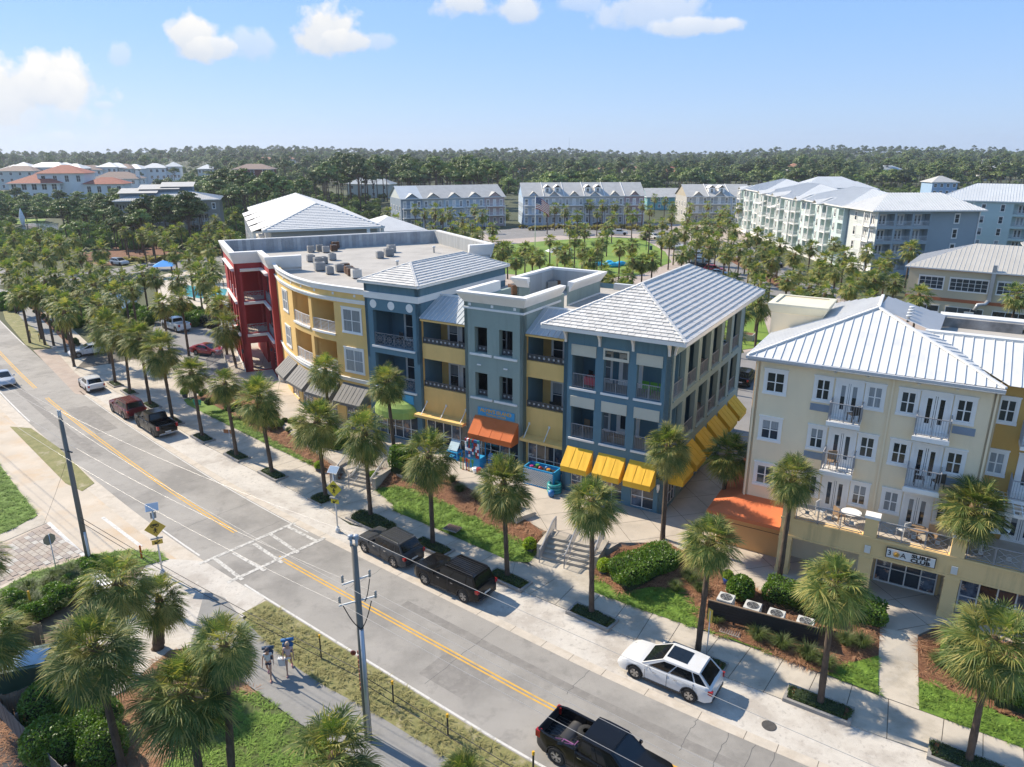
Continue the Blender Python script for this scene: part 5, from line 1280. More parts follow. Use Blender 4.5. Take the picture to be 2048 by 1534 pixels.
# stair block rising through the roof on the left
t = MB(); t.box(-.6, 2.6, 6.0, 9.2, 12, 15.45); t.build('stair_block', creamw, h)
t = MB(); bandpoly(t, [(-.6,6.0),(2.6,6.0),(2.6,9.2),(-.6,9.2)], [(0,14.9),(.06,14.95),(.26,15.4),(.26,15.52),(-.12,15.54),(-.12,15.4)], closed=True); t.build('cornice', mat('cream_cornice', (.66,.62,.47), .7, .05, 1), h)
t = MB(); t.box(-.5, 2.5, 6.1, 9.1, 15.3, 15.42); t.build('flat_roof', flatroof, h)
# ochre wing to the right
t = MB(); ow = [(12.45,13.2,z3,z3+1.25) for z3 in (11.3,8.3,5.3)]+[(13.9,15.2,10.62-3*k,12.57-3*k) for k in range(3)]+[(15.55,16.3,z3,z3+1.25) for z3 in (11.3,8.3,5.3)]
wall(t, front(1.2), WH-.01, 24, 4.0, 13.3, .3, ow, 0); t.build('wall', ochre, h)
for a, b, z, z2 in ow: window(h, a, 1.195, z, b-a, z2-z, 0, 2, 1 if b-a > 1 else 2, .13, door=b-a > 1)
for dz in (0, -3.0):
 t = MB(); t.box(13.6, 15.5, -.1, 1.19, 10.3+dz, 10.5+dz); bo = t.build('balcony_slab', white, h); railing(bo, 13.6, -.05, 10.5+dz, 1.9, 1.08, 'bars'); railing(bo, 13.62, 1.1, 10.5+dz, 1.1, 1.08, 'bars', -pi/2); railing(bo, 15.48, 0, 10.5+dz, 1.1, 1.08, 'bars', pi/2)
seams(h, (WH+.3,.7,13.4), (24.5,.7,13.4), (8.3,4.3,15.0), (24.5,4.3,15.0), .5)
t = MB(); t.quad((WH+.3,.7,13.42),(WH+.3,4.3,15.02),(8.3,4.3,15.02))
for k in range(1, 9): x = 8.3+k*.5; y = 4.3-(x-8.3)/(WH-8.)*3.6; t.bar((x,y,15.02-(4.3-y)*.444+.03),(x,4.3,15.05),.02)
t.build('roof_panel', metalroof, h)
t = MB(); t.box(8.4, 24.5, 4.2, 4.75, 14.6, 15.12); t.box(9.0, 24.5, 10.5, 11.6, 14.5, 14.95); t.build('parapet_cap', metalroof, h)
t = MB(); t.box(8.9, 24.5, 4.7, 11.2, 14.0, 14.25); t.build('flat_roof', flatroof, h)
t = MB(); t.box(9.2, 24.5, 11.5, 11.7, FL, 14.6); t.box(14,24.5,10.2,10.5,14.2,14.9); t.build('rear_wall', creamw, h)
t = MB(); t.box(8.9, 13.5, 10.2, 10.48, 14.2, 14.85); t.box(8.9, 13.0, 4.76, 6.2, 14.24, 14.3); t.build('stained_upstand', mat('stained_concrete', (.30,.285,.26), .9, .4, .8), h)
# podium deck and shopfronts
pod = bldM('surf_shop_podium', 8.35, -3.3, 'tan stucco podium with a roof terrace, columns and the surf club signboard')
t = MB(); LW = 18.
t.box(0, LW, .0, .45, 3.35, 4.55); t.box(0, .72, .451, 2.2, 3.35, 4.55); t.box(0, LW, .45, 3.4, 4.35, 4.56, 1)
t.box(-.03, LW, -.06, .0, 4.44, 4.58); t.box(-.02, LW, -.04, .0, 3.35, 3.47)
cols = (0, 4.35, 8.55, 13.0)
for x in cols: t.box(x, x+.7, -.05, .65, FL-.1, 3.349); t.box(x+.02, x+.68, -.045, .5, 4.585, 5.68); t.box(x-.04, x+.74, -.09, .69, FL-.1, 1.25); t.box(x-.03, x+.73, -.08, .68, 3.15, 3.28)
t.box(0, LW, 2.6, 2.8, FL-.1, 4.34)
t.build('wall', [podw, plazac], pod)
for x in cols:
 c_ = MB(); c_.box(x-.03, x+.75, -.1, .56, 5.685, 5.85); c_.build('column_cap', white, pod)
 c_ = MB(); c_.box(x+.2, x+.5, -.1, -.051, 3.6, 4.05); c_.build('column_plaque', mat('plaque_white', (.7,.69,.64), .6, .05, 1), pod)
for x0, x1 in ((.75,4.3),(5.08,8.5),(9.28,12.95),(13.73,18)):
 n_ = 3
 for i in range(n_): railing(pod, x0+(x1-x0)*i/n_+.01, .1, 4.56, (x1-x0)/n_-.02, 1.05, 'cross')
shop(pod, 1.0, 4.2, .88, 3.3, 2.5, 3); shop(pod, 5.2, 8.3, .88, 3.3, 2.0, 4); shop(pod, 9.4, 12.8, .88, 3.3, 1.0, 4); shop(pod, 13.8, 17.8, .88, 3.3, 1.0, 4)
t = MB(); t.box(9.3, 17.9, 1.1, 1.25, .88, 3.34); t.box(5.1,8.5,2.1,2.2,.88,3.34); t.build('wall', podw, pod)
# signboard
t = MB(); t.box(5.62, 8.02, -.16, -.065, 3.68, 4.28); s_ = t.build('signboard', mat('sign_black', (.02,.02,.02), .6, .05, 1), pod)
t = MB(); t.box(5.66, 7.98, -.18, -.161, 3.72, 4.24); t.build('sign_panel', mat('sign_white', (.72,.71,.68), .6, .04, 1), s_)
bk = mat('letter_black', (.015,.015,.015), .6, .05, 1)
text(s_, '3', 5.80, -.19, 3.98, .42, bk); text(s_, 'A', 6.47, -.19, 3.98, .42, bk)
text(s_, 'SURF', 7.30, -.19, 4.11, .29, bk, bold=.012, sx=1.35); text(s_, 'CLUB', 7.30, -.19, 3.85, .29, bk, bold=.012, sx=1.30)
t = MB(); t.lathe([(.02,0),(.115,0),(.115,.02),(.02,.02)], 16)
for k in range(12): a = k*pi/6; t.bar((cos(a)*.12,sin(a)*.12,.01), (cos(a)*.175,sin(a)*.175,.01), .014)
q_ = t.build('sun_emblem', mat('sun_gold', (.62,.34,.05), .6, .1, 2), s_, (6.14,-.19,3.98)); q_.rotation_euler = (pi/2,0,0)
# coral awning wrapping the left corner, peach wall under it
t = MB(); WL, OV = 2.75, 2.1
t.quad((5.5-8.35,2.3,4.35),(-.02,2.3,4.35),(-.02,-.05,3.82),(3.95-8.35,-.05,3.82)); t.quad((5.5-8.35,2.3,4.35),(3.95-8.35,-.05,3.82),(3.95-8.35,18,3.82),(5.5-8.35,18,4.35))
t.quad((-.02,-.05,3.82),(3.95-8.35,-.05,3.82),(3.95-8.35,-.05,3.6),(-.02,-.05,3.6)); t.quad((3.95-8.35,-.05,3.82),(3.95-8.35,18,3.82),(3.95-8.35,18,3.6),(3.95-8.35,-.05,3.6))
t.build('awning', awnora2, pod)
t = MB(); t.box(4.3-8.35, 0, 1.6, 1.8, FL-.1, 3.7); t.box(4.3-8.35, 4.5-8.35, 1.8, 18, FL-.1, 3.7); t.build('wall', peachw, pod)
t = MB(); t.box(4.3-8.36, 0, 1.59, 1.601, 2.45, 2.48); t.build('wall_groove', dark, pod)
# pergola on the terrace at the right edge
pg = bldM('white_pergola', 18.3, -2.2, 'white slatted pergola over the terrace at the right edge', cat='pergola')
t = MB()
for x, y in ((0,0),(5.5,0),(0,2.6),(5.5,2.6)): t.box(x-.07, x+.07, y-.07, y+.07, 4.57, 7.0)
t.build('posts', white, pg)
for y in (0, 2.6): t = MB(); t.box(-.3, 6, y-.05, y+.05, 7.0, 7.18); t.build('beam', white, pg)
for i in range(16): t = MB(); x = -.1+i*.38; t.box(x-.03, x+.03, -.35, 2.9, 7.18, 7.30); t.build('slat', white, pg)
for i in range(5): t = MB(); y = .2+i*.55; t.box(-.3, 6, y-.02, y+.02, 7.3, 7.34); t.build('slat', white, pg)
# ================= buildings further off =================
def house(name, label, P, ang, w, d, h, cols=4, floors=2, roof='hip', rh=2.5, wm=None, rm=None, over=.6, wsz=(.9,1.5), base=.0, cat='house', sides=True, door=False, single=False, pitch=.6, z=0., fh=None, tile=False, wtrim=.12, nx=2):
 b = empty(name, (P[0], P[1], z), R(ang), label, cat)
 t = MB(); t.box(0, w, 0, d, -.3, h); t.build('wall', wm, b)
 fh = fh or (h-base)/floors
 for k in range(floors):
  for i in range(cols):
   x = w*(i+.5)/cols-wsz[0]/2; window(b, x, -.02, base+k*fh+fh*.30, wsz[0], wsz[1], 0, nx, 2, wtrim, st=0)
  if sides:
   n = max(1, int(d/(w/cols)));
   for i in range(n): y = d*(i+.5)/n; window(b, -.02, y+wsz[0]/2, base+k*fh+fh*.30, wsz[0], wsz[1], -pi/2, nx, 2, wtrim); window(b, w+.02, y-wsz[0]/2, base+k*fh+fh*.30, wsz[0], wsz[1], pi/2, nx, 2, wtrim)
 o = over; A, B_, C_, D = (-o,-o,h),(w+o,-o,h),(w+o,d+o,h),(-o,d+o,h)
 if roof == 'hip':
  if w >= d: r = (d/2+o); R0, R1 = (-o+r, d/2, h+rh), (w+o-r, d/2, h+rh); S_ = [(A,B_,R0,R1),(C_,D,R1,R0),(B_,C_,R1,R1),(D,A,R0,R0)]
  else: r = (w/2+o); R0, R1 = (w/2, -o+r, h+rh), (w/2, d+o-r, h+rh); S_ = [(A,B_,R0,R0),(B_,C_,R0,R1),(C_,D,R1,R1),(D,A,R1,R0)]
 else:
  R0, R1 = (-o, d/2, h+rh), (w+o, d/2, h+rh); S_ = [(A,B_,R0,R1),(C_,D,R1,R0)]
  t = MB(); t.quad((0,0,h),(0,d,h),(0,d/2,h+rh*(1-o/(d/2+o)))); t.quad((w,0,h),(w,d,h),(w,d/2,h+rh*(1-o/(d/2+o)))); t.build('gable', wm, b)
 for q in S_:
  if pitch: seams(b, *q, pitch=pitch, m=rm, single=single, rib=.05)
  else: t = MB(); t.quad(*[Vector(v)+Vector((0,0,.02)) for v in (q[0],q[1],q[3],q[2])]); t.build('roof', rm, b)
 t = MB(); t.quad(A,B_,C_,D); t.build('soffit', white, b)
 fascia(b, [q[:2] for q in (A,B_,C_,D)], h, .18, closed=True)
 return b
redtile = mat('red_clay_tile', (.30,.085,.05), .8, .15, 1.2); browntile = mat('brown_clay_tile', (.27,.19,.15), .85, .15, 1.2); orangetile = mat('orange_clay_tile', (.40,.19,.11), .85, .15, 1.)
whitew = mat('white_stucco', (.76,.75,.72), .8, .05, .5); bluew = mat('light_blue_siding', (.30,.43,.58), .7, .05, .5); mintw = mat('mint_stucco', (.50,.60,.57), .8, .05, .4); bluegrey = mat('blue_grey_stucco', (.30,.355,.38), .8, .05, .3); palew = mat('pale_siding', (.55,.58,.55), .7, .05, .5)
shingle = mat('grey_shingle', (.44,.43,.40), .85, .1, .6)
# white roofed block behind the red building
w_ = empty('white_roof_building', at(531, 459, 11.2)*1, R(21.6), 'grey building under a broad white tiled hip roof behind the red corner building', 'building'); w_.location.z = 0
t = MB(); t.box(1, 21, 1.2, 60, 0, 11.0); t.build('wall', mat('pale_grey_wall', (.42,.42,.42), .8, .05, .5), w_)
white_t = mat('white_roof_tile', (.62,.61,.58), .7, .06, .5)
o = -0.6; A, B_, C_, D = (-.6,-.6,11),(22.2,-.6,11),(22.2,62,11),(-.6,62,11); R0, R1 = (10.8,10.8,15.0), (10.8,51,15.0)
seams(w_, A, B_, R0, R0, 22, white_t, white_t);
for q in ((A,B_,R0,R0),(B_,C_,R0,R1),(C_,D,R1,R1),(D,A,R1,R0)): tiles(w_, *q, False, tw=.9, tl=.75, m=white_t, seed=31)
for a, b in ((A,R0),(B_,R0),(R0,R1)): caps(w_, a, b, white_t, .18, .8)
fascia(w_, [q[:2] for q in (A,B_,C_,D)], 11, .3)
for i, y in enumerate((3, 15, 27, 39)):
 t = MB(); t.box(-2.2, 1.2, y, y+9, 10.3, 10.6); t.quad((-2.4,y-.3,10.62),(1.6,y-.3,11.9),(1.6,y+9.3,11.9),(-2.4,y+9.3,10.62)); t.build('balcony_roof', white_t, w_)
 for k in range(2):
  t = MB(); t.box(-2.0, 1.0, y+.2, y+8.8, 7.0-3.6*k, 7.2-3.6*k); t.build('balcony_slab', white, w_)
  railing(w_, -1.95, y+8.7, 7.2-3.6*k, 8.4, 1.1, 'bars', -pi/2, mat('pale_blue_rail', (.30,.42,.50), .6, .05, 1))
 for yy in (y+.2, y+4.3, y+8.6):
  t = MB(); t.box(-2.05, -1.65, yy, yy+.4, 0, 10.3); t.build('column', white, w_)
for x in (3.5, 6, 12.2, 15): window(w_, x, 1.17, 7.6, 1.0, 1.7, 0, 1, 1, .05, fm=mat('pale_blue_frame', (.30,.42,.50), .6, .05, 1)); window(w_, x, 1.17, 4.0, 1.0, 1.7, 0, 1, 1, .05)
for x, y in ((22,1),(22,5),(19,-.3)): t = MB(); t.box(x-.3, x+.3, y-.3, y+.3, 0, 11); t.build('column', white, w_)
house('low_wing_building', 'lower white hip roofed wing tucked behind the broad white roof', w_.matrix_basis @ Vector((21,14,0)), 21.6, 13, 16, 8.6, 3, 2, 'hip', 2.6, mat('pale_grey_wall', ()) if 0 else MATS['pale_grey_wall'], white_t, pitch=0, cat='building')
# townhouse rows beyond the green
def townrow(name, label, P, ang, units, uw, d, h, rh, kind):
 b = empty(name, P, R(ang), label, 'townhouses')
 L = uw*len(units)
 for i, c in enumerate(units):
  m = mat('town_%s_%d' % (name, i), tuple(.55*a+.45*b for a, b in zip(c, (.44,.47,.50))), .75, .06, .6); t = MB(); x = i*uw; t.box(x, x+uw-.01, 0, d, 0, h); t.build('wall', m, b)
  # gable dormer
  t = MB(); gz = h+.1; gx = x+uw/2; gw = uw*.30 if kind == 0 else uw*.22; gh = 1.5
  t.quad((gx-gw,-.1,gz),(gx+gw,-.1,gz),(gx,-.1,gz+gh)); t.build('gable', m, b)
  t = MB(); dd = 4.2; t.quad((gx-gw-.3,-.6,gz-.1),(gx,-.6,gz+gh+.12),(gx,dd,gz+gh+.12),(gx-gw-.3,dd*.35,gz-.1)); t.quad((gx,-.6,gz+gh+.12),(gx+gw+.3,-.6,gz-.1),(gx+gw+.3,dd*.35,gz-.1),(gx,dd,gz+gh+.12)); t.build('dormer_roof', zinc if i == 0 and kind == 0 else shingle, b)
  for k in range(3):
   z = .9+k*3.1
   for j in range(3): window(b, x+uw*(j+.5)/3-.45, -.02, z, .9, 1.9, 0, 2, 2 , .14, door=(j == 1 and k))
   if k:
    t = MB(); t.box(x+.3, x+uw-.3, -1.7, -.02, z-.35, z-.15); t.build('balcony_slab', white, b); railing(b, x+.3, -1.65, z-.15, uw-.6, 1.05, 'bars', 0, railw)
  for xx in (x+.35, x+uw-.35): t = MB(); t.box(xx-.09, xx+.09, -1.7, -1.5, 0, 7.2); t.build('post', white, b)
 A, B_, C_, D = (-.4,-.6,h),(L+.4,-.6,h),(L+.4,d+.6,h),(-.4,d+.6,h); R0, R1 = (-.4,d/2,h+rh),(L+.4,d/2,h+rh)
 for i in range(len(units)):
  xa, xb = i*uw-(.4 if i == 0 else 0), (i+1)*uw+(.4 if i == len(units)-1 else 0)
  t = MB(); t.quad((xa,-.6,h+.02),(xb,-.6,h+.02),(xb,d/2,h+rh),(xa,d/2,h+rh)); t.quad((xa,d+.6,h),(xa,d/2,h+rh),(xb,d/2,h+rh),(xb,d+.6,h)); t.build('roof', zinc if i == 0 and kind == 0 else shingle, b)
  if kind == 1 and i: t = MB(); t.bar((xa,-.6,h+.1),(xa,d/2,h+rh+.06),.09); t.build('roof_rib', white, b)
  if kind == 1 and i in (1, 3):
   for xx in (xa+1.6, xa+5.2):
    t = MB(); t.box(xx-1.1, xx+1.1, 2.0, 5.2, h+.8, h+2.9); t.quad((xx-1.4,1.7,h+2.8),(xx,1.7,h+3.8),(xx,6,h+3.8),(xx-1.4,6,h+2.8)); t.quad((xx,1.7,h+3.8),(xx+1.4,1.7,h+2.8),(xx+1.4,6,h+2.8),(xx,6,h+3.8)); do = t.build('dormer', white, b); window(do, xx-.45, 1.97, h+1.2, .9, 1.4, 0, 2, 2, .06, st=0)
 t = MB(); t.quad((0,0,h),(0,d,h),(0,d/2,h+rh-.15)); t.quad((L,0,h),(L,d,h),(L,d/2,h+rh-.15)); t.build('gable', mat('town_gable_%s' % name, units[0], .75, .06, .6) if kind else palew, b)
 t = MB(); t.box(-.45, L+.45, -.68, -.6, h-.15, h+.03); t.build('fascia', white, b)
 for k in range(2):
  for j in range(4): window(b, -.02, d*(j+.5)/4+.4, 1.2+k*3.2+1.5, .8, 1.6, -pi/2, 1, 2, .12)
 return b
def townend(name, i, c): pass
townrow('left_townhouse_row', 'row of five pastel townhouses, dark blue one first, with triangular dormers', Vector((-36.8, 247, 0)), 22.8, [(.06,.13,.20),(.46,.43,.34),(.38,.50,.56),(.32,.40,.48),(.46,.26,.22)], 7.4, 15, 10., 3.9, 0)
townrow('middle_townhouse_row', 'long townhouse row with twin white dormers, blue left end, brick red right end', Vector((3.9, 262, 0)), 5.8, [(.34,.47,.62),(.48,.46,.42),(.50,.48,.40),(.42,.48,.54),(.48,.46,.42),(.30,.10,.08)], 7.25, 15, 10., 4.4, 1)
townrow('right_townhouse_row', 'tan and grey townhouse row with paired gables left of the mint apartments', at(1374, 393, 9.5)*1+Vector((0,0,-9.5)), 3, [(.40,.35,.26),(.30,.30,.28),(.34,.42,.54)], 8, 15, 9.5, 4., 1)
house('teal_townhouses', 'turquoise shop house half hidden by palms between two townhouse rows', at(1296, 378, 9.)-Vector((0,0,9)), 2, 22, 14, 5.5, 6, 2, 'gable', 3.6, mat('turquoise_wall', (.16,.38,.38), .7, .05, .5), shingle, pitch=0, cat='building')
# mint apartments: four storeys of white balconies
def apart(name, label, P, ang, w, d, h, floors, bays, wm, rm, rh, pattern, over=.5, cat='apartment building', railc=None, roofs=True, single=False):
 b = empty(name, P, R(ang), label, cat); railc = railc or railw; fh = (h-1.0)/floors
 ops = []; t = MB(); bw = w/bays
 for k in range(floors):
  for i in range(bays):
   if pattern[i % len(pattern)] in 'BP': ops.append((i*bw+.25, (i+1)*bw-.25, .9+k*fh, .9+k*fh+2.45))
 wall(t, front(0), 0, w, -.3, h, 1.8, ops, 0); t.box(0, w, 1.8, d, -.3, h); t.build('wall', wm, b)
 for k in range(floors):
  for i in range(bays):
   z = .9+k*fh; p = pattern[i % len(pattern)]; x = i*bw
   if p in 'BP':
    out = 1.3 if p == 'P' else 0
    window(b, x+bw*.5-.8, 1.78, z, 1.6, 2.2, 0, 2, 1, .1, door=True)
    if out:
     s = MB(); s.box(x+.1, x+bw-.1, -out, -.001, z-.3, z-.05); s.build('balcony_slab', white, b)
     for xx in (x+.15, x+bw-.35): s = MB(); s.box(xx, xx+.2, -out, -out+.2, z-.05, z-.3+fh); s.build('post', white, b)
    railing(b, x+.2, -out+.05, z-.03, bw-.4, 1.05, 'bars', 0, railc)
    if out:
     railing(b, x+.2, -.02, z-.03, out-.1, 1.05, 'bars', -pi/2, railc); railing(b, x+bw-.2, -out+.1, z-.03, out-.1, 1.05, 'bars', pi/2, railc)
   else: window(b, x+bw*.5-.45, -.02, z+.6, .9, 1.7, 0, 1, 2, .12)
 if roofs:
  o = over; A, B_, C_, D = (-o,-o,h),(w+o,-o,h),(w+o,d+o,h),(-o,d+o,h); r = d/2+o
  if w >= d: R0, R1 = (-o+r, d/2, h+rh), (w+o-r, d/2, h+rh); S_ = [(A,B_,R0,R1),(C_,D,R1,R0),(B_,C_,R1,R1),(D,A,R0,R0)]
  else: r = w/2+o; R0, R1 = (w/2, -o+r, h+rh), (w/2, d+o-r, h+rh); S_ = [(A,B_,R0,R0),(B_,C_,R0,R1),(C_,D,R1,R1),(D,A,R1,R0)]
  for q in S_: seams(b, *q, pitch=.62, m=rm, single=single, rib=.07)
  fascia(b, [q[:2] for q in (A,B_,C_,D)], h, .25)
  t = MB(); t.quad(A,B_,C_,D); t.build('soffit', white, b)
 return b
# mint west front runs straight away from us; three sections step along it
def flip(P, L, ang): return P
mp0 = Vector((76.6, 251, 0))
for i, (y0, L, lab, rz_, off) in enumerate(((251, 24, 'far section of the mint green four storey apartments with white balconies', 0, .6), (226.8, 30, 'middle section of the mint green four storey apartments with small shed canopies', 0, -.4), (196.6, 30.6, 'near section of the mint green four storey apartments ending in a blank pale blue wall', 0, .0))):
 b = apart('mint_apartments', lab, Vector((76.2-(251-y0)*.022+off, y0, 0)), -91.2, L, 20, 13.3-.25*(i == 1), 4, int(L/3.4), mintw, zinc, 3.4, 'PWBPWB' if i != 1 else 'WPBPWP')
 for j in range(2 if i else 1):
  t = MB(); x = 5+j*13; t.quad((x-1.8,-2.2,13.3-2.9*(i==1)-.2),(x+1.8,-2.2,13.1-2.9*(i==1)),(x,2.2,14.7-2.9*(i==1)),(x,2.2,14.7-2.9*(i==1))); t.quad((x-1.8,-2.2,13.1),(x,-2.2,14.0),(x,3,14.6),(x-1.8,1.5,13.5)); t.quad((x,-2.2,14.0),(x+1.8,-2.2,13.1),(x+1.8,1.5,13.5),(x,3,14.6)); t.build('porch_roof', metalroof, b)
 t = MB(); t.box(-.0, L, -1.5, -1.3, -.1, 1.1); t.build('garden_wall', white, b)
 if i == 2:
  t = MB(); t.box(L-.0, L+.12, -.2, 18, 0, 13.2); t.build('blank_wall', mat('pale_blue_wall', (.36,.48,.52), .8, .04, .3), b)
# blue-grey end block (south-west corner at 76,153.5)
bb = apart('blue_apartments', 'blue grey apartment block with white corner balconies at the end of the mint row', Vector((75.9, 153.6, 0)), 3.0, 11.4, 12, 13.4, 4, 3, bluegrey, zinc, 2.6, 'BBB', roofs=False)
t = MB(); t.box(11.4, 22.2, .8, 12, -.3, 13.4); t.build('wall', bluegrey, bb)
t = MB(); t.box(-.02, .0, 0, 12, 0, 13.4); t.build('wall', palew, bb)
for k in range(4):
 z = .9+k*3.1; window(bb, 17, .78, z+.5, .95, 1.8, 0, 1, 2, .14, st=0)
 for y in (1.8, 4.4):
  s = MB(); s.box(-1.3, -.02, y-1.2, y+1.3, z-.3, z-.05); s.build('balcony_slab', white, bb); railing(bb, -1.25, y+1.2, z-.05, 2.4, 1.05, 'bars', -pi/2, railw); s = MB(); s.box(-1.3, -1.1, y-1.2, y-1.0, z-.3, z+2.6); s.build('post', white, bb); window(bb, -.04, y+.8, z, 1.5, 2.2, -pi/2, 2, 1, .1, door=True)
 window(bb, -.04, 9.4, z+.5, .95, 1.8, -pi/2, 1, 2, .14)
A, B_, C_, D = (-1.6,-.6,13.4),(22.9,-.6,13.4),(22.9,12.6,13.4),(-1.6,12.6,13.4); R0, R1 = (4.9,6,16.6),(16.4,6,16.6)
for q in ((A,B_,R0,R1),(C_,D,R1,R0),(B_,C_,R1,R1),(D,A,R0,R0)): seams(bb, *q, pitch=.62, m=metalroof, single=False, rib=.07)
fascia(bb, [q[:2] for q in (A,B_,C_,D)], 13.4, .25)
t = MB(); t.box(11.3, 11.5, .6, .8, 0, 13.3); t.box(22.1, 22.3, .6, .8, 0, 13.3); t.build('downpipe', white, bb)
# long block behind at right
q0 = at(1862, 394, 12.8); q1 = at(2048, 404, 12.8)
bk_ = apart('rear_apartments', 'long mint and blue apartment range with arched windows at the far right', Vector((112, 196, 0)), -32, 62, 16, 13, 4, 15, mintw, zinc, 4., 'WPWWB', cat='apartment building')
house('rear_cupola_house', 'pale hip roofed pavilion peeping over the mint roofs', at(1660, 372, 15)-Vector((0,0,15))+Vector((0,20,0)), 0, 22, 14, 13.5, 4, 3, 'hip', 3.4, palew, zinc, pitch=.8)
house('small_pavilion_house', 'small white hip roofed turret beyond the mint roofs', at(1712, 374, 14)-Vector((0,0,14))+Vector((0,10,0)), 0, 12, 10, 12.8, 3, 3, 'hip', 2.4, palew, zinc, pitch=.8)
# tan building behind the surf shop
tb = house('tan_hall', 'tan stucco hall with a beige seamed roof and orange trim behind the surf shop', Vector((64.1, 116.9, 0)), -35.8, 34, 16, 7.5, 0, 1, 'hip', 3.3, mat('tan_stucco', (.56,.48,.33), .8, .05, .4), tanmetal, pitch=.62, single=True, sides=False, cat='building')
for x, n_ in ((1.6,2),(5.9,3),(12.2,3),(21,2),(27,3)):
 window(tb, x, -.02, 4.2, 1.7*n_, 1.9, 0, n_*2, 3, .12, st=0); window(tb, x, -.02, .6, 1.7*n_, 1.0, 0, n_, 1, .05, st=0)
t = MB(); t.box(-.05, 34, -.07, -.005, 2.4, 2.9); t.box(-.05, 34, -.07, -.005, 7.2, 7.35); t.build('trim_band', mat('rust_trim', (.42,.13,.05), .7, .05, 1), tb)
t = MB(); t.box(11.2, 11.75, -.6, -.1, 3.0, 8.6); t.tube([(11.4,-.4,3.1),(11.1,-.7,2.6),(10.2,-1,2.5),(9.9,-1.2,1.6)], .3, 8); t.build('flue', mat('galvanised', (.42,.43,.44), .4, .08, 1, metal=.4), tb)
t = MB(); t.box(8.6, 9.9, -1.4, -1.3, 1.0, 1.3); t.build('bracket', zinc, tb)
house('round_roof_hall', 'pale metal roofed hall at the right edge beyond the tan hall', at(2060, 500, 6)-Vector((0,0,6)), -30, 30, 14, 6, 3, 1, 'hip', 3.4, palew, tanmetal, pitch=.8, cat='building')
# apartment house hidden behind pines at left
lb = apart('pine_side_apartments', 'grey balconied apartment house with a stepped grey roof behind pine trees', at(228, 402, 11)-Vector((0,0,11)), 18, 29, 18, 11, 3, 9, mat('dim_grey_wall', (.24,.235,.21), .8, .05, .5), shingle, 2.2, 'BBW', railc=railw)
for x, y, z, w2 in ((1,4,11.5,10),(6,8,12.4,11),(12,10,13.0,9)):
 t = MB(); t.box(x, x+w2, y, y+7, z-1, z+1.5); t.build('roof_block', mat('blue_grey_shingle', (.16,.21,.25), .85, .1, 1), lb); t = MB(); t.quad((x-.5,y-.8,z+1.5),(x+w2+.5,y-.8,z+1.5),(x+w2+.5,y+8,z+2.6),(x-.5,y+8,z+2.6)); t.build('roof', shingle, lb)
# villas
def villa(label, x, y, zb, ang, w, d, h, wm, rm, rh=3., cols=4, floors=2, name='villa', z=0, wsz=(1.7,2.2)):
 p = at(x, y, z+0.0); return house(name, label, p, ang, w, d, h, cols, floors, 'hip', rh, wm, rm, over=.8, pitch=0, z=z, wsz=wsz)
v1 = villa('white villa with red tiled roofs and a raised entrance stair', 24, 405, 0, 12, 17, 14, 7, whitew, redtile, 3.2, 5, 2)
for x, y, w2, d2, hh, rr_ in ((9,3,16,13,10.5,3.0),(25,1,14,10,6.5,2.4)):
 sub = rot_child(v1, (x,y,0), 0); sub.name = 'wing'; t = MB(); t.box(0,w2,0,d2,-.3,hh); t.build('wall', whitew, sub)
 A,B_,C_,D = (-.8,-.8,hh),(w2+.8,-.8,hh),(w2+.8,d2+.8,hh),(-.8,d2+.8,hh); r0_ = (d2/2,d2/2,hh+rr_); r1_ = (w2-d2/2,d2/2,hh+rr_)
 t = MB(); t.quad(A,B_,r1_,r0_); t.quad(B_,C_,r1_); t.quad(C_,D,r0_,r1_); t.quad(D,A,r0_); t.build('roof', redtile, sub)
 for i in range(4): window(sub, w2*(i+.5)/4-.7, -.02, hh-3.2, 1.4, 2.4, 0, 2, 2, .1, st=0)
v1.scale = (1.38,1.38,1.35)
v2 = villa('white villa with a wide brown tiled roof and a square chimney', 190, 388, 0, 8, 26, 15, 9, whitew, browntile, 4, 5, 2)
t = MB(); t.box(24, 26, 4, 6, 8, 13.4); t.build('chimney', whitew, v2)
villa('low white pavilion with a brown pyramid roof beside the pond pines', 168, 402, 0, 8, 11, 9, 6.5, whitew, browntile, 2.6, 1, 1, wsz=(5,4))
villa('dark red brick villa with a brown tile roof among the trees', 470, 370, 0, 3, 24, 14, 10, mat('brick_red_wall', (.17,.045,.035), .85, .1, 1), browntile, 3.2, 3, 3, wsz=(2.4,2.2), z=4)
villa('small cream house with an orange tiled roof above the trees', 562, 338, 0, 0, 16, 12, 12, whitew, orangetile, 3.4, 3, 2, z=4)
villa('wide cream house with an orange tiled roof left of the small one', 515, 340, 0, 5, 20, 12, 12, whitew, orangetile, 3.4, 3, 2, z=3)
rv = random.Random(9)
far = [(0,345,22,whitew,metalroof),(60,358,40,whitew,metalroof),(120,345,26,whitew,metalroof),(150,330,30,whitew,metalroof),(205,335,26,whitew,metalroof),(225,348,24,palew,browntile),(285,345,26,whitew,metalroof),(150,362,30,whitew,browntile),(0,380,40,palew,browntile),(20,330,20,whitew,metalroof),(100,322,24,whitew,metalroof),(190,318,22,whitew,metalroof),(240,325,24,whitew,metalroof),(330,333,16,whitew,metalroof),(395,338,18,palew,metalroof)]
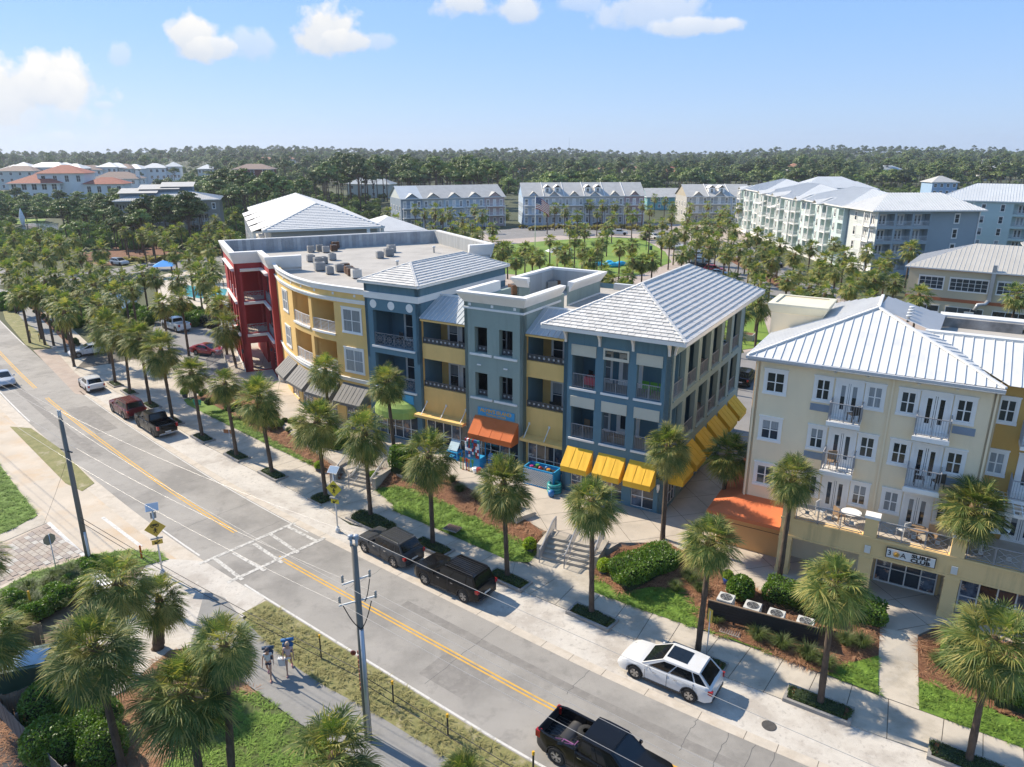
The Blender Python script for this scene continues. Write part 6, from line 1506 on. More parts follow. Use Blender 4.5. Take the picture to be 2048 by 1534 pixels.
desc = ['leftmost white beach house, three decks high, at the picture edge','white beach house with a low gabled roof above the red roofed villa','tall white beach house with stacked porches','white beach house with a lookout, centre of the far white cluster','white beach house just right of the lookout one','grey house with a brown roof in front of the white cluster','white beach house half hidden right of the far cluster','pale house with a brown roof behind the red tiled villa','grey roofed house cut by the left picture edge','distant white cottage at far left below the horizon','distant white cottage left of the lookout house','distant white cottage above the lookout house','distant white cottage right of the lookout house','small distant white house among trees above the pine apartments','pale distant house left of the brick villa']
for (x, y, w2, wm, rm), lab in zip(far, desc):
 p = at(x, y, 0); k = p.length/380.; p = p*min(1, 620/p.length) if p.length > 620 else p
 house('beach_house', lab, p, rv.uniform(-5,25), w2*.62, 13, rv.uniform(12,15), 4, 3, 'hip', 3.2, wm, rm, over=.8, pitch=0, z=hill(p.x, p.y), sides=False, wsz=(1.7,2.0))
mids = [(1249,366,15,whitew,browntile,'white house with a brown pyramid roof right of the long townhouse row',0),(1290,362,15,mat('orange_wall', (.45,.30,.16), .8, .05, 1),mat('slate_roof', (.10,.10,.11), .8, .1, 1),'tan house with a dark slate roof beside the white brown roofed one',0),(1335,362,18,whitew,orangetile,'house with an orange tile roof partly behind a round tree',0),(1370,357,20,palew,browntile,'brown roofed house with a white chimney near the tan row',0),(1190,345,16,palew,orangetile,'orange roofed villa in the trees above the long townhouse row',2),(1060,352,18,palew,shingle,'grey roofed house in dark trees behind the flag',0),(1250,340,22,whitew,orangetile,'wide orange roofed villa at the forest edge',2),(1325,338,18,whitew,redtile,'red roofed villa at the forest edge',2),(1030,347,14,whitew,orangetile,'pink roofed house glimpsed between pines',2),(680,342,22,palew,browntile,'brown roofed house glimpsed between tall pines',2),(695,395,30,palew,greymetal,'house with a grey metal roof behind the pine trunks',0),(1860,398,16,bluew,shingle,'pale blue cottage above the rear apartment roofs',3),(1760,362,22,whitew,greymetal,'low white roof at the forest edge above the mint apartments',5),(1970,330,20,whitew,metalroof,'white roof far right near the power lines',6),(480,352,18,whitew,orangetile,'orange roofed house behind the brick villa',3),(1575,340,14,whitew,orangetile,'orange roofed house alone in the forest',8),(780,360,30,palew,browntile,'long brown roofed house behind the pine stand',0),(870,352,22,palew,orangetile,'orange roofed house behind the pine stand',0)]
for x, y, w2, wm, rm, lab, zz in mids:
 p = at(x, y, 0);
 if p.length > 700: p = p*(700/p.length)
 house('house', lab, p, rv.uniform(-12,12), w2*.85, 12, 7.5, 4, 2, 'hip', 3.2, wm, rm, over=.7, pitch=0, z=hill(p.x,p.y)+zz*.5, sides=False, wsz=(1.5,1.8))
# ================= vehicles =================
def lerp(a, b, t): return a+(b-a)*t
def prof(tab, x):
 for (xa, za), (xb, zb) in zip(tab, tab[1:]):
  if x <= xb: return lerp(za, zb, (x-xa)/(xb-xa) if xb > xa else 0)
 return tab[-1][1]
KINDS = dict(
crossover=dict(L=4.9, W=1.92, H=1.69, wb=2.82, r=.37, belt=[(-2.45,.72),(-2.38,1.05),(-2.15,1.14),(-1.2,1.12),(.8,1.0),(1.3,1.02),(1.9,.96),(2.3,.78),(2.45,.56)], gh=(-2.3,-1.72,.05,1.15), roof=1.70),
suv=dict(L=4.8, W=1.92, H=1.70, wb=2.82, r=.37, belt=[(-2.4,.80),(-2.33,1.03),(-2.2,1.10),(-1,1.08),(.8,1.04),(1.3,1.05),(2.0,.98),(2.3,.80),(2.4,.60)], gh=(-2.15,-1.75,.15,1.15), roof=1.68),
bigsuv=dict(L=5.1, W=1.98, H=1.82, wb=3.04, r=.40, belt=[(-2.55,.85),(-2.5,1.12),(-2.4,1.17),(.8,1.14),(1.25,1.16),(2.25,1.10),(2.45,.92),(2.55,.62)], gh=(-2.36,-2.12,.15,1.05), roof=1.80),
hatch=dict(L=4.5, W=1.8, H=1.52, wb=2.67, r=.34, belt=[(-2.25,.7),(-2.18,.95),(-2.0,1.0),(.8,.93),(1.15,.94),(1.95,.82),(2.17,.66),(2.25,.5)], gh=(-2.02,-1.45,.0,1.1), roof=1.5),
sedan=dict(L=4.7, W=1.83, H=1.45, wb=2.72, r=.34, belt=[(-2.35,.7),(-2.28,1.0),(-2.1,1.04),(-1.5,1.03),(.8,.93),(1.15,.94),(2.0,.80),(2.27,.64),(2.35,.5)], gh=(-1.75,-1.0,.0,1.1), roof=1.44),
pickup=dict(L=5.8, W=2.0, H=1.88, wb=3.65, r=.42, belt=[(-2.9,1.15),(-2.85,1.27),(-.9,1.27),(-.85,1.2),(1.0,1.18),(1.45,1.22),(2.6,1.18),(2.8,1.0),(2.9,.65)], gh=(-.88,-.72,.65,1.45), roof=1.90, bed=(-2.8,-.92)))
TY = {}
def wheel_meshes(r, dk):
 k = (r, dk)
 if k in TY: return TY[k]
 mb = MB(); n = 20; w = .12
 ring = [(r*.62,-w),(r*.93,-w),(r,-w*.7),(r,w*.7),(r*.93,w),(r*.62,w)]
 for i in range(n):
  a, b = 2*pi*i/n, 2*pi*(i+1)/n
  for (r0, y0), (r1, y1) in zip(ring, ring[1:]): mb.quad((cos(a)*r0,y0,sin(a)*r0),(cos(b)*r0,y0,sin(b)*r0),(cos(b)*r1,y1,sin(b)*r1),(cos(a)*r1,y1,sin(a)*r1), sm=True)
 ty = mb.mesh('tyre', tyre)
 mb = MB()
 for s in (-1, 1):
  y = s*w*.72
  for i in range(5):
   a = 2*pi*i/5; c, d = cos(a), sin(a); p = Vector((-d, 0, c))
   for q in (-.22, .22):
    e0 = Vector((c*r*.12, y, d*r*.12)); e1 = Vector((cos(a+q)*r*.6, y, sin(a+q)*r*.6)); mb.bar(e0, e1, .018, w=.028)
  for i in range(n):
   a, b = 2*pi*i/n, 2*pi*(i+1)/n
   mb.quad((cos(a)*r*.56,y,sin(a)*r*.56),(cos(b)*r*.56,y,sin(b)*r*.56),(cos(b)*r*.65,y+s*.01,sin(b)*r*.65),(cos(a)*r*.65,y+s*.01,sin(a)*r*.65)); mb.quad((0,y*.3,0),(cos(a)*r*.6,y*.3,sin(a)*r*.6),(cos(b)*r*.6,y*.3,sin(b)*r*.6), m=1)
  mb.box(-.05,.05,min(y,y+s*.02),max(y,y+s*.02),-.05,.05)
 rm_ = mb.mesh('rim', [rimdark if dk else rim, tyre]); TY[k] = (ty, rm_); return TY[k]
CARM = {}
redlight = mat('tail_light', (.35,.01,.01), .2, .1, 1, coat=.5); headl = mat('head_light', (.55,.57,.6), .1, .05, 1, coat=1.); plate = mat('number_plate', (.6,.6,.58), .5, .05, 3); trimblk = mat('black_trim', (.025,.025,.027), .5, .05, 2)
carglass = mat('car_glass', (.008,.010,.012), .05, .1, 1, spec=.5); chrome = mat('chrome', (.6,.6,.62), .15, .05, 1, metal=1.)
def car_parts(kind, pm, detail=True, dk=False, sunroof=False, rails=False):
 key = (kind, pm.name, detail, dk, sunroof, rails)
 if key in CARM: return CARM[key]
 K = KINDS[kind]; L, W, r, wb = K['L'], K['W'], K['r'], K['wb']; hw = W/2; ax = (wb/2+.02, -wb/2+.02); R_ = r+.055
 xs = set([-L/2, L/2]+[p[0] for p in K['belt']])
 for a in ax:
  for i in range(9): xs.add(a+R_*cos(pi*i/8));
  xs.add(a+R_+.001); xs.add(a-R_-.001)
 n = 14
 for i in range(n+1): xs.add(-L/2+L*i/n)
 if 'bed' in K: xs |= {K['bed'][0], K['bed'][0]+.01, K['bed'][1], K['bed'][1]-.01}
 xs = sorted(xs); mb = MB(); rows = []
 for x in xs:
  e = abs(x)/(L/2); w = hw*(1-.16*max(0, (e-.80)/.2)**2); zb = prof(K['belt'], x); zl = .27 if e < .93 else .27+.14*(e-.93)/.07
  for a in ax:
   if abs(x-a) < R_: zl = max(zl, r+sqrt(max(0, R_*R_-(x-a)**2)))
  zm = max(zl+.02, lerp(zl, zb, .5)); cr = .05 if 'bed' not in K or x > K['bed'][1] else .0
  inbed = 'bed' in K and K['bed'][0] < x < K['bed'][1]
  z4 = max(zm+.01, zb-.09)
  top = [(w*.99,z4),(w*.93,zb),(w*.55,zb+cr),(0,zb+cr*1.3)] if not inbed else [(w*.99,z4),(w*.97,zb),(w*.86,zb-.01),(w*.85,.78)]
  sec = [(0,zl),(w*.86,zl),(w*.985,zl+.05),(w,zm)]+top
  if inbed: sec.append((0,.78))
  else: sec.append((0,zb+cr*1.3))
  rows.append([(x,-y,z) for y, z in sec]+[(x,y,z) for y, z in reversed(sec)])
 m_ = len(rows[0])
 for i in range(len(rows)-1):
  for j in range(m_-1):
   if j == m_//2-1: continue
   a, b, c, d = rows[i][j], rows[i+1][j], rows[i+1][j+1], rows[i][j+1]; mb.quad(a, b, c, d, sm=False, m=1 if j in (0, m_-2) else 0)
 for rw_ in (rows[0], rows[-1]): mb.quad(*rw_)
 mb.box(-L/2+.45, L/2-.8, -hw*.72, hw*.72, .3, .78 if 'bed' not in K else .76, 1)
 # arch lips
 for a in ax:
  for s in (-1, 1):
   for i in range(8):
    p, q = pi*i/8, pi*(i+1)/8; y = s*(hw+.004)
    mb.quad((a+cos(p)*R_,y,r+sin(p)*R_),(a+cos(q)*R_,y,r+sin(q)*R_),(a+cos(q)*(R_+.05),y,r+sin(q)*(R_+.05)),(a+cos(p)*(R_+.05),y,r+sin(p)*(R_+.05)), m=1 if kind != 'sedan' and kind != 'hatch' else 0)
 g0, g1, g2, g3 = K['gh']; zr = K['roof']; wbt = hw*.91; wt = hw*.78
 def bz(x): return prof(K['belt'], x)+.02
 P = dict(rb=(g0,wbt*.93,bz(g0)), rt=(g1,wt*.96,zr-.06), ft=(g2,wt,zr-.04), fb=(g3,wbt*.96,bz(g3)), mb=(lerp(g0,g3,.5),wbt,bz(0)))
 roofz = zr
 def Y(p, s): return (p[0], p[1]*s, p[2])
 for s in (-1, 1):
  xs2 = [lerp(g1, g2, t) for t in (0,.33,.66,1)]
  top = [(x, (wt*(.96+.04*min(1,i))), zr-.05+.015*(i in (1,2))) for i, x in enumerate(xs2)]
  bot = [(lerp(g0,g3,t), wbt*(.94+.06*(0 < t < 1)), bz(lerp(g0,g3,t))) for t in (0,.33,.66,1)]
  for i in range(3): mb.quad(Y(bot[i],s), Y(bot[i+1],s), Y(top[i+1],s), Y(top[i],s))
  for i in range(3): mb.quad(Y(top[i],s), Y(top[i+1],s), (top[i+1][0],top[i+1][1]*.5*s,zr-.005), (top[i][0],top[i][1]*.5*s,zr-.005))
 for i in range(3):
  xa, xb = lerp(g1,g2,i/3), lerp(g1,g2,(i+1)/3); ya, yb = wt*.5, wt*.5; mb.quad((xa,-ya,zr-.005),(xb,-yb,zr-.005),(xb,yb,zr-.005),(xa,ya,zr-.005))
 mb.quad(Y(P['rb'],-1), Y(P['rt'],-1), Y(P['rt'],1), Y(P['rb'],1)); mb.quad(Y(P['fb'],-1), Y(P['fb'],1), Y(P['ft'],1), Y(P['ft'],-1))
 mb.quad((g1,-wt*.96,zr-.06),(g1,wt*.96,zr-.06),(g1,wt*.5,zr-.005),(g1,-wt*.5,zr-.005)); mb.quad((g2,-wt,zr-.05),(g2,wt,zr-.05),(g2,wt*.5,zr-.005),(g2,-wt*.5,zr-.005))
 bme = mb.mesh('body', [pm, trimblk]); bm_ = bmesh.new(); bm_.from_mesh(bme); bmesh.ops.remove_doubles(bm_, verts=bm_.verts, dist=.002); bmesh.ops.recalc_face_normals(bm_, faces=bm_.faces)
 for f in bm_.faces: f.smooth = True
 bm_.to_mesh(bme); bm_.free(); bme.set_sharp_from_angle(angle=R(33))
 out = [('body', bme, [])]
 def inset(A, B, C_, D, u0, u1, v0, v1, off):
  A, B, C_, D = map(Vector, (A, B, C_, D)); f = lambda u, v: (A.lerp(B, u)).lerp(D.lerp(C_, u), v); q = [f(u0,v0), f(u1,v0), f(u1,v1), f(u0,v1)]; n = (q[1]-q[0]).cross(q[3]-q[0]).normalized(); c = Vector((lerp(g0,g3,.5), 0, 1.2))
  if n.dot(q[0]-c) < 0: n = -n
  return [v+n*off for v in q]
 g = MB(); g.quad(*inset(Y(P['fb'],-1), Y(P['fb'],1), Y(P['ft'],1), Y(P['ft'],-1), .06,.94,.04,.93,.012)); out.append(('windscreen', g.mesh('windscreen', carglass), []))
 g = MB(); g.quad(*inset(Y(P['rb'],-1), Y(P['rb'],1), Y(P['rt'],1), Y(P['rt'],-1), .07,.93,.08,.92,.012)); out.append(('rear_window', g.mesh('rear_window', carglass), []))
 spl = [.04,.22,.60,.93] if kind in ('suv','bigsuv','crossover') else ([.14,.54,.90] if kind != 'pickup' else [.06,.46,.90])
 for s in (-1, 1):
  for u0, u1 in zip(spl, spl[1:]):
   g = MB(); cuts = [c for c in (.33,.66) if u0 < c < u1]; us = [u0]+cuts+[u1-.025]
   for a_, b_ in zip(us, us[1:]):
    i = min(2, int((a_+b_)/2*3)); loc = lambda u: (u*3-i)
    bot = [(lerp(g0,g3,t), wbt*(.94+.06*(0 < t < 1)), bz(lerp(g0,g3,t))) for t in (0,.33333,.66667,1)]; xs2 = [lerp(g1, g2, t) for t in (0,.33333,.66667,1)]
    top = [(x, (wt*(.96+.04*min(1,k))), zr-.05+.015*(k in (1,2))) for k, x in enumerate(xs2)]
    g.quad(*inset(Y(bot[i],s), Y(bot[i+1],s), Y(top[i+1],s), Y(top[i],s), loc(a_), loc(b_), .06, .86, .012))
   out.append(('side_window', g.mesh('side_window', carglass), []))
 if detail:
  for s in (-1, 1):
   g = MB(); x0 = L/2-.42; g.quad((x0+.14,s*hw*.50,.80),(x0+.0,s*hw*.93,.84),(x0-.18,s*hw*.99,.93),(x0+.06,s*hw*.52,.95)); g.box(x0-.2,x0+.12,s*hw*.55-.0 if s>0 else -hw*.93, s*hw*.93 if s>0 else -hw*.55,.72 if kind!='pickup' else .85,.84 if kind!='pickup' else 1.02); out.append(('headlight', g.mesh('headlight', headl), []))
   g = MB(); x0 = -L/2; zt = K['belt'][1][1]; g.box(x0-.012, x0+.22, s*hw*.74 if s>0 else -hw*.93, s*hw*.93 if s>0 else -hw*.74, zt-(.38 if kind=='pickup' else .24), zt-.04); out.append(('tail_light', g.mesh('tail_light', redlight), []))
   g = MB(); x0 = g3-.35; g.box(x0-.08, x0+.05, s*(hw+.02) if s>0 else -hw-.19, hw+.19 if s>0 else -hw-.02, bz(x0)+.0, bz(x0)+.15, taper=.02); g.box(x0-.03, x0, s*hw*.9 if s>0 else -hw-.03, hw+.03 if s>0 else -hw*.9, bz(x0)+.02, bz(x0)+.06); out.append(('wing_mirror', g.mesh('wing_mirror', pm), []))
   for xx in (.30, -.75): g = MB(); g.box(xx, xx+.19, s*hw*1.005 if s>0 else -hw*1.03, hw*1.03 if s>0 else -hw*1.005, bz(xx)-.20, bz(xx)-.165); out.append(('door_handle', g.mesh('door_handle', chrome), []))
   # shut lines
   g = MB()
   for xx in (lerp(g0,g3,spl[-1]), lerp(g0,g3,spl[-2]), lerp(g0,g3,spl[-3]) if len(spl) > 3 else -.9): g.box(xx-.008, xx+.008, s*hw*.96 if s>0 else -hw*1.004, hw*1.004 if s>0 else -hw*.96, .38, bz(xx)-.05)
   g.box(-wb/2+r+.1, wb/2-r-.1, s*hw*.9 if s>0 else -hw*1.012, hw*1.012 if s>0 else -hw*.9, .26, .36); out.append(('door_trim', g.mesh('door_trim', trimblk), []))
  g = MB(); g.box(-L/2-.012, -L/2+.1, -.26, .26, .62 if kind != 'pickup' else .55, .74 if kind != 'pickup' else .67); out.append(('number_plate', g.mesh('number_plate', plate), []))
  g = MB(); g.box(L/2-.10, L/2+.004, -hw*.5, hw*.5, .38, .50 if kind != 'pickup' else .7); out.append(('grille', g.mesh('grille', trimblk), []))
  g = MB(); g.box(-L/2-.02, -L/2+.1, -hw*.8, hw*.8, .36, .52); out.append(('rear_bumper', g.mesh('rear_bumper', chrome if kind == 'pickup' else trimblk), []))
  if rails:
   for s in (-1, 1): g = MB(); g.bar((g1+.1,s*wt*.9,zr+.02),(g2-.1,s*wt*.9,zr+.03),.022); g.box(g1+.1,g1+.18,s*wt*.9-.02,s*wt*.9+.02,zr-.05,zr+.02); g.box(g2-.2,g2-.12,s*wt*.9-.02,s*wt*.9+.02,zr-.05,zr+.02); out.append(('roof_rail', g.mesh('roof_rail', chrome if kind=='suv' else trimblk), []))
   g = MB()
   for i in range(-3, 4): g.box(g1+.2, g2-.15, i*.17-.012, i*.17+.012, zr-.004, zr+.008)
   out.append(('roof_rib', g.mesh('roof_rib', trimblk), []))
  if sunroof: g = MB(); g.box(g1+.7, g2-.05, -wt*.64, wt*.64, zr-.004, zr+.012); g.box(lerp(g1,g2,.62),lerp(g1,g2,.64),-wt*.6,wt*.6,zr+.013,zr+.02); out.append(('sunroof', g.mesh('sunroof', carglass), []))
  if kind == 'pickup':
   g = MB()
   for i in range(9): g.box(-2.75, -.95, -.75+i*.187-.012, -.75+i*.187+.012, .781, .795)
   g.box(-2.83, -2.79, -.86, .86, .8, 1.26); out.append(('bed_liner', g.mesh('bed_liner', trimblk), []))
 CARM[key] = out; return out
def car(kind, P, heading, pm, label, group=None, detail=True, dk=False, sunroof=False, rails=False, z=.015, cat='car'):
 nm = {'pickup':'pickup_truck','suv':'parked_suv','crossover':'parked_suv','bigsuv':'parked_suv','hatch':'parked_car','sedan':'parked_car'}[kind]
 e = empty(nm, (P[0], P[1], z), heading, label, cat, group); K = KINDS[kind]
 for n, me, _ in car_parts(kind, pm, detail, dk, sunroof, rails): place(n, me, e)
 ty, rm_ = wheel_meshes(K['r'], dk)
 for a in (K['wb']/2+.02, -K['wb']/2+.02):
  for s in (-1, 1):
   w = place('wheel', ty, e, (a, s*(K['W']/2-.11), K['r']));
   if detail: place('rim', rm_, w)
 return e
def car_px(kind, fr, rr_, pm, label, **k):
 """parked so that the wheels nearer the camera touch the ground at two photo points (front, rear)"""
 z = k.get('z', .015); F = at(*fr, z); B = at(*rr_, z); d = (F-B).normalized(); m = (F+B)/2; n = Vector((-d.y, d.x, 0))
 if n.dot(m) < 0: n = -n
 m = m+n*(KINDS[kind]['W']/2-.1); return car(kind, m, atan2(d.y, d.x), pm, label, **k)
pw = paint('white', (.62,.62,.61)); pk = paint('black', (.006,.006,.007)); pgy = paint('graphite', (.05,.052,.055)); prd = paint('red', (.30,.012,.015)); pdr = paint('dark_red', (.11,.008,.012)); psl = paint('silver', (.40,.42,.44)); pbl = paint('pale_blue', (.20,.30,.38)); pnv = paint('navy', (.02,.03,.06))
car_px('crossover', (1270,1356), (1379,1403), pw, 'white crossover with a black glass sunroof parked nearest on the right', sunroof=True, cat='suv')
car_px('bigsuv', (852,1169), (928,1204), pk, 'long black seven seat suv parked behind the charcoal one', rails=True, cat='suv')
car_px('suv', (732,1105), (788,1134), pgy, 'charcoal suv with silver roof rails parked next to the crosswalk', rails=True, cat='suv')
tr = car('pickup', at(1113,1527,0)+Vector((cos(R(-36.5)),sin(R(-36.5)),0))*1.82+Vector((-sin(R(-36.5)),cos(R(-36.5)),0))*.9, R(-36.5), pk, 'glossy black pickup truck with a bicycle in its open bed, at the bottom edge', rails=False, cat='pickup truck')
car_px('pickup', (279,854), (309,874), pk, 'black pickup truck parked behind the dark red suv', dk=True, cat='pickup truck')
car_px('bigsuv', (227,824), (250,839), pdr, 'dark red suv with roof rails parked at the kerb', rails=True, cat='suv')
car_px('hatch', (161,773), (176,786), pw, 'white hatchback parked ahead of the dark red suv', dk=True)
car_px('sedan', (159,715), (205,708), pw, 'white sedan turning out across the brick crossing')
hd = (NE[i_a]-NE[i_a+15]).normalized(); car('sedan', at(8,768)+Vector((0,0,0)), atan2(-hd.y,-hd.x), psl, 'silver car driving off the left picture edge', dk=True)
car_px('pickup', (322,655), (360,667), pw, 'white crew cab pickup parked by the pond hedge', cat='pickup truck')
q1_ = at(322,655); q2_ = at(360,667); hh_ = atan2(q1_.y-q2_.y, q1_.x-q2_.x)
car('suv', at(404,655)+Vector((0.5,1,0)), hh_, pk, 'black suv parked beside the white crew cab pickup', cat='suv')
car('sedan', at(419,709), -.32, prd, 'bright red coupe with a dark roof panel below the red building', sunroof=True)
car('suv', at(240,530), -.5, psl, 'silver suv on the side street half hidden by palms', detail=False, cat='suv')
car('suv', at(1487,765,PZ), R(62), pk, 'black suv parked nose in between the two buildings', z=PZ+.03, cat='suv')
G2 = 'cars parked round the village green'
for i, (k_, x, y, a, pm_, lab) in enumerate((('pickup',1237,470,-5,pw,'white pickup driving past the top of the village green'),('sedan',1122,453,5,pw,'white sedan parked under the long townhouse row'),('pickup',1158,451,8,pw,'white pickup parked under the long townhouse row'),('suv',1150,466,-8,pgy,'dark grey suv on the street above the green'),('sedan',1164,471,-8,pk,'black car close behind the dark grey suv'),('sedan',1200,452,5,pk,'black car at the shop fronts right of the white pickup'),('suv',1308,478,-60,pw,'white suv at the right end of the green'),('sedan',1334,489,-35,psl,'silver car farthest up the row of angled cars'),('suv',1353,497,-35,pw,'white suv second up the row of angled cars'),('sedan',1338,498,-35,psl,'silver car tucked behind a palm trunk in the angled row'),('pickup',1399,507,-20,pw,'white pickup in the middle of the angled row'),('suv',1401,516,-20,psl,'silver suv just below the white pickup in the angled row'),('sedan',1402,526,-20,pbl,'pale blue car in the angled row'),('sedan',1393,535,-20,pgy,'grey sedan in the angled row above the black suv'),('suv',1412,541,-20,pk,'black suv in the angled row beside the red car'),('suv',1429,545,-20,prd,'red car near the bottom of the angled row'),('sedan',1437,552,-20,pbl,'light blue car last in the angled row'),('suv',1548,534,-48,pk,'black suv driving down the right street'),('sedan',1426,469,-10,prd,'red car far along the right street'),('sedan',1440,455,-10,prd,'small red car by the tan townhouse row'),('sedan',1475,450,0,pw,'white car before the grey end of the tan row'),('suv',1608,506,-60,pgy,'dark suv in the shade under the mint apartments'))):
 car(k_, at(x, y), R(a), pm_, lab, group=G2, detail=False, cat='pickup truck' if k_ == 'pickup' else 'car')
# bicycle and spare wheel lying in the truck bed
def bicycle(loc, rz, tilt, label):
 e = empty('bicycle', loc, rz, label, 'bicycle'); e.rotation_euler = (tilt, 0, rz)
 for x in (-.5, .5):
  t = MB(); P_ = [Vector((x+cos(2*pi*i/16)*.32, 0, .32+sin(2*pi*i/16)*.32)) for i in range(17)]
  for p, q in zip(P_, P_[1:]): t.bar(p, q, .016)
  for i in range(8): t.bar((x,0,.32), P_[i*2], .003)
  t.build('wheel', tyre, e)
 t = MB()
 for p, q in (((-.5,0,.32),(-.1,0,.3)),((-.1,0,.3),(-.22,0,.78)),((-.22,0,.74),(.36,0,.8)),((-.1,0,.3),(.36,0,.76)),((-.5,0,.32),(-.2,0,.7)),((.5,0,.32),(.36,0,.9))): t.bar(p, q, .016)
 t.build('frame', mat('bike_purple', (.30,.12,.28), .4, .05, 1), e)
 t = MB(); t.bar((.36,-.28,.95),(.36,.28,.95),.014); t.build('handlebar', trimblk, e); t = MB(); t.box(-.34,-.12,-.06,.06,.82,.87); t.build('saddle', trimblk, e); return e
M_ = Matrix.Rotation(R(-36.5), 4, 'Z'); tl_ = tr.location
p_ = tl_+(M_ @ Vector((-1.75,-.2,.9))).to_3d(); bicycle(p_, R(-10), R(65), 'purple bicycle lying in the black pickup bed')
t = MB(); t.lathe([(.14,0),(.36,0),(.38,.1),(.36,.2),(.14,.2)], 18); p_ = tl_+(M_ @ Vector((-1.2,.45,.86))).to_3d(); t.build('spare_tyre', tyre, loc=p_, label='spare tyre lying flat in the black pickup bed behind the cab', cat='tyre')
# ================= street furniture =================
# planters with kerbs and ground cover: (centre px, length, width, angle)
def sdir(P):
 i = min(range(len(NE)), key=lambda k: (NE[k]-Vector(P)).length); d = NE[min(i+4, len(NE)-1)]-NE[max(i-4, 0)]; return atan2(d.y, d.x)
PL = [((231,770),2.4,1.1),((259,786),2.5,1.1),((303,813),2.6,1.2),((347,845),2.6,1.2),((406,878),2.6,1.2),((474,914),2.6,1.2),((546,951),2.7,1.2),((866,1097),2.9,1.2),((1017,1162),2.8,1.2),((1184,1236),2.8,1.2),((1392,1322),3.,1.2),((1636,1412),3.,1.25),((1935,1530),3.,1.3)]
def ordw(i):
 o = ['first','second','third','fourth','fifth','sixth','seventh','eighth','ninth','tenth','eleventh','twelfth','thirteenth','fourteenth','fifteenth','sixteenth','seventeenth','eighteenth','nineteenth']
 if i < 19: return o[i]
 t = ['twenty','thirty','forty','fifty','sixty','seventy','eighty','ninety'][(i+1)//10-2]; u = (i+1) % 10
 return t[:-1]+'ieth' if u == 0 else t+' '+o[u-1]
ord_ = ['first','second','third','fourth','fifth','sixth','seventh','eighth','ninth','tenth','eleventh','twelfth','thirteenth','fourteenth']
for i, (p, L_, W_) in enumerate(PL):
 c = at(*p); a = sdir(c); e = empty('kerbed_planter', c, a, 'concrete kerbed street planter with clipped ground cover, %s from the left along the kerb' % ord_[i], 'planter', 'kerbed palm planters')
 t = MB(); w = .15
 for bx in ((-L_/2,L_/2,-W_/2,-W_/2+w),(-L_/2,L_/2,W_/2-w,W_/2),(-L_/2,-L_/2+w,-W_/2+w,W_/2-w),(L_/2-w,L_/2,-W_/2+w,W_/2-w)): t.box(*bx, 0, .2)
 t.build('kerb', kerbdark, e); t = MB(); t.box(-L_/2+w, L_/2-w, -W_/2+w, W_/2-w, .02, .12); t.build('soil', mulch, e)
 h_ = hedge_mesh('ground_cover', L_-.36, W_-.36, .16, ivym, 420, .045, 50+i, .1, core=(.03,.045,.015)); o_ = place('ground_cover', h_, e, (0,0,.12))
# free-form ground cover beds by the crosswalk
for (x, y), s_, lab in (((643,1000),(1.1,.7,.3),'low ivy mound round a palm left of the crosswalk sign'),((745,1046),(2.6,.9,.35),'long low ivy mound beside the charcoal suv')):
 e = empty('ivy_bed', at(x,y), sdir(at(x,y)), lab, 'plant'); place('foliage', hedge_mesh('foliage', s_[0]*1.3, s_[1]*1.6, s_[2], ivym, 420, .05, 71, .1), e)
 t = MB(); t.box(-s_[0]*.75, s_[0]*.75, -s_[1]*.95, -s_[1]*.82, 0, .16); t.build('kerb', kerbdark, e)
# utility poles and their wires
def pole(px_, top, r, label):
 b = at(*px_); zt = zat(b, top); e = empty('utility_pole', b, 0, label, 'utility pole'); t = MB(); t.tube([(0,0,-.3),(0,0,zt*.5),(0,0,zt)], [r*1.15,r,r*.8], 12); t.build('post', polem, e); return e, b, zt
e1, b1, z1 = pole((181,1136), 838, .15, 'weathered wooden utility pole by the left driveway')
t = MB(); t.bar((-.5,.25,z1-2.0),(.5,-.3,z1-2.0),.035); t.build('crossarm', darkmetal, e1)
for s in (-1,1):
 t = MB(); t.tube([(s*.06,0,z1),(s*.06,0,z1+.45)], .05, 8); t.lathe([(.03,z1+.45),(.07,z1+.5),(.03,z1+.55)], 8, c=(s*.06,0)); t.build('insulator', zinc, e1)
t = MB(); t.tube([(.14,-.1,0),(.14,-.1,2.6)], .07, 8); t.build('cable_guard', zinc, e1)
e2_, b2, z2 = pole((737,1478), 1090, .155, 'tall wooden utility pole with insulators beside the verge')
t = MB(); t.tube([(.09,-.16,0),(.09,-.16,z2*.60)], .095, 10); t.build('metal_conduit', mat('galv_conduit', (.42,.45,.48), .4, .06, 1, metal=.5), e2_)
for s in (-1, 1): t = MB(); t.tube([(s*.11,0,z2-.05),(s*.11,0,z2+.25)], .06, 8); t.lathe([(.05,z2+.25),(.14,z2+.30),(.05,z2+.36),(.14,z2+.42),(.05,z2+.48)], 10, c=(s*.11,0)); t.build('insulator', mat('porcelain', (.42,.44,.46), .3, .1, 1), e2_)
for k, (za, r_) in enumerate(((z2-1.6,.55),(z2-2.6,.75))):
 t = MB(); t.bar((-r_,-.25,za-.1),(r_,.15,za+.12),.028); t.build('crossarm', zinc, e2_)
 for s in (-1, 0, 1):
  t = MB(); x = s*r_*.95; zz = za+.02*s; t.lathe([(.03,zz),(.07,zz+.06),(.04,zz+.12),(.07,zz+.18),(.04,zz+.24),(.07,zz+.30),(.02,zz+.36)], 8, c=(x,s*.18-.05)); t.build('insulator', mat('insulator_brown', (.40,.36,.31), .4, .1, 1), e2_)
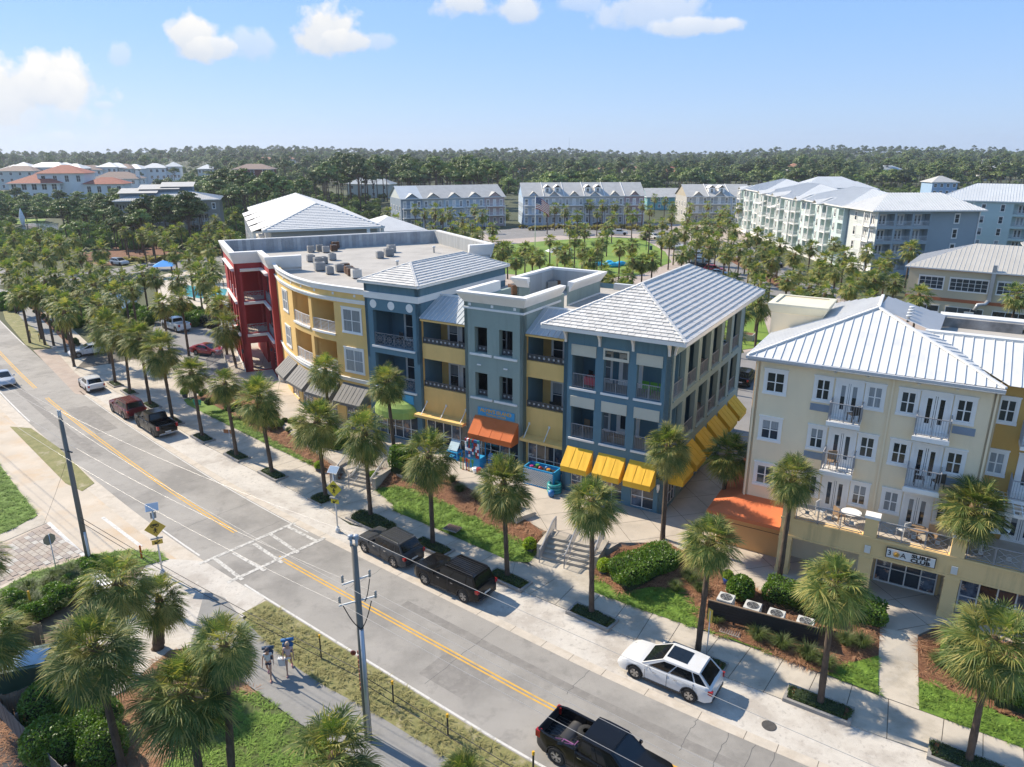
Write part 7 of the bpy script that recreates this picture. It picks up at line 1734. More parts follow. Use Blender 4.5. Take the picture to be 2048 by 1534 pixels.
for a, b in (((.6,-.2,z2-2.5),(.1,-.16,z2-3.9)),((-.6,-.2,z2-2.7),(.08,-.16,z2-3.9)),((.5,.2,z2-1.7),(.3,-.1,z2-2.6))):
 t = MB(); A = Vector(a); B = Vector(b); P_ = [A.lerp(B, i/6)+Vector((0,0,-.18*sin(pi*i/6))) for i in range(7)]; t.tube(P_, .022, 5, cap=False); t.build('jumper_cable', trimblk, e2_)
wirem = mat('bare_wire', (.42,.40,.37), .35, .05, 1, metal=.2); wireb = mat('black_cable', (.03,.03,.03), .6, .05, 1)
def wire(A, B, sag, label, m=None, r=.0105, n=22):
 A = Vector(A); B = Vector(B); P_ = [A.lerp(B, i/n)-Vector((0,0,sag*4*(i/n)*(1-i/n))) for i in range(n+1)]; O = P_[0].copy(); t = MB(); t.tube([p-O for p in P_], r, 4, cap=False); return t.build('overhead_wire', m or wirem, loc=O, label=label, cat='wire')
d12 = Vector((b2.x-b1.x, b2.y-b1.y, 0)); n12 = Vector((-d12.y, d12.x, 0)).normalized()
B3 = b2+d12.normalized()*38+n12*-1.0; B0 = b1-d12.normalized()*45+n12*5
specs = [(z1+.5,z2+.45,.1,'top'),(z1+.5,z2-1.6,-.6,'second'),(z1-2.0,z2-2.5,.7,'third'),(z1-2.0,z2-2.5,-.7,'fourth')]
for i, (za, zb, o, w_) in enumerate(specs):
 A = b1+Vector((0,0,za))+n12*o*.7; B = b2+Vector((0,0,zb))+n12*o
 wire(A, B, .35, 'pale %s overhead wire between the two wooden poles' % w_)
 wire(B, B3+Vector((0,0,zb+.3))+n12*o, .35, 'pale %s overhead wire running off the right of the near pole' % w_); wire(A, B0+Vector((0,0,za))+n12*o, .4, 'pale %s overhead wire running off left of the far pole' % w_)
for k in range(2):
 wire(b1+Vector((.1,-.1,3.6-.35*k)), b2+Vector((.1,-.1,3.4-.4*k))+n12*.2, .25, '%s low black cable sagging between the two wooden poles' % ('upper','lower')[k], wireb, .02)
 wire(b2+Vector((.1,-.1,3.4-.4*k)), B3+Vector((0,0,3.6-.4*k)), .3, '%s low black cable running off right of the near pole' % ('upper','lower')[k], wireb, .02)
wire(b1+Vector((0,0,z1-2.4)), at(88,1050)+Vector((0,0,.1)), .1, 'thin guy wire anchored left of the far wooden pole', wireb, .01)
# warning signs with solar panel
sgy = mat('sign_face_yellow', (.62,.42,.06), .5, .05, 1); sbk = mat('sign_black2', (.015,.015,.015), .6, .05, 1); sgg = mat('sign_fluoro', (.62,.50,.03), .5, .05, 1)
def crossing_sign(px_, top, label, rz, face):
 b = at(*px_); zt = zat(b, top); e = empty('crossing_sign', b, rz, label, 'road sign'); t = MB(); t.tube([(0,0,0),(0,0,zt-.1)], .05, 10); t.build('post', zinc, e); t = MB(); t.lathe([(.18,0),(.16,.25),(.07,.45)], 10); t.build('base', zinc, e)
 t = MB(); s = .42; t.box(-s, s, -.03, 0, zt-1.75-s, zt-1.75+s); M_ = Matrix.Translation((0,-.06,zt-1.35)) @ Matrix.Rotation(R(45), 4, 'Y') @ Matrix.Translation((0,0,-(zt-1.75))); t.v = [tuple(M_ @ Vector(v)) for v in t.v]; sf = t.build('sign_face', face, e)
 z = zt-1.35; t = MB()
 def pl(*p):
  for a, b_ in zip(p, p[1:]): t.bar((a[0],-.105,z+a[1]),(b_[0],-.105,z+b_[1]),.016)
 for cx_ in (-.13,.13): P_ = [(cx_+.09*cos(i*pi/5), .18+.09*sin(i*pi/5)) for i in range(11)]; pl(*P_)
 pl((-.13,.18),(-.04,.27),(.10,.27),(.13,.18)); pl((-.04,.27),(.0,.18),(.1,.27));
 t.box(-.03,.04,-.12,-.095,z-.03,z+.04); pl((0,-.05),(-.01,-.18),(.08,-.32)); pl((-.01,-.18),(-.10,-.31)); pl((0,-.07),(.11,-.15)); pl((0,-.07),(-.10,-.13)); t.box(-.035,.03,-.12,-.095,z-.19,z-.04)
 t.build('symbol', sbk, sf)
 t = MB(); t.box(-.30,.30,-.08,-.05,zt-2.45,zt-2.15); pf = t.build('arrow_plate', face, e); t = MB()
 z = zt-2.3;
 for a, b_ in (((.15,.08),(-.13,-.08)),((-.13,-.08),(-.12,.04)),((-.13,-.08),(0,-.09))): t.bar((a[0],-.1,z+a[1]),(b_[0],-.1,z+b_[1]),.02)
 t.build('arrow', sbk, pf)
 t = MB(); t.box(-.34,.34,-.16,-.02,zt-2.07,zt-1.97); t.box(-.16,.16,.05,.25,zt-.75,zt-.35); t.build('beacon_bar', mat('beacon_box', (.30,.30,.29), .5, .1, 1), e)
 t = MB(); t.box(-.36,.36,-.28,.28,-.02,.02); M_ = Matrix.Translation((0,.05,zt)) @ Matrix.Rotation(R(35), 4, 'X'); t.v = [tuple(M_ @ Vector(v)) for v in t.v]; sp = t.build('solar_panel', mat('solar_frame', (.6,.62,.64), .4, .05, 1), e)
 t = MB(); t.box(-.33,.33,-.25,.25,.021,.026); t.v = [tuple(M_ @ Vector(v)) for v in t.v]; t.build('solar_cells', mat('solar_cell', (.30,.38,.46) if face == sgg else (.62,.64,.66), .15, .06, 6), sp)
 return e
crossing_sign((676,1064), 940, 'yellow pedestrian and bicycle crossing sign with solar panel by the parked charcoal suv', R(-18), sgg)
crossing_sign((326,1150), 1015, 'yellow pedestrian and bicycle crossing sign with solar panel by the left driveway', R(25), sgy)
# verge marker posts
for i, (p, top) in enumerate((((643,1319),1267),((787,1408),1362),((896,1474),1428),((1066,1560),1500),((80,684),668),((62,676),660))):
 b = at(*p); h_ = max(.9, min(1.5, zat(b, top))); e = empty('marker_post', b, .3, 'black cable marker post with yellow cap, %s' % ('leftmost of the four along the near verge','second from the left along the near verge','third from the left along the near verge','cut by the bottom picture edge','right one on the far left verge','left one on the far left verge')[i], 'marker post', 'cable marker posts')
 t = MB(); t.box(-.035,.035,-.035,.035,0,h_-.18); t.build('post', trimblk, e); t = MB(); t.box(-.05,.05,-.04,.04,h_-.18,h_); t.build('cap', mat('marker_yellow', (.75,.40,.02), .5, .05, 1), e)
orr = mat('marker_orange', (.60,.14,.02), .6, .1, 1)
for px_, top, lab in (((284,1118),1091,'orange post on the lawn beside the left crossing sign'),((66,1225),1182,'thin yellow stake in the shrub bed at left')):
 b = at(*px_); t = MB(); t.box(-.05,.05,-.03,.03,0,zat(b,top)); t.build('marker_stake', orr if px_[0] > 100 else mat('marker_yellow', (1,1,1)), loc=b, label=lab, cat='marker post')
# red reflector rod by the near pole, octagonal sign seen from behind, name signs
b = at(722,1385); e = empty('reflector_rod', b, 0, 'red paddle and chain markers hung on the near wooden pole', 'marker post'); t = MB()
for k in range(9): t.box(-.03,.03,-.03,.03,.15+k*.26,.32+k*.26)
t.build('rod', mat('rusty_red', (.30,.07,.04), .7, .1, 2), e); t = MB(); t.lathe([(.02,0),(.14,0),(.14,.02),(.02,.02)], 12); q_ = t.build('paddle', mat('rusty_red', (1,1,1)), e, (-.22,0,2.3)); q_.rotation_euler = (pi/2,0,0)
b = at(115,1150); zt = zat(b, 1068); e = empty('stop_sign', b, R(60), 'octagonal sign seen from behind on a thin post by the brick driveway', 'road sign'); t = MB(); t.tube([(0,0,0),(0,0,zt)], .03, 8); t.build('post', zinc, e)
t = MB(); P_ = [(cos(pi/8+i*pi/4)*.38, .04, zt-.38+sin(pi/8+i*pi/4)*.38) for i in range(8)]; t.quad(*P_); t.quad(*[(x,.06,z) for x,_,z in P_]);
for a, b_ in zip(P_, P_[1:]+P_[:1]): t.quad(a,b_,(b_[0],.06,b_[2]),(a[0],.06,a[2]))
t.build('sign_face', mat('sign_back', (.30,.27,.20), .5, .1, 1), e)
b = at(402,860); e = empty('street_name_sign', b, R(-10), 'green street name sign on a thin post in front of a palm', 'road sign'); t = MB(); t.tube([(0,0,0),(0,0,3.0)], .035, 8); t.build('post', zinc, e); t = MB(); t.box(-.42,.42,-.02,.02,2.75,3.05); t.box(-.35,.35,-.02,.02,2.5,2.73); t.build('sign_face', mat('sign_green', (.02,.25,.14), .5, .05, 1), e)
b = at(462,893); e = empty('brown_sign', b, R(-15), 'brown wing shaped sign fixed behind a palm trunk', 'road sign'); t = MB(); t.tube([(0,0,0),(0,0,1.6)], .035, 8); t.build('post', zinc, e); t = MB(); t.box(-.55,.55,-.02,.02,1.25,1.6,taper=0); t.build('sign_face', mat('sign_brown', (.22,.085,.03), .6, .05, 1), e)
b = at(1412,1318); e = empty('yellow_sign_post', b, R(-60), 'thin post with a narrow yellow sign beside the white crossover', 'road sign'); t = MB(); t.tube([(0,0,0),(0,0,2.9)], .03, 8); t.build('post', zinc, e); t = MB(); t.box(-.14,.14,-.02,.02,2.25,3.0); t.build('sign_face', sgy, e)
# ---- stairs with railings -------------------------------------------------------
def stairs(px0, px1, top0, n, label, flights=2):
 A = at(*px0, .06); B = at(*px1, .06); d = (B-A).normalized(); v = Vector((-d.y, d.x, 0)); Wd = (B-A).length; e = empty('entrance_steps', A, atan2(d.y, d.x), label, 'steps'); run = .36; rise = (PZ-.067)/n
 for i in range(n): t = MB(); t.box(0, Wd, i*run, n*run+.4, 0 if i == 0 else i*rise+.001, (i+1)*rise); t.build('step', concrete, e);
 for i in range(n): t = MB(); t.box(0, Wd, i*run-.012, i*run+.03, (i+1)*rise-.03, (i+1)*rise+.004); t.build('nosing', curbc, e)
 for k in range(3):
  x = (.08, Wd/2, Wd-.08)[k]; t = MB(); P_ = [(-.5,.95),(0,1.0),(n*run,PZ+.95),(n*run+.7,PZ+.95)]
  for (ya, za), (yb, zb) in zip(P_, P_[1:]):
   t.bar((x,ya,za),(x,yb,zb),.03); t.bar((x,ya,za-.12),(x,yb,zb-.12),.015); t.bar((x,ya,za-.80),(x,yb,zb-.80),.015)
  for i in range(22):
   y = -.5+i*(n*run+1.2)/21; zt = prof(P_, y); t.bar((x,y,zt-.8),(x,y,zt),.011)
  for y in (-.5, .6, n*run+.7): zt = prof(P_, y); t.bar((x,y,max(0,zt-1.0)),(x,y,zt),.025)
  t.build('handrail', railm, e)
 for k, x in enumerate((-.3, Wd)):
  t = MB(); t.box(x, x+.3, 0, n*run+.5, 0, PZ+.12); t.build('cheek_wall', concrete, e)
 return e
stairs((1082,1117), (1186,1141), 0, 5, 'wide concrete steps with three grey handrails up to the plaza near the corner building')
stairs((668,962), (745,980), 0, 5, 'concrete steps with grey handrails opposite the crosswalk')
# railing and steps left of the red building
for (xa, ya), (xb, yb), zz, lab in (((380,800),(432,764),.1,'grey picket railing climbing beside the lawn below the red building'),((415,735),(470,700),.5,'grey ramp railing beside the red coupe'),((430,765),(490,742),.87,'grey picket railing at the foot of the red building')):
 A = at(xa,ya,zz); B = at(xb,yb,zz); d = B-A; e = empty('ramp_railing', A, atan2(d.y,d.x), lab, 'railing'); railing(e, 0, 0, 0, d.length, 1.1, 'bars')
# low seat walls at the steps
for px_, sz, lab in (((1046,1055),(1.6,.7),'low concrete seat wall left of the near steps'),((985,1018),(1.,.6),'low concrete kerb wall in the mulch bed')):
 t = MB(); t.box(-sz[0]/2,sz[0]/2,-sz[1]/2,sz[1]/2,0,PZ+.25); t.build('seat_wall', concrete, loc=at(*px_,.1), rz=R(35), label=lab, cat='wall')
# ---- plants ---------------------------------------------------------------
def plant(name, meshes, px_, z, s, label, cat='shrub', group=None, i=0):
 if group: label = label+', '+ordw(i)+' along'
 e = empty(name, at(*px_, z), i*1.7, label, cat, group); o = place('foliage', meshes[i % len(meshes)], e); o.scale = s if hasattr(s,'__len__') else (s,s,s); return e
for i, (p, z, L_, W_, H_, rz_, lab) in enumerate((((1290,1152),.45,4.6,2.0,1.5,32,'big clipped green hedge right of the near steps'),((1593,1215),.8,3.4,1.5,1.3,-31,'clipped hedge block behind the condenser fence'),((1700,1235),.75,3.4,1.6,1.3,-31,'clipped hedge block beside the surf club path'),((1925,1325),.75,2.0,1.6,1.3,-31,'rounded clipped bush right of the surf club path'),((2035,1405),.45,2.2,2.0,1.6,-31,'bright clipped bush cut by the right picture edge'),((1010,1022),.9,2.0,1.3,1.2,40,'dense green hedge beside the concrete seat wall'),((668,900),.6,2.4,1.6,1.9,-30,'tall green hedge left of the crosswalk steps'),((808,945),.85,1.8,1.6,2.2,-30,'tall green hedge right of the crosswalk steps'))):
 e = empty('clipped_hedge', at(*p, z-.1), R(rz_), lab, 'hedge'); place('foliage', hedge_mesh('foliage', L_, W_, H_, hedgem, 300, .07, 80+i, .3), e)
for i, (p, z, s, lab) in enumerate((((1060,1098),.3,.85,'lime plant mound in a pot left of the near steps'),((1207,1142),.3,.9,'lime plant mound in a pot right of the near steps'),((638,938),.2,.7,'lime plant by the left cheek of the crosswalk steps'),((748,960),.2,.8,'lime plant by the right cheek of the crosswalk steps'),((370,790),.3,.8,'lime shrub at the lawn corner below the red building'),((1455,1158),1.2,.6,'lime and white flowers in the blue glazed pot'))):
 plant('lime_plant', BUSH_L, p, z, s, lab, 'plant', i=i); b = at(*p, z); t = MB()
 pm_ = mat('blue_glaze', (.02,.05,.22), .2, .05, 1, coat=.6) if i == 5 else darkmetal
 t.lathe([(.16,-.5),(.28,-.1),(.30,.12),(.24,.14)], 12); t.build('plant_pot', pm_, loc=b, label=('dark round pot under the lime plant, %s' % ('left of the near steps','right of the near steps','left of the crosswalk steps','right of the crosswalk steps','at the lawn corner')[i]) if i < 5 else 'blue glazed pot of lime flowers by the condenser fence', cat='pot')
plant('round_shrub', BUSH_G, (1480,1195), .8, 1.5, 'loose green shrub beside the blue pot', i=1)
k_ = 0
for p, z, s in (((1380,1165),.5,1.1),((1430,1245),.2,.9),((1514,1280),.15,1.1),((1562,1298),.15,1.1),((1614,1320),.15,1.15),((1650,1335),.2,1.),((1690,1290),.5,1.),((1722,1295),.5,1.05),((1400,1185),.5,.9),((1875,1330),.4,.9),((1910,1352),.4,1.),((1955,1375),.35,1.),((1985,1395),.35,1.05),((1350,1180),.5,.8),((920,985),.7,.9),((905,965),.8,.9),((955,1000),.8,.8)):
 plant('grass_clump', TUFTS, p, z, s, 'fountain grass clump in the mulch beds before the shops', 'grass clump', 'fountain grass clumps', k_); k_ += 1
rp_ = random.Random(4)
for i in range(34):
 t_ = i/34; x = 395+t_*270; y = 815+t_*95-22+rp_.uniform(-12,10); plant('low_shrub', BUSH_G+BUSH_S, (x, y), .7, rp_.uniform(.5,.95), 'low green shrub in the bank of planting below the curved yellow building', 'shrub', 'shrubs on the planted bank', i)
for i in range(26):
 x = rp_.uniform(60,150)+i*1.0; plant('mulch_strip_shrub', BUSH_S, (25+i*5.2+rp_.uniform(-3,6), 588+i*4.1), .05, rp_.uniform(.5,.8), 'small dark shrub in the mulch strip along the far left walk', 'shrub', 'shrubs in the mulch strip', i)
for i in range(60):
 a = rp_.random(); x = 20+a*180; y = 1225-a*85+rp_.uniform(-18,45); plant('bed_shrub', BUSH_G+TUFTS, (x, y), .05, rp_.uniform(.7,1.3), 'shrub in the dense bed above the dumpsters at left', 'shrub', 'shrubs in the bed at lower left', i)
for i in range(9): x = 80+rp_.random()*130; y = 1425+rp_.random()*90+(x-70)*.1; plant('rounded_shrub', BUSH_BIG, (x, y), .05, rp_.uniform(1.5,2.2), 'rounded dark green shrub inside the fence at lower left', 'shrub', 'shrubs inside the lower left fence', i)
for i in range(46):
 a = i/46; x = lerp(1040,1340,a); plant('golden_grass', GOLD, (x, 458+rp_.uniform(-2,3)), 0, rp_.uniform(1.2,2.0), 'golden grass clump in the hedge line above the green', 'grass clump', 'golden grasses above the green', i)
for i in range(40):
 a = i/40; x = lerp(240,470,a); plant('golden_grass', GOLD, (x, 528-a*22+rp_.uniform(-3,3)), 0, rp_.uniform(1.1,1.6), 'golden grass clump along the side street behind the pond', 'grass clump', 'golden grasses by the side street', i)
for i in range(26):
 a = i/26; x = lerp(1415,1590,a); plant('median_grass', GOLD+TUFTS, (x, lerp(495,580,a)+rp_.uniform(-3,3)), .1, rp_.uniform(.9,1.3), 'grass clump in the median of the right street', 'grass clump', 'grasses in the street median', i)
# condenser enclosure
A = at(1415,1232,.5); B = at(1632,1290,.5); d = B-A; e = empty('condenser_fence', A, atan2(d.y,d.x), 'low dark slatted fence hiding the garden condensers', 'fence'); L_ = d.length; dk_ = mat('fence_black', (.018,.016,.015), .7, .1, 2)
for i in range(6): t = MB(); t.box(0, L_, 0, .03, i*.165, i*.165+.15); t.build('slat', dk_, e)
t = MB(); t.box(-.03, L_+.03, -.03, .07, 1.0, 1.05); t.build('cap_rail', mat('fence_cap', (.20,.14,.09), .8, .1, 2), e)
for i in range(5): t = MB(); x = L_*i/4; t.box(x-.05, x+.05, .031, .12, -.4, 1.0); t.build('post', dk_, e)
t = MB(); t.box(L_, L_+.04, .1, 1.5, 0, 1.0); t.build('end_panel', dk_, e)
def condenser(P, rz, s, m, label, group, top=True, zs=1.):
 e = empty('ac_condenser', P, rz, label, 'condenser', group); t = MB(); t.box(-.4*s,.4*s,-.4*s,.4*s,.08,.85*zs,0,taper=.01)
 for k in range(8):
  z = .14+k*.085*zs
  for a in range(4):
   M_ = Matrix.Rotation(a*pi/2, 4, 'Z'); t.box(-.36*s,.36*s,-.41*s,-.395*s,z,z+.03,0,M_)
 t.build('casing', m, e); f = MB()
 for r_ in (.30,.22,.14):
  P_ = [Vector((cos(i*pi/8)*r_*s, sin(i*pi/8)*r_*s, .88*zs)) for i in range(17)]
  for p, q in zip(P_, P_[1:]): f.bar(p, q, .008)
 for i in range(6): f.bar((0,0,.88*zs),(cos(i*pi/3)*.31*s,sin(i*pi/3)*.31*s,.88*zs),.008)
 f.build('fan_grille', acgrey, e); f = MB(); f.lathe([(.31*s,.80*zs),(.31*s,.851*zs)], 16); f.build('fan_opening', dark, e); f = MB()
 for i in range(3): a = i*2.09; f.quad((cos(a)*.05,sin(a)*.05,.86*zs),(cos(a-.3)*.28*s,sin(a-.3)*.28*s,.855*zs),(cos(a+.3)*.28*s,sin(a+.3)*.28*s,.875*zs))
 f.build('fan', acgrey, e); f = MB()
 for x in (-.3,.3): f.box(x-.03,x+.03,-.4*s,.4*s,0,.08)
 f.build('feet', dark, e); return e
for i, (x, y) in enumerate(((1450,1215),(1503,1232),(1550,1248),(1608,1264))):
 condenser(at(x,y,.75), R(-31), 1.05, acwhite, 'white garden condenser behind the black slat fence, %s from the left' % ord_[i], 'garden condensers', zs=.8)
def nth_(k, D={}): D[k] = D.get(k, 0)+1; return ', %s one' % ordw(D[k]-1)
# roof machines
ACS = [(631,528),(647,548),(622,552),(690,552),(676,523),(690,520),(638,538),(655,520),(664,530),(646,500),(664,503),(680,500),(705,553),(715,556),(716,545),(722,551),(672,497)]
ACS = [((622,523),12.95,acgrey,1.1),((652,505),12.95,acgrey,1.),((640,502),12.95,acgrey,1.),((668,502),12.95,acrust,1.),((671,497),12.95,acrust,1.15),((622,504),12.95,acgrey,1.),((640,541),12.95,acgrey,1.3),((660,548),12.95,acgrey,.9),((680,543),12.95,acgrey,1.05),((691,541),12.95,acrust,1.05),((698,547),12.95,acrust,1.05),((703,551),12.95,acrust,1.05),((713,556),12.95,acwhite,1.15),((665,520),12.95,acgrey,1.),((648,527),12.95,acgrey,1.),((638,531),12.95,acgrey,1.3),((760,516),12.95,acgrey,1.),((778,512),12.95,acgrey,1.25),((783,504),12.95,acgrey,1.2),((1030,588),12.65,acrust,1.25),((1075,575),12.65,acgrey,1.2),((1072,560),12.65,acgrey,1.2),((1100,580),12.65,acgrey,1.3),((1118,578),12.65,acrust,1.2),((990,585),12.65,acgrey,1.),((1062,586),12.65,acgrey,1.1)]
for i, (p, z, m_, s_) in enumerate(ACS):
 WC_ = globals().setdefault('WCN', {})
 where = 'on the big grey roof behind the curved yellow building' if i < 16 else ('beside the tiled blue hip roof' if i < 19 else 'behind the sage tower parapet')
 condenser(at(p[0], p[1], z), R(26), s_, m_, '%s rooftop condenser %s' % ('rusty brown' if m_ is acrust else ('cream' if m_ is acwhite else 'grey'), where)+nth_(where+m_.name), 'rooftop condensers %s, %s' % (where, m_.name), zs=1.05 if s_ > 1.1 else .9)
for p, z, lab in (((795,535),12.95,'white vent pipe on the big grey roof'),((868,505),12.95,'white vent hood by the rear parapet of the big roof'),((1185,590),12.65,'grey vent pipe on the roof behind the corner building'),((1005,560),12.65,'grey vent pipe behind the sage tower')):
 t = MB(); t.lathe([(.12,0),(.12,.6),(.2,.62),(.2,.8)], 10); t.build('roof_vent', zinc, loc=at(*p, z), label=lab, cat='vent pipe')
for i, (p, lab) in enumerate((((905,1057),'square steel drain grate set in the lawn'),((1462,1262),'large rusty drain grate in the mulch by the condensers'),((1830,0),''))[:2]):
 t = MB(); t.box(-.55,.55,-.4,.4,0,.05)
 for k in range(9): t.box(-.5+k*.12,-.44+k*.12,-.36,.36,.05,.075,1)
 t.build('drain_grate', [curbc, mat('rusty_grate', (.16,.085,.055), .8, .2, 4)], loc=at(*p, .42 if i == 0 else .2), rz=R(-31), label=lab, cat='drain grate')
# shop goods outside the toy shop
lat = empty('lattice_bin', FM.w(-10.8,-.6,PZ), R(-31), 'blue framed bin with white lattice sides filled with beach toys', 'bin'); blu = mat('bin_blue', (.02,.32,.62), .6, .05, 1)
t = MB(); t.box(0,2.6,0,.08,0,.1); t.box(0,2.6,0,.08,1.3,1.42); t.box(0,.08,0,1.2,0,1.42); t.box(2.52,2.6,0,1.2,0,1.42); t.box(0,2.6,1.12,1.2,0,1.42); t.build('frame', blu, lat)
t = MB()
for i in range(-8, 16):
 a, b = i*.17, i*.17+1.2
 for s in (1, -1):
  x0, x1, z0_, z1_ = (a, b, .1, 1.3) if s > 0 else (b, a, .1, 1.3)
  u0 = 0 if min(x0,x1) >= .08 else (.08-min(x0,x1))/1.2; u1 = 1 if max(x0,x1) <= 2.52 else (2.52-min(x0,x1))/1.2
  if u1 <= u0: continue
  p = (lerp(a,b,u0), -.01, lerp(.1,1.3,u0) if s > 0 else lerp(1.3,.1,u0)); q = (lerp(a,b,u1), -.01, lerp(.1,1.3,u1) if s > 0 else lerp(1.3,.1,u1)); t.bar(p, q, .022)
t.build('lattice', white, lat); t = MB(); t.box(.09,2.51,.09,1.1,.1,1.15); t.build('liner', dark, lat)
toycol = [(.40,.04,.04),(.03,.16,.38),(.50,.22,.03),(.07,.28,.07),(.38,.04,.18),(.03,.26,.26),(.5,.47,.4)]
def toy(px3, shape, ci, label, s=1.):
 t = MB(); m_ = mat('toy_%d' % ci, toycol[ci], .4, .1, 2)
 if shape == 'ring':
  for k in range(3): P_ = [Vector((cos(i*pi/6)*.45*s, sin(i*pi/6)*.45*s, .12+k*.25)) for i in range(13)]; t.tube(P_, .13*s, 7, cap=False)
 elif shape == 'board': t.v = []; t.prism([(-.25*s,-.03),(.25*s,-.03),(.25*s,.03),(-.25*s,.03)], 0, 1.1*s); t.prism([(-.15*s,-.029),(.15*s,-.029),(.15*s,.029),(-.15*s,.029)], 1.1*s, 1.25*s)
 elif shape == 'shovel': t.bar((0,0,0),(0,0,.7*s),.03); t.box(-.1,.1,-.02,.02,.6*s,.85*s); t.box(-.08,.08,-.03,.03,0,.08)
 elif shape == 'bucket': t.lathe([(.12*s,0),(.2*s,.35*s),(.17*s,.36*s)], 10)
 else: t.lathe([(.02,0),(.16*s,.05),(.2*s,.2*s),(.16*s,.35*s),(.02,.4*s)], 10)
 t.build('beach_' + {'ring':'ring_stack','board':'body_board','shovel':'shovel','bucket':'bucket','ball':'ball'}[shape], m_, loc=px3, rz=R(-31), label=label, cat='toy')
toy(FM.w(-8.05,-.7,PZ), 'ring', 5, 'stack of green and teal swim rings beside the lattice bin', 1.0); toy(FM.w(-7.9,-1.5,PZ), 'ball', 1, 'blue float toy lying on the paving by the corner building', 1.3)
for k, (dx, dy, ci) in enumerate(((.5,.4,4),(1.2,.5,0),(1.9,.5,2),(1.6,.8,1),(.8,.8,3))): toy(FM.w(-10.8+dx,-.6+dy,PZ+1.15), 'ball' if k % 2 else 'bucket', ci, '%s toy heaped in the lattice bin' % ('pink','red','orange','blue','green')[k], .8)
rk = empty('goods_rack', FM.w(-16.3,-.3,PZ), R(-31), 'tall blue wire rack packed with packaged beach goods outside the toy shop', 'rack'); t = MB()
for x in (0, 1.3):
 for y in (0, .9): t.box(x-.03,x+.03,y-.03,y+.03,0,2.5)
t.box(0,1.3,0,.9,.0,.9); t.build('frame', blu, rk); rr3 = random.Random(8)
for k in range(48):
 t = MB(); i, j = k % 8, k//8; t.box(i*.165, i*.165+.14, -.06-.02*(k%3), .1, .95+j*.26, 1.16+j*.26); t.build('package', mat('toy_%d' % (rr3.choice((0,1,1,6,0,5))), (1,1,1)), rk)
for k in range(7): toy(FM.w(-16.4+k*.28,-.85-.1*(k%2),PZ), 'shovel' if k < 5 else 'bucket', (3,2,0,2,3,6,0)[k], ('green','orange','red','amber','lime','pale','scarlet')[k]+' beach '+('shovel' if k < 5 else 'bucket')+' in the row below the goods rack', 1.2)
for k in range(5): toy(FM.w(-14.2+k*.33,.2,PZ), 'board', (1,3,5,1,4)[k], ('blue','green','teal','navy','pink')[k]+' body board leaning by the toy shop door', 1.15)
tb_ = empty('display_cart', FM.w(-18.6,.2,PZ), R(-31), 'blue display cart with a tilted tray outside the yellow shopfront', 'cart'); t = MB(); t.box(0,1.1,0,.8,.6,.7);
for x in (0,1.0):
 for y in (0,.7): t.box(x,x+.1,y,y+.1,0,.6)
t.box(0,1.1,0,.8,.1,.18); t.build('frame', blu, tb_); t = MB(); t.quad((.1,.1,.8),(1.0,.1,.8),(1.0,.7,1.5),(.1,.7,1.5)); t.quad((.1,.12,.72),(.1,.72,1.42),(1.0,.72,1.42),(1.0,.12,.72)); t.build('tray', mat('tray_pale', (.45,.6,.65), .5, .1, 1), tb_)
# balcony and terrace furniture
CH = {}
def chair(P, rz, col, label, group='balcony chairs'):
 m_ = mat('chair_'+str(col), {'dark':(.04,.035,.03),'red':(.55,.03,.05),'white':(.6,.6,.58),'wood':(.30,.2,.12),'green':(.12,.35,.04)}[col], .6, .1, 1)
 if col not in CH:
  a = MB(); a.box(-.25,.25,-.25,.25,.4,.45); b = MB(); b.box(-.25,.25,.22,.26,.45,.95); c = MB(); c.box(-.02,.02,-.02,.02,0,.4); CH[col] = (a.mesh('seat', m_), b.mesh('backrest', m_), c.mesh('leg', m_))
 e = empty('balcony_chair', P, rz, label, 'chair', group); place('seat', CH[col][0], e); place('backrest', CH[col][1], e)
 for x in (-.22,.22):
  for y in (-.22,.22): place('leg', CH[col][2], e, (x,y,0))
def table(P, m_, label, h=.72, s=.45, group=None):
 e = empty('balcony_table', P, R(-31), label, 'table', group); t = MB(); t.lathe([(s,h-.03),(s,h)], 14); t.build('top', m_, e); t = MB(); t.lathe([(.04,.02),(.04,h-.03)], 8); t.build('leg', m_, e); t = MB(); t.lathe([(s*.6,0),(s*.6,.02)], 12); t.build('base', m_, e)
for s0, z, col, lab in ((-6.6,9,'dark','dark chair on the top left balcony of the corner building'),(-6.7,5.2,'wood','wooden chair on the lower left balcony of the corner building'),(-20.6,9.05,'wood','wooden chair on the top balcony between the blue and green fronts'),(-19.2,9.05,'dark','dark chair on the top balcony between the blue and green fronts'),(-19.9,5.35,'dark','dark chair on the lower balcony between the blue and green fronts'),(-10.6,9.05,'dark','dark chair on the top balcony left of the corner building'),(-9.4,9.05,'dark','dark chair right of its twin on the top balcony left of the corner building'),(-10.4,5.35,'dark','dark chair on the lower balcony left of the corner building'),(-9.2,5.35,'dark','dark chair right of its twin on the lower balcony left of the corner building'),(-25.5,9.05,'dark','dark chair behind the roundel balcony rail')):
 chair(FM.w(s0, 3.2 if s0 < -8 else 1.4, z), R(-31+rp_.uniform(-40,40)), col, lab)
for k in range(3): chair(FM.w(-2.2+k*.6, 1.6, 8.95), R(149), 'green', 'lime green chair on the top right balcony, %s of three' % ('left','middle','right')[k])
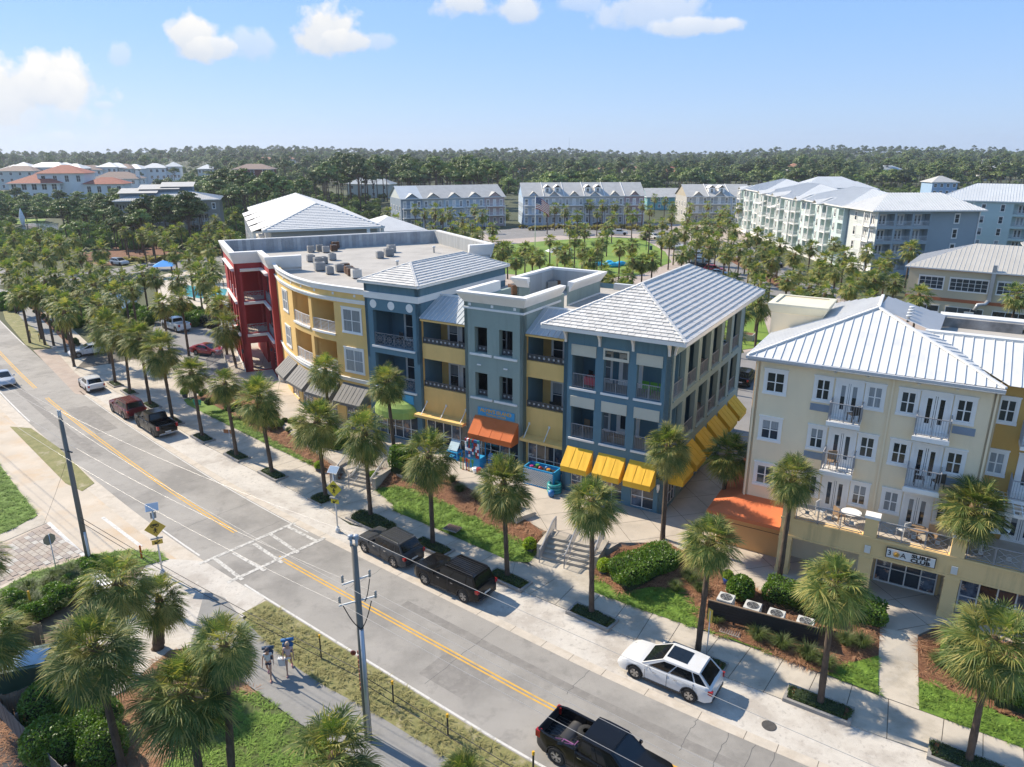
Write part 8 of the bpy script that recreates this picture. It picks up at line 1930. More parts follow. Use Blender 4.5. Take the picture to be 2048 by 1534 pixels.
table(FM.w(-6.1,1.2,8.95), MATS['chair_red'] if 'chair_red' in MATS else mat('chair_red', (.55,.03,.05), .6, .1, 1), 'table under a red cloth on the top left corner balcony', s=.5); t = MB(); t.box(-.5,.45,-.35,.35,.72,.76); t.box(-.5,.45,-.37,-.35,.2,.74); t.build('red_cloth', mat('chair_red', (.55,.03,.05), .6, .1, 1), loc=FM.w(-6.1,1.0,8.95), rz=R(-31), label='bright red cloth hanging over the corner balcony table', cat='cloth')
t = MB(); t.box(0,1.3,0,.6,0,.45); t.build('bench', MATS['chair_wood'], loc=FM.w(-4.6,.7,5.15), rz=R(-31), label='low wooden bench behind the lower middle corner balcony rail', cat='bench')
for k, (s0, v, z, c_) in enumerate(((10.3,-2.2,4.58,'white'),(11.3,-2.3,4.58,'wood'),(14.6,-2.3,4.58,'white'),(16.0,-2.3,4.58,'wood'),(15.8,-1.8,7.6,'dark'),(10.5,-1.8,7.6,'wood'),(11.2,-1.8,10.6,'dark'),(14.9,-1.8,7.6,'dark'))): chair(FM.w(s0,v,z), R(rp_.uniform(0,360)), c_, '%s chair on the %s' % (c_, ('left terrace bay over the surf club','left terrace bay near its right pillar','middle terrace bay over the sign','middle terrace bay near its right pillar','second floor balcony at right of the cream front','second floor balcony at left of the cream front','third floor balcony at left of the cream front','second floor right balcony near its left post')[k]))
table(FM.w(11.9,-2.2,4.58), white, 'white table on the left terrace bay', s=.55); table(FM.w(15.3,-2.4,4.58), MATS['chair_wood'], 'round wooden table on the terrace above the sign', s=.5)
# striped parasol at right edge
e = empty('striped_parasol', FM.w(18.4,-2.6,4.58), 0, 'black and white striped parasol on the terrace at the right edge', 'parasol'); t = MB(); t.tube([(0,0,0),(0,0,2.3)], .03, 8); t.build('pole', darkmetal, e)
for k in range(3):
 t = MB(); n_ = 12; r0_, r1_, z0_, z1_ = k*.32, (k+1)*.32, 2.35-k*.15, 2.35-(k+1)*.15
 for i in range(n_): a, b = 2*pi*i/n_, 2*pi*(i+1)/n_; t.quad((cos(a)*r0_,sin(a)*r0_,z0_),(cos(b)*r0_,sin(b)*r0_,z0_),(cos(b)*r1_,sin(b)*r1_,z1_),(cos(a)*r1_,sin(a)*r1_,z1_), m=(i+k) % 2)
 t.build('canopy', [white, trimblk], e)
# flag
b = at(1070,497); e = empty('flagpole', b, 0, 'tall white flagpole on the far side of the green', 'flagpole'); zt = zat(b, 393); t = MB(); t.tube([(0,0,0),(0,0,zt)], [.12,.06], 8); t.build('pole', white, e); t = MB(); t.lathe([(.02,zt),(.14,zt+.12),(.02,zt+.25)], 8); t.build('finial', sy, e)
fe = empty('flag', b+Vector((0.1,0,zt-.2)), R(-8), 'red white and blue striped flag with starred corner on the tall pole', 'flag'); FW, FH = 5.0, 3.0
def fp(u, v): return (u*FW*.72, .35*sin(u*9)*u, -v*FH-u*u*2.2+.25*sin(u*7+v*2)*u)
for i in range(13):
 t = MB()
 for j in range(12):
  u0, u1 = j/12, (j+1)/12
  if i < 7 and u1 <= .42: continue
  t.quad(fp(u0,i/13), fp(u1,i/13), fp(u1,(i+1)/13), fp(u0,(i+1)/13))
 t.build('stripe', mat('flag_red', (.55,.03,.05), .7, .05, 1) if i % 2 == 0 else white, fe)
t = MB()
for j in range(5):
 for i in range(7): t.quad(fp(j/12,i/13), fp((j+1)/12,i/13), fp((j+1)/12,(i+1)/13), fp(j/12,(i+1)/13))
ca = t.build('canton', mat('flag_blue', (.02,.035,.16), .7, .05, 1), fe); t = MB()
for j in range(6):
 for i in range(5): x, _, z = fp(.03+j*.066, .05+i*.10); t.box(x-.05,x+.05,_-.03,_-.015,z-.05,z+.05)
t.build('stars', white, ca, kind='stuff')
# tents and blue spreads on the green, umbrellas by the pool
def tent(px_, s, h_, m_, label, cat='tent'):
 e = empty('canopy_tent', at(*px_), .3, label, cat); t = MB(); t.quad((-s,-s,h_),(s,-s,h_),(0,0,h_+s*.55)); t.quad((s,-s,h_),(s,s,h_),(0,0,h_+s*.55)); t.quad((s,s,h_),(-s,s,h_),(0,0,h_+s*.55)); t.quad((-s,s,h_),(-s,-s,h_),(0,0,h_+s*.55)); t.build('canopy', m_, e)
 for x in (-s,s):
  for y in (-s,s): t = MB(); t.box(x-.04,x+.04,y-.04,y+.04,0,h_); t.build('leg', zinc, e)
tent((1110,522), 1.9, 2.3, mat('tent_white', (.7,.7,.75), .7, .05, 1), 'white and blue canopy tent on the village green'); tent((1127,515), 1.5, 2.2, mat('tent_blue', (.10,.35,.65), .7, .05, 1), 'blue canopy tent behind the white one on the green')
tent((331,556), 2.0, 2.6, mat('parasol_blue', (.03,.33,.80), .7, .05, 1), 'bright blue parasol on the pool deck', 'parasol')
for px_, L_, lab in (((1213,534),6,'long bright blue inflatable lying on the green'),((1232,531),5,'second bright blue inflatable at its right end')):
 t = MB(); P_ = [Vector((-L_/2+L_*i/8, .6*sin(i*.9), .35+.2*sin(i*1.3))) for i in range(9)]; t.tube(P_, [.3,.6,.7,.5,.6,.7,.6,.5,.3], 8); t.build('inflatable', mat('inflatable_blue', (.02,.38,.62), .4, .05, 1), loc=at(*px_), rz=R(-5), label=lab, cat='inflatable')
for px_, lab in (((352,600),'folded dark blue parasol beside the pool'),): t = MB(); t.lathe([(.03,0),(.05,1.0),(.3,1.2),(.2,2.3),(.03,2.7)], 8); t.build('folded_parasol', mat('folded_blue', (.02,.06,.25), .7, .05, 1), loc=at(*px_,.2), label=lab, cat='parasol')
# bridge and fountain of the far pond, lamp posts
t = MB(); t.box(0,17,-.8,.8,.7,.85); t.box(0,17,-.85,-.78,1.7,1.8);
for i in range(12): t.box(i*1.5,i*1.5+.1,-.85,-.75,0,1.75)
t.build('footbridge', zinc, loc=at(62,470), rz=R(12), label='pale timber footbridge over the far pond', cat='bridge')
t = MB(); t.lathe([(.1,0),(.5,.6),(.9,3.0),(.35,5.2),(.02,6.2)], 10); t.build('fountain_jet', mat('spray', (.7,.72,.72), .9, .3, 3), loc=at(47,452), label='white fountain jet rising from the far pond', cat='fountain')
for i, (p, top, lab) in enumerate((((19,1520/2),580,'black lamp post by the far left path'),((1375,690/1),560,'x'))[:0]): pass
for px_, h_, lab in (((38,628),3.6,'black lamp post beside the far left path'),((1292,500),5,'dark lamp post at the right of the green'),((1462,500),5.5,'dark lamp post beside the right street'),((1550,560),5,'dark lamp post right of the median')):
 e = empty('lamp_post', at(*px_), 0, lab, 'street lamp'); t = MB(); t.tube([(0,0,0),(0,0,h_)], [.08,.05], 8); t.build('post', trimblk, e); t = MB(); t.lathe([(.05,h_),(.22,h_+.1),(.18,h_+.5),(.03,h_+.6)], 8); t.build('lantern', trimblk, e)
# far power line at top right
for i, (x, y, top) in enumerate(((1955,372,318),(1985,366,322),(1993,370,326),(2011,368,326),(2027,372,330),(1965,368,335))):
 b = at(x, y, 0); b = b*(1 if b.length < 900 else 900/b.length); t = MB(); z_ = zat(b, top); t.tube([(0,0,0),(0,0,z_)], .28, 6); t.box(-1.6,1.6,-.12,.12,z_-1.4,z_-1.1); t.build('power_pole', mat('far_pole', (.35,.33,.30), .9, .1, 1), loc=b, label='distant wooden power pole, %s in the line at top right' % ord_[i], cat='utility pole', group='distant power poles')
# dumpster corner, boardwalk, fence at lower left
dg = mat('dumpster_green', (.015,.07,.055), .5, .1, 1.5)
db = empty('dumpster', at(50,1362,0)+Vector((0,0,0)), R(18), 'dark green dumpster with an open top behind a timber screen', 'dumpster'); t = MB(); t.box(-1.5,1.5,-.9,.9,.1,1.25); t.build('body', dg, db); t = MB(); t.box(-1.5,1.5,-1.0,-.9,1.25,1.35); t.box(-1.55,1.55,-.9,.9,1.26,1.30); t.build('lid', dg, db); t = MB(); t.quad((-1.0,-.7,1.32),(1.2,-.7,1.33),(1.3,.5,1.36),(-.6,.6,1.34)); t.build('plastic_sheet', mat('pale_sheet', (.35,.48,.60), .3, .2, 1.5), db)
def plankfence(A, B, h_, pw_, name, label, m_=None, z=0):
 d = B-A; e = empty(name, (A.x, A.y, z), atan2(d.y,d.x), label, 'fence'); n_ = int(d.length/pw_); me = []
 for k in range(4): t = MB(); t.box(.006, pw_-.006, -.012, .012, 0, h_+rp_.uniform(-.04,.04)); me.append(t.mesh('plank', m_ or woodm))
 for i in range(n_): place('plank', me[rp_.randrange(4)], e, (i*pw_, rp_.uniform(-.008,.008), 0))
 for zz in (.3, h_-.3): t = MB(); t.box(0, d.length, .013, .07, zz, zz+.09); t.build('rail', m_ or woodm, e)
 for i in range(int(d.length/2.4)+1): t = MB(); t.box(i*2.4-.05, i*2.4+.05, .071, .17, 0, h_+.05); t.build('post', m_ or woodm, e)
 return e
plankfence(at(-30,1345), at(95,1300), 1.7, .15, 'timber_screen', 'weathered timber screen behind the dumpster'); plankfence(at(15,1440), at(100,1405), 1.3, .15, 'timber_screen', 'low weathered timber screen in front of the dumpster')
plankfence(at(-5,1430), at(150,1600), 1.25, .14, 'plank_fence', 'long grey plank fence running down the lower left corner', mat('grey_wood', (.15,.14,.125), .9, .2, 3, stretch=(1,1,.2), objvar=.2))
bw_ = empty('boardwalk', at(235,1345), R(-40), 'short pale boardwalk beside the palms at lower left', 'boardwalk');
for i in range(26): t = MB(); t.box(0,1.7,-i*.16,-i*.16+.145,.05,.12); t.build('plank', mat('pale_deck', (.42,.38,.33), .85, .15, 2, objvar=.1), bw_)
e = empty('white_rail_gate', at(190,1190,0), R(-42), 'white slatted rail lying beside the near left palms', 'railing'); t = MB()
for k in range(4): t.box(0,2.6,k*.16-.02,k*.16+.06,1.35,1.42)
t.box(0,.08,0,.6,0,1.35); t.box(2.5,2.58,0,.6,0,1.35); t.build('rails', white, e)
t = MB(); t.lathe([(.3,0),(.55,.2),(.4,.5),(.05,.6)], 9); t.build('boulder', mat('tan_rock', (.38,.22,.13), .9, .2, 2), loc=at(110,1215), label='tan boulder in the shrub bed at left', cat='rock')
t = MB(); t.box(-.8,.8,-.8,.8,0,.9); t.box(-.65,.65,-.65,.65,.9,.92,1); t.build('square_planter', [concrete, mulch], loc=at(1495,680,0), rz=R(-31), label='large square concrete planter holding a palm between the buildings', cat='planter')
# ---- people ------------------------------------------------------------------
skin = mat('skin', (.48,.27,.18), .6, .06, 3); hair = mat('hair_brown', (.10,.055,.03), .7, .1, 5)
def person(P, rz, label, top, bottom, stride=.32, pack=None, bag=False, hgt=1.68, skirt=False, hat=None, arm=.15, tint=1.0):
 e = empty('person', P, rz, label, 'person'); k = hgt/1.68; V = Vector
 J = dict(pel=(0,0,.92),sp=(0,.01,1.12),ch=(0,.01,1.32),nk=(0,0,1.43),hd=(0,-.02,1.53),ht=(0,0,1.66))
 for s, n in ((-1,'L'),(1,'R')):
  f = stride*(1 if s > 0 else -1)
  J['hp'+n] = (s*.09,0,.88); J['kn'+n] = (s*.10,-f*.5-.04,.48); J['an'+n] = (s*.10,-f+(.10 if f < 0 else 0),.08+(.06 if f < 0 else 0)); J['to'+n] = (s*.11,-f-.16+(.10 if f < 0 else 0),.03)
  J['sh'+n] = (s*.17,.01,1.38); J['el'+n] = (s*.24,f*arm+.03,1.12); J['wr'+n] = (s*.25,f*arm*1.3-.10,.90); J['ha'+n] = (s*.25,f*arm*1.3-.14,.83)
 names = list(J); idx = {n: i for i, n in enumerate(names)}; E_ = [('pel','sp'),('sp','ch'),('ch','nk'),('nk','hd'),('hd','ht')]
 for n in 'LR': E_ += [('pel','hp'+n),('hp'+n,'kn'+n),('kn'+n,'an'+n),('an'+n,'to'+n),('ch','sh'+n),('sh'+n,'el'+n),('el'+n,'wr'+n),('wr'+n,'ha'+n)]
 rad = dict(pel=.125,sp=.105,ch=.125,nk=.055,hd=.092,ht=.07,hp=.092,kn=.058,an=.040,to=.035,sh=.058,el=.040,wr=.028,ha=.035)
 def skin_mesh(nm, verts, edges, radii, mm, root=0):
  me = bpy.data.meshes.new(nm); me.from_pydata([tuple(V(v)*k) for v in verts], edges, []); o = bpy.data.objects.new('tmp', me); COL.objects.link(o); o.modifiers.new('s', 'SKIN');
  for i, r_ in enumerate(radii): q = me.skin_vertices[0].data[i]; q.radius = (r_*k, r_*k*.85); q.use_root = i == root
  o.modifiers.new('u', 'SUBSURF').levels = 2; dg = bpy.context.evaluated_depsgraph_get(); m2 = bpy.data.meshes.new_from_object(o.evaluated_get(dg)); bpy.data.objects.remove(o); m2.name = nm; m2.materials.clear(); m2.materials.append(mm)
  for p in m2.polygons: p.use_smooth = True
  return m2
 place('body', skin_mesh('body', [J[n] for n in names], [(idx[a],idx[b]) for a,b in E_], [rad.get(n, rad.get(n[:2])) for n in names], skin), e)
 # hands: five short fingers each
 for n in 'LR':
  h0 = V(J['ha'+n])*k; t = MB()
  for q in range(4): t.tube([h0+V((0,-.025+q*.017,-.01))*k, h0+V((0,-.03+q*.02,-.07-.012*(q in (1,2))))*k, h0+V((0,-.02+q*.018,-.095))*k], [.009*k,.008*k,.006*k], 5)
  t.tube([h0+V((0,-.03,.02))*k, h0+V((0,-.06,-.02))*k, h0+V((0,-.062,-.05))*k], [.011*k,.009*k,.007*k], 5); t.build('hand', skin, e)
 tp = ['pel','sp','ch','shL','shR','elL','elR']; ti = {n: i for i, n in enumerate(tp)}
 place('top', skin_mesh('top', [J[n] if n[:2] != 'el' else tuple(V(J['sh'+n[2]]).lerp(V(J[n]), .45)) for n in tp], [(0,1),(1,2),(2,3),(2,4),(3,5),(4,6)], [.138,.122,.142,.075,.075,.058,.058], mat('cloth_'+str(top), top, .9, .08, 3)), e)
 bm_ = mat('cloth_'+str(bottom), bottom, .9, .08, 3)
 place('shorts', skin_mesh('shorts', [(0,0,.98),(0,0,.90),(-.095,0,.86),(.095,0,.86),tuple(V(J['hpL']).lerp(V(J['knL']), .42)),tuple(V(J['hpR']).lerp(V(J['knR']), .42))], [(0,1),(1,2),(1,3),(2,4),(3,5)], [.125,.14,.11,.11,.088,.088], bm_), e)
 t = MB(); t.lathe([(.03,1.46),(.085,1.50),(.105,1.58),(.10,1.65),(.06,1.70),(.01,1.715)], 12); t.v = [((x)*k, (y+.025)*k, z*k) for x, y, z in t.v]; t.build('hair', hair if not hat else mat('hat_'+str(hat), hat, .8, .05, 2), e)
 t = MB()
 for s in (-1, 1): t.box(s*.035-.012, s*.035+.012, -.108, -.098, 1.565, 1.58); t.box(s*.098-.01,s*.098+.01,-.02,.02,1.54,1.58,1)
 t.box(-.012,.012,-.128,-.095,1.535,1.56,1); t.box(-.025,.025,-.112,-.10,1.505,1.513,2); t.v = [(x*k,y*k,z*k) for x,y,z in t.v]; t.build('face', [trimblk, skin, mat('lips', (.35,.10,.09), .6, .05, 2)], e)
 for n in 'LR':
  a, b = V(J['an'+n]), V(J['to'+n]); t = MB(); t.tube([(a+V((0,.06,-.03)))*k, (a+V((0,-.05,-.035)))*k, (b+V((0,0,-.005)))*k], [.042*k,.046*k,.035*k], 8); t.build('shoe', mat('shoe_pink', (.55,.25,.25), .7, .1, 3) if n == 'L' or 1 else skin, e)
 return e
def pack(P, rz, c, label, w=.5, h_=.75, dz=.95):
 m_ = mat('pack_'+str(c), c, .7, .15, 4); t = MB(); t.box(-w/2,w/2,.14,.42,dz,dz+h_,0,taper=.05); t.box(-w*.62,w*.62,.18,.36,dz+h_*.55,dz+h_*.8,0,taper=.03); t.tube([(-w*.7,.28,dz+h_+.05),(w*.7,.28,dz+h_+.05)], .09, 8); t.build('backpack', m_, loc=P, rz=rz, label=label, cat='backpack')
pf = R(-55)
p1_ = at(540,1354,.037); p2_ = at(580,1343,.037)
person(p1_, R(10), 'person in a white top and dark shorts walking with a blue backpack chair', (.62,.60,.58), (.03,.04,.08), hat=(.08,.07,.08)); pack(p1_, R(10), (.04,.08,.14), 'dark blue backpack beach chair carried by the walker on the left', .40, .58, .90)
person(p2_, R(14), 'person in a pink dress top and white shorts walking with a bright blue backpack chair', (.60,.42,.38), (.60,.58,.56), hgt=1.72, stride=-.3, hat=(.45,.33,.25)); pack(p2_, R(14), (.03,.15,.36), 'bright blue backpack beach chair carried by the walker on the right', .44, .62, 1.02)
t = MB(); t.box(-.16,.16,-.07,.07,.42,.85,0,taper=-.03); t.bar((-.1,0,.85),(-.1,0,1.0),.01); t.bar((.1,0,.85),(.1,0,1.0),.01); t.build('carrier_bag', mat('bag_white', (.62,.64,.66), .5, .05, 3), loc=p2_+Vector((-.32,-.05,0)), label='white carrier bag in the hand of the walker on the right', cat='bag')
person(at(1466,778,PZ)+Vector((0,0,.03)), R(150), 'person in an orange top and blue shorts standing behind the black suv between the buildings', (.60,.20,.08), (.10,.22,.38), stride=.05)
for i, (x, y, c1, c2, lab) in enumerate(((1374,548,(.05,.05,.06),(.1,.1,.12),'person in black at the edge of the green, left of two'),(1379,551,(.06,.06,.08),(.15,.12,.1),'person in black at the edge of the green, right of two'),(448,580,(.03,.03,.04),(.1,.1,.1),'person in dark clothes by the pool behind the red building'))): person(at(x,y), 1.2*i, lab, c1, c2, stride=.08)
t = MB(); t.box(-.35,.35,-.3,.3,0,1.1,taper=.03); t.build('litter_bin', mat('bin_green', (.02,.08,.06), .6, .1, 1), loc=at(1294,500,0)+Vector((1,0,0)), label='dark green litter bin at the right of the green', cat='bin')
# ================= palms =================
def P_by_base(base, crown, r, label, hi=2, z=0., group='street palms', thick=1.):
 b = at(*base, z); ht = zat(b, crown[1])-z; c = pxof((b.x, b.y, z+ht)); dx = (crown[0]-c[0])*c[2]/1450.
 rr_ = r*c[2]/1450.; dx = max(-.7, min(.7, dx)); return palm(b, ht, rr_, hi, label, group, (dx, 0), thick=thick)
near = [((231,768),(215,655),48,'palm just right of the white sedan crossing'),((260,786),(247,670),44,'palm right of the white hatchback'),((301,812),(278,675),46,'palm behind the dark red suv'),((346,843),(322,703),50,'palm whose planter is behind the black parked pickup'),((405,875),(383,745),46,'palm behind the green street name sign'),((474,914),(450,768),44,'palm carrying the brown sign'),((545,948),(518,798),58,'palm at mid lawn left of the crosswalk steps'),((652,995),(634,845),60,'palm in the ivy bed left of the crosswalk sign'),((742,1035),(728,866),56,'palm in the ivy mound beside the charcoal suv'),((866,1090),(858,912),62,'palm behind the charcoal suv tail'),((1015,1155),(1007,970),64,'palm behind the long black suv'),((1183,1228),(1185,1005),70,'palm left of the near steps railing in its own planter'),((1395,1305),(1422,1082),78,'palm behind the white crossover'),((1640,1410),(1670,1170),88,'palm on the pavement below the surf club hedge'),((1937,1525),(1985,1285),95,'palm at the lower right corner')]
for b, c, r, lab in near: P_by_base(b, c, r, 'tall sabal '+lab, 2, .05, 'palms along the street pavement')
plz_ = [((660,870),(650,742),42,'palm in front of the curved yellow building awnings'),((792,935),(774,765),52,'palm before the green domed canopy'),((1045,905),(1043,832),54,'palm before the toy shop sign'),((1325,1078),(1336,895),56,'palm in front of the corner of the blue building'),((1438,1060),(1457,908),58,'palm in front of the coral awning'),((1557,1166),(1587,955),62,'palm at the left pillar of the surf club podium'),((1733,1105),(1756,965),70,'palm in front of the middle podium pillar'),((1900,1222),(1948,1015),78,'palm before the right podium pillar'),((475,742),(453,655),45,'palm at the foot of the red building'),((372,800/1),(0,0),0,'')][:-1]
for b, c, r, lab in plz_: P_by_base(b, c, r, 'sabal '+lab, 2, PZ if b[0] != 475 else .5, 'palms on the plaza')
lo = [((246,1538),(188,1298),112,6,'sabal palm over the dumpster corner at lower left'),((402,1560),(372,1385),128,7,'largest sabal palm crown at lower left'),((463,1545),(448,1290),88,6,'sabal palm behind the largest crown at lower left'),((240,1335),(238,1165),92,4,'short bushy sabal palm left of the crossing sign'),((316,1296),(318,1200),60,3,'dark stout date palm with a shaggy trunk near the crossing landing'),((700,1700),(668,1520),118,5,'sabal palm crown rising from the bottom edge left of centre'),((-20,1300),(-20,1110),66,4,'sabal palm fronds entering at the left edge'),((-15,1420),(-30,1270),84,4,'lower sabal palm fronds entering at the left edge'),((935,1760),(925,1565),80,5,'palm fronds poking up at the bottom edge')]
for b, c, r, hh, lab in lo: P_by_base(b, c, r*.94, lab, 2, .02, 'palms on the near side', thick=1.9 if 'date' in lab else 1.05)
# rows and clumps further off: crown position in the photo, assumed height
def clump(pts, hgt, r, hi, tmpl, group, cat='palm tree'):
 pts = sorted(pts);
 for i, q in enumerate(pts):
  x, y = q[0], q[1]; hv = (q[2] if len(q) > 2 else hgt)+((x*7+y*3) % 10-5)*.07; b = at(x, y, hv); b.z = 0
  n = len(pts); w = '%s from the left' % ordw(i)
  palm(b, hv, r*(.9+((x*13+y) % 7)*.035), hi, tmpl % w, group, cat=cat)
left_row = [(28,478),(60,500),(95,515),(30,530),(58,545),(110,552),(140,525),(150,560),(180,545),(205,535),(170,585),(212,560),(130,605),(90,560),(70,590),(245,560),(262,578),(228,590),(200,612),(160,510),(200,500),(10,505),(120,490),(45,510),(190,570),(285,548),(310,555),(325,610),(362,598),(355,560),(385,495),(408,560),(400,530),(420,500),(440,470),(430,600),(350,505),(335,480),(305,475),(300,460),(322,462),(285,470),(250,462),(238,448),(392,478),(360,455),(345,462),(417,455),(460,472),(445,455),(430,440),(470,430),(410,475),(378,520),(395,545),(425,540),(442,610),(150,480),(100,478),(20,455),(75,468)]
clump([(x, y) for x, y in left_row], 7.2, 2.0, 1, 'sabal palm in the grove round the pond and pool, %s', 'palms round the pond')
tall_walk = [(15,545),(35,562),(62,575),(88,592),(112,600),(128,625),(40,590)]
clump([(x, y) for x, y in tall_walk], 7.0, 2.1, 1, 'sabal palm in the row beside the far left walk, %s', 'palms beside the far left walk')
green = [(962,545),(985,487),(1005,500),(1015,495),(1032,520),(1050,498),(1065,510),(1080,515),(1100,480),(1115,495),(1130,505),(1150,480),(1165,500),(1180,520),(1195,500),(1205,480),(1210,545),(1225,560),(1240,495),(1265,490),(1267,520),(1285,525),(1255,555),(1305,520),(1325,475),(1340,478),(1365,508),(1380,500),(1140,540),(1170,550),(950,520),(975,510),(1100,540),(1245,575),(1275,600),(955,470),(930,465),(912,480),(935,500)]
clump(green, 6.8, 2.0, 1, 'sabal palm round the village green, %s', 'palms round the village green')
street = [(1395,480),(1410,470),(1420,495),(1433,480),(1440,455),(1450,510),(1462,488),(1470,460),(1480,500),(1495,480),(1500,515),(1515,470),(1512,540),(1530,500),(1540,480),(1545,520),(1560,492),(1575,560),(1590,510),(1600,545),(1622,495),(1640,540),(1650,520),(1668,488),(1672,545),(1690,510),(1705,530),(1715,560),(1735,505),(1748,560),(1760,540),(1775,520),(1790,565),(1650,590),(1740,600),(1520,570),(1455,580),(1480,620),(1465,670),(1520,600),(1822,498),(1838,590),(1700,575),(1620,575),(1600,600),(1350,470),(1370,465),(1385,455),(2035,590)]
clump(street, 7.2, 2.1, 1, 'sabal palm along the right street, %s', 'palms along the right street')
backp = [(x, y) for x, y in ((775,425),(790,440),(760,455),(745,480),(800,460),(830,418),(850,425),(870,420),(835,450),(865,455),(885,430),(905,455),(900,425),(925,440),(950,418),(965,430),(985,455),(945,450),(1095,420),(1110,415),(1130,420),(1155,430),(1180,408),(1195,425),(1205,410),(1225,435),(1255,415),(1265,430),(1285,410),(1300,420),(1140,455),(1170,460),(1215,455),(1230,410),(1310,395),(1330,400),(1345,410),(1360,400),(1380,415),(1400,395),(1415,410),(1430,400),(1450,420),(1345,430),(1375,440),(1410,435),(1440,430),(1460,400),(1478,415),(1325,445),(1300,450),(1420,450),(1395,455),(1460,440),(725,465),(705,470),(870,475),(890,480),(915,485))]
clump(backp, 7.5, 2.3, 0, 'sabal palm before the townhouse rows, %s', 'palms before the townhouse rows')
for i, (x, y) in enumerate(((1320,625),(1463,585),(1290,480),(1010,440),(1160,470))[1:]):
 e = empty('silver_fan_palm', at(x, y), i, 'silvery blue fan palm, %s of four across the middle distance' % ord_[i], 'palm tree'); c_ = place('crown', CROWN_MD[i % 5], e, (0,0,2.2)); c_.scale = (1.5,1.5,1.4); t_ = place('trunk', TRUNKS[0], e); t_.scale = (1.3,1.3,2.0)
# pines and oaks one can tell apart
rt = random.Random(21); gp = 'pines in the tall stand behind the townhouses'
def trees(n, box, kind, sc, tmpl, group, sd):
 r_ = random.Random(sd); L_ = []
 for i in range(n):
  x = r_.uniform(box[0], box[1]); y = r_.uniform(box[2], box[3]); L_.append((x, y))
 L_.sort()
 for i, (x, y) in enumerate(L_):
  b = at(x, y, 0); b.z = hill(b.x, b.y); tree(b, kind, sc*r_.uniform(.85,1.15), tmpl % ('%s from the left' % ordw(i)), group, sd*100+i)
trees(70, (640,1000,388,424), 'pine', 1.42, 'tall pine in the stand behind the left townhouses, %s', gp, 1)
trees(26, (1000,1290,386,402), 'oak', 1.55, 'round dark tree behind the long townhouse row, %s', 'trees behind the long townhouse row', 2)
trees(34, (235,410,462,500), 'pine', .85, 'pine beside the grey balconied apartments, %s', 'pines by the grey apartments', 3)
trees(26, (130,300,452,520), 'pine', .8, 'umbrella pine around the ponds, %s', 'pines round the ponds', 4)
trees(40, (0,260,405,445), 'oak', .75, 'bushy tree between the villas and the far pond, %s', 'trees round the far pond', 5)
trees(70, (330,640,382,425), 'oak', 1.2, 'leafy tree in the woods left of the white roof, %s', 'trees in the left woods', 6)
trees(20, (430,640,425,470), 'pine', 1.15, 'pine left of the white roofed building, %s', 'pines by the white roof', 7)
trees(30, (1480,2048,362,384), 'oak', 1.7, 'tree at the forest edge above the mint roofs, %s', 'trees above the mint roofs', 8)
trees(14, (1280,1480,372,390), 'oak', 1.5, 'tree behind the tan townhouse row, %s', 'trees behind the tan row', 9)
# undergrowth below them and the far wood as one mass each
def scatter(name, pts, colmeshes, smin, smax, label, seed):
 """one mass of trees: instances of built trees on points, as a far-off wood"""
 src = bpy.data.collections.new(name+'_source')
 for i, (t, c) in enumerate(colmeshes):
  me = bpy.data.meshes.new('wood_tree'); bm_ = bmesh.new(); bm_.from_mesh(t) if t else None; nt_ = len(bm_.faces); bm_.from_mesh(c)
  bm_.faces.ensure_lookup_table()
  for f in bm_.faces[nt_:]: f.material_index = 1
  bm_.to_mesh(me); bm_.free(); me.materials.append(pinebark); me.materials.append(c.materials[0]); o = bpy.data.objects.new('wood_tree', me); src.objects.link(o)
 me = bpy.data.meshes.new(name); me.from_pydata([tuple(p) for p in pts], [], []); o = bpy.data.objects.new(name, me); COL.objects.link(o); tag(o, kind='stuff', label=label)
 ng = bpy.data.node_groups.new(name, 'GeometryNodeTree'); ng.interface.new_socket('Geometry', in_out='INPUT', socket_type='NodeSocketGeometry'); ng.interface.new_socket('Geometry', in_out='OUTPUT', socket_type='NodeSocketGeometry')
 N = ng.nodes; gi = N.new('NodeGroupInput'); go = N.new('NodeGroupOutput'); mp = N.new('GeometryNodeMeshToPoints'); ip = N.new('GeometryNodeInstanceOnPoints'); ci = N.new('GeometryNodeCollectionInfo'); ci.inputs['Collection'].default_value = src; ci.inputs['Separate Children'].default_value = True; ci.inputs['Reset Children'].default_value = True
 rv_ = N.new('FunctionNodeRandomValue'); rv_.data_type = 'FLOAT_VECTOR'; rv_.inputs['Min'].default_value = (-.06,-.06,0); rv_.inputs['Max'].default_value = (.06,.06,6.28)
 rs_v = N.new('FunctionNodeRandomValue'); rs_v.data_type = 'FLOAT'; rs_v.inputs[2].default_value = smin; rs_v.inputs[3].default_value = smax; rs_v.inputs['Seed'].default_value = seed
 lk = ng.links.new; lk(gi.outputs[0], mp.inputs[0]); lk(mp.outputs[0], ip.inputs['Points']); lk(ci.outputs[0], ip.inputs['Instance']); ip.inputs['Pick Instance'].default_value = True; lk(rv_.outputs['Value'], ip.inputs['Rotation']); lk(rs_v.outputs[1], ip.inputs['Scale']); lk(ip.outputs[0], go.inputs[0])
 md = o.modifiers.new('wood', 'NODES'); md.node_group = ng; return o
houses = [o for o in COL.objects if o.parent is None and o.get('category') in ('house','townhouses','apartment building','building')]
HB = [(o.location.x, o.location.y) for o in houses]
rf = random.Random(77); pts = []
def clear(x, y, r): return all((x-a)**2+(y-b)**2 > r*r for a, b in HB)
def inpx(x, y):
 p = pxof((x, y, 0)); return p
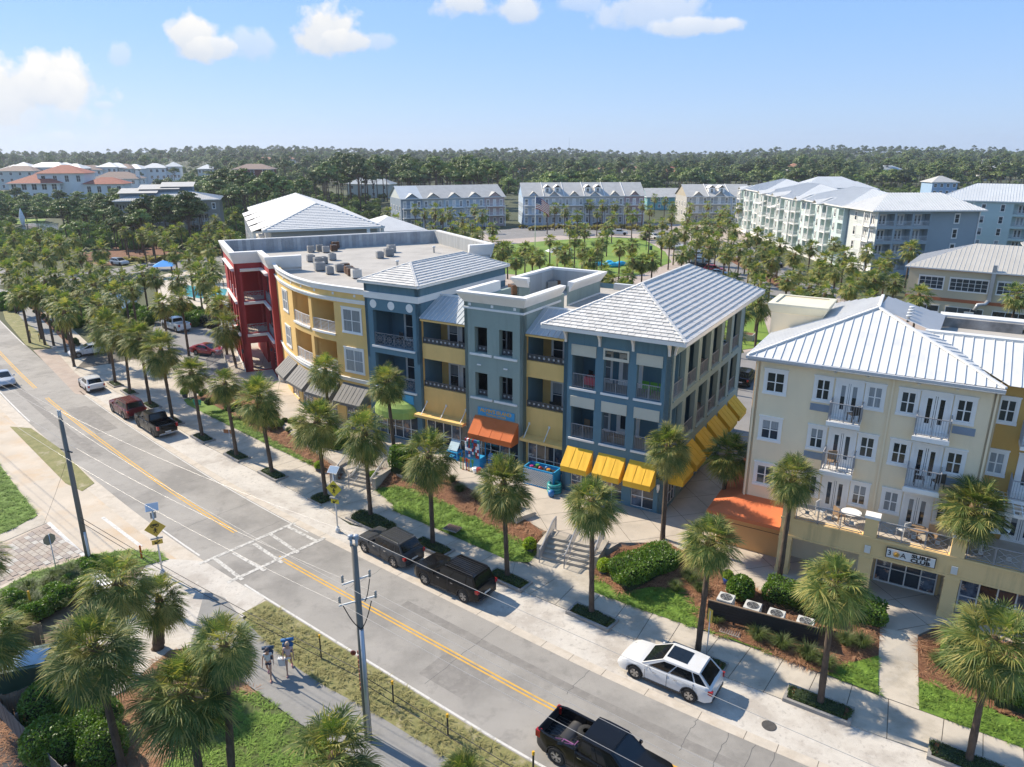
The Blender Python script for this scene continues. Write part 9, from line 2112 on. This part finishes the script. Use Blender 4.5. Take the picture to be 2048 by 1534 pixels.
while len(pts) < 10500:
 a = R(rf.uniform(40,140)); d = 330+(rf.random()**1.35)*1900; x, y = cos(a)*d, sin(a)*d; p = inpx(x, y)
 if d < 620:
  if p[1] > 378 or not clear(x-8, y-6, 24): continue
  if p[0] < 420 and rf.random() < .9: continue
 elif d < 1050 and p[0] < 420 and rf.random() < .85: continue
 pts.append((x, y, hill(x, y)-.3))
scatter('far_wood', pts, PINES+OAKS+OAKS, .8, 1.4, 'mixed wood running to the horizon', 3)
pts = []
while len(pts) < 900:
 x, y = rf.uniform(-40,1000), rf.uniform(388,440); q = at(x, y, 0)
 if (x < 640 and y > 425) or (x > 760 and y > 400): continue
 pts.append((q.x, q.y, 0))
while len(pts) < 2600:
 x, y = rf.uniform(-60,520), rf.uniform(405,520); q = at(x, y, 0)
 if (25 < x < 130 and 436 < y < 474) or (y > 500 and x > 120) or (x > 130 and y > 470 and rf.random() < .6): continue
 pts.append((q.x, q.y, 0))
while len(pts) < 3200:
 q = at(rf.uniform(980,2048), rf.uniform(372,392), 0); pts.append((q.x, q.y, 0))
BM = [(None, m_) for m_ in BUSH_FAR]
scatter('undergrowth', pts, BM, 1.6, 3.6, 'scrub and undergrowth beneath the pines', 5)
for (x0, x1, y0, y1, n_, lab) in ((150,420,625,655,50,'hedge mass along the pond and car park'),(900,960,560,600,20,'shrubs behind the roof parapets'),(0,40,600,625,14,'shrubs by the far left walk')):
 pts = [tuple(at(rf.uniform(x0,x1), rf.uniform(y0,y1), 0)) for _ in range(n_)]; scatter('shrub_mass', pts, [(None, m_) for m_ in BUSH_G], 1.0, 2.2, lab, 6)
# thin radio mast on the horizon
t = MB(); t.box(-.4,.4,-.4,.4,0,52,taper=.3); t.build('radio_mast', zinc, loc=(Vector((.075,1,0)).normalized()*1500), label='thin radio mast far off on the wooded horizon', cat='mast')
# short blades on the lawns and pine straw on the beds near the camera
def blades(name, kind, dens, mesh, label, maxd, smin, smax):
 r_ = random.Random(kind+40); P_ = []
 for k, (a, b, c) in TRIS:
  if k != kind: continue
  n = (b-a).cross(c-a).length/2*dens
  for _ in range(int(n)+(r_.random() < n-int(n))):
   u, v = r_.random(), r_.random()
   if u+v > 1: u, v = 1-u, 1-v
   p = a+(b-a)*u+(c-a)*v
   if p.length < maxd and p.y > 12: P_.append((p.x, p.y, p.z))
 scatter(name, P_, [(None, m_) for m_ in mesh], smin, smax, label, kind)
turf = mat('turf_blade', (.20,.31,.04), .8, .2, 2, col2=(.10,.19,.02), objvar=.3); vturf = mat('verge_blade', (.36,.31,.13), .9, .2, 2, col2=(.19,.19,.06)); needle = mat('straw_needle', (.42,.23,.12), .9, .2, 2, col2=(.2,.09,.05))
blades('grass_blades', 0, 16, [tuft_mesh('blades', 26, .09, .35, .022, turf, s, .3) for s in (1,2)], 'short turf blades', 75, .7, 1.3)
blades('verge_blades', 1, 9, [tuft_mesh('blades', 22, .12, .4, .022, vturf, s, .5) for s in (3,4)], 'patchy verge grass blades', 60, .6, 1.5)
blades('pine_straw', 2, 9, [tuft_mesh('needles', 24, .05, .6, .02, needle, s, .9) for s in (5,6)], 'pine straw litter', 70, .7, 1.4)
pts = [tuple(at(rf.uniform(x, x+90), y+rf.uniform(-14,12), 0)) for x, y in [(30+i*9, 596+i*3.2) for i in range(20)] for _ in range(5)]
scatter('shrub_mass', pts, [(None, m_) for m_ in BUSH_G], .9, 2.0, 'hedge growth between the far left walk and the pond', 9)
# ---- summer haze: one closed box of thin air --------------------------------------
mb = MB(); mb.box(-2600, 2600, -300, 2650, -2.5, 75); hz_ = mb.build('haze', None or bpy.data.materials.new('haze_air'), kind='stuff', label='summer haze')
hm_ = hz_.data.materials[0]; hm_.use_nodes = True; nt = hm_.node_tree; nt.nodes.clear(); o_ = nt.nodes.new('ShaderNodeOutputMaterial'); v_ = nt.nodes.new('ShaderNodeVolumePrincipled'); v_.inputs['Color'].default_value = (.80,.88,1,1); v_.inputs['Density'].default_value = .00013; v_.inputs['Anisotropy'].default_value = .3; nt.links.new(v_.outputs[0], o_.inputs['Volume'])
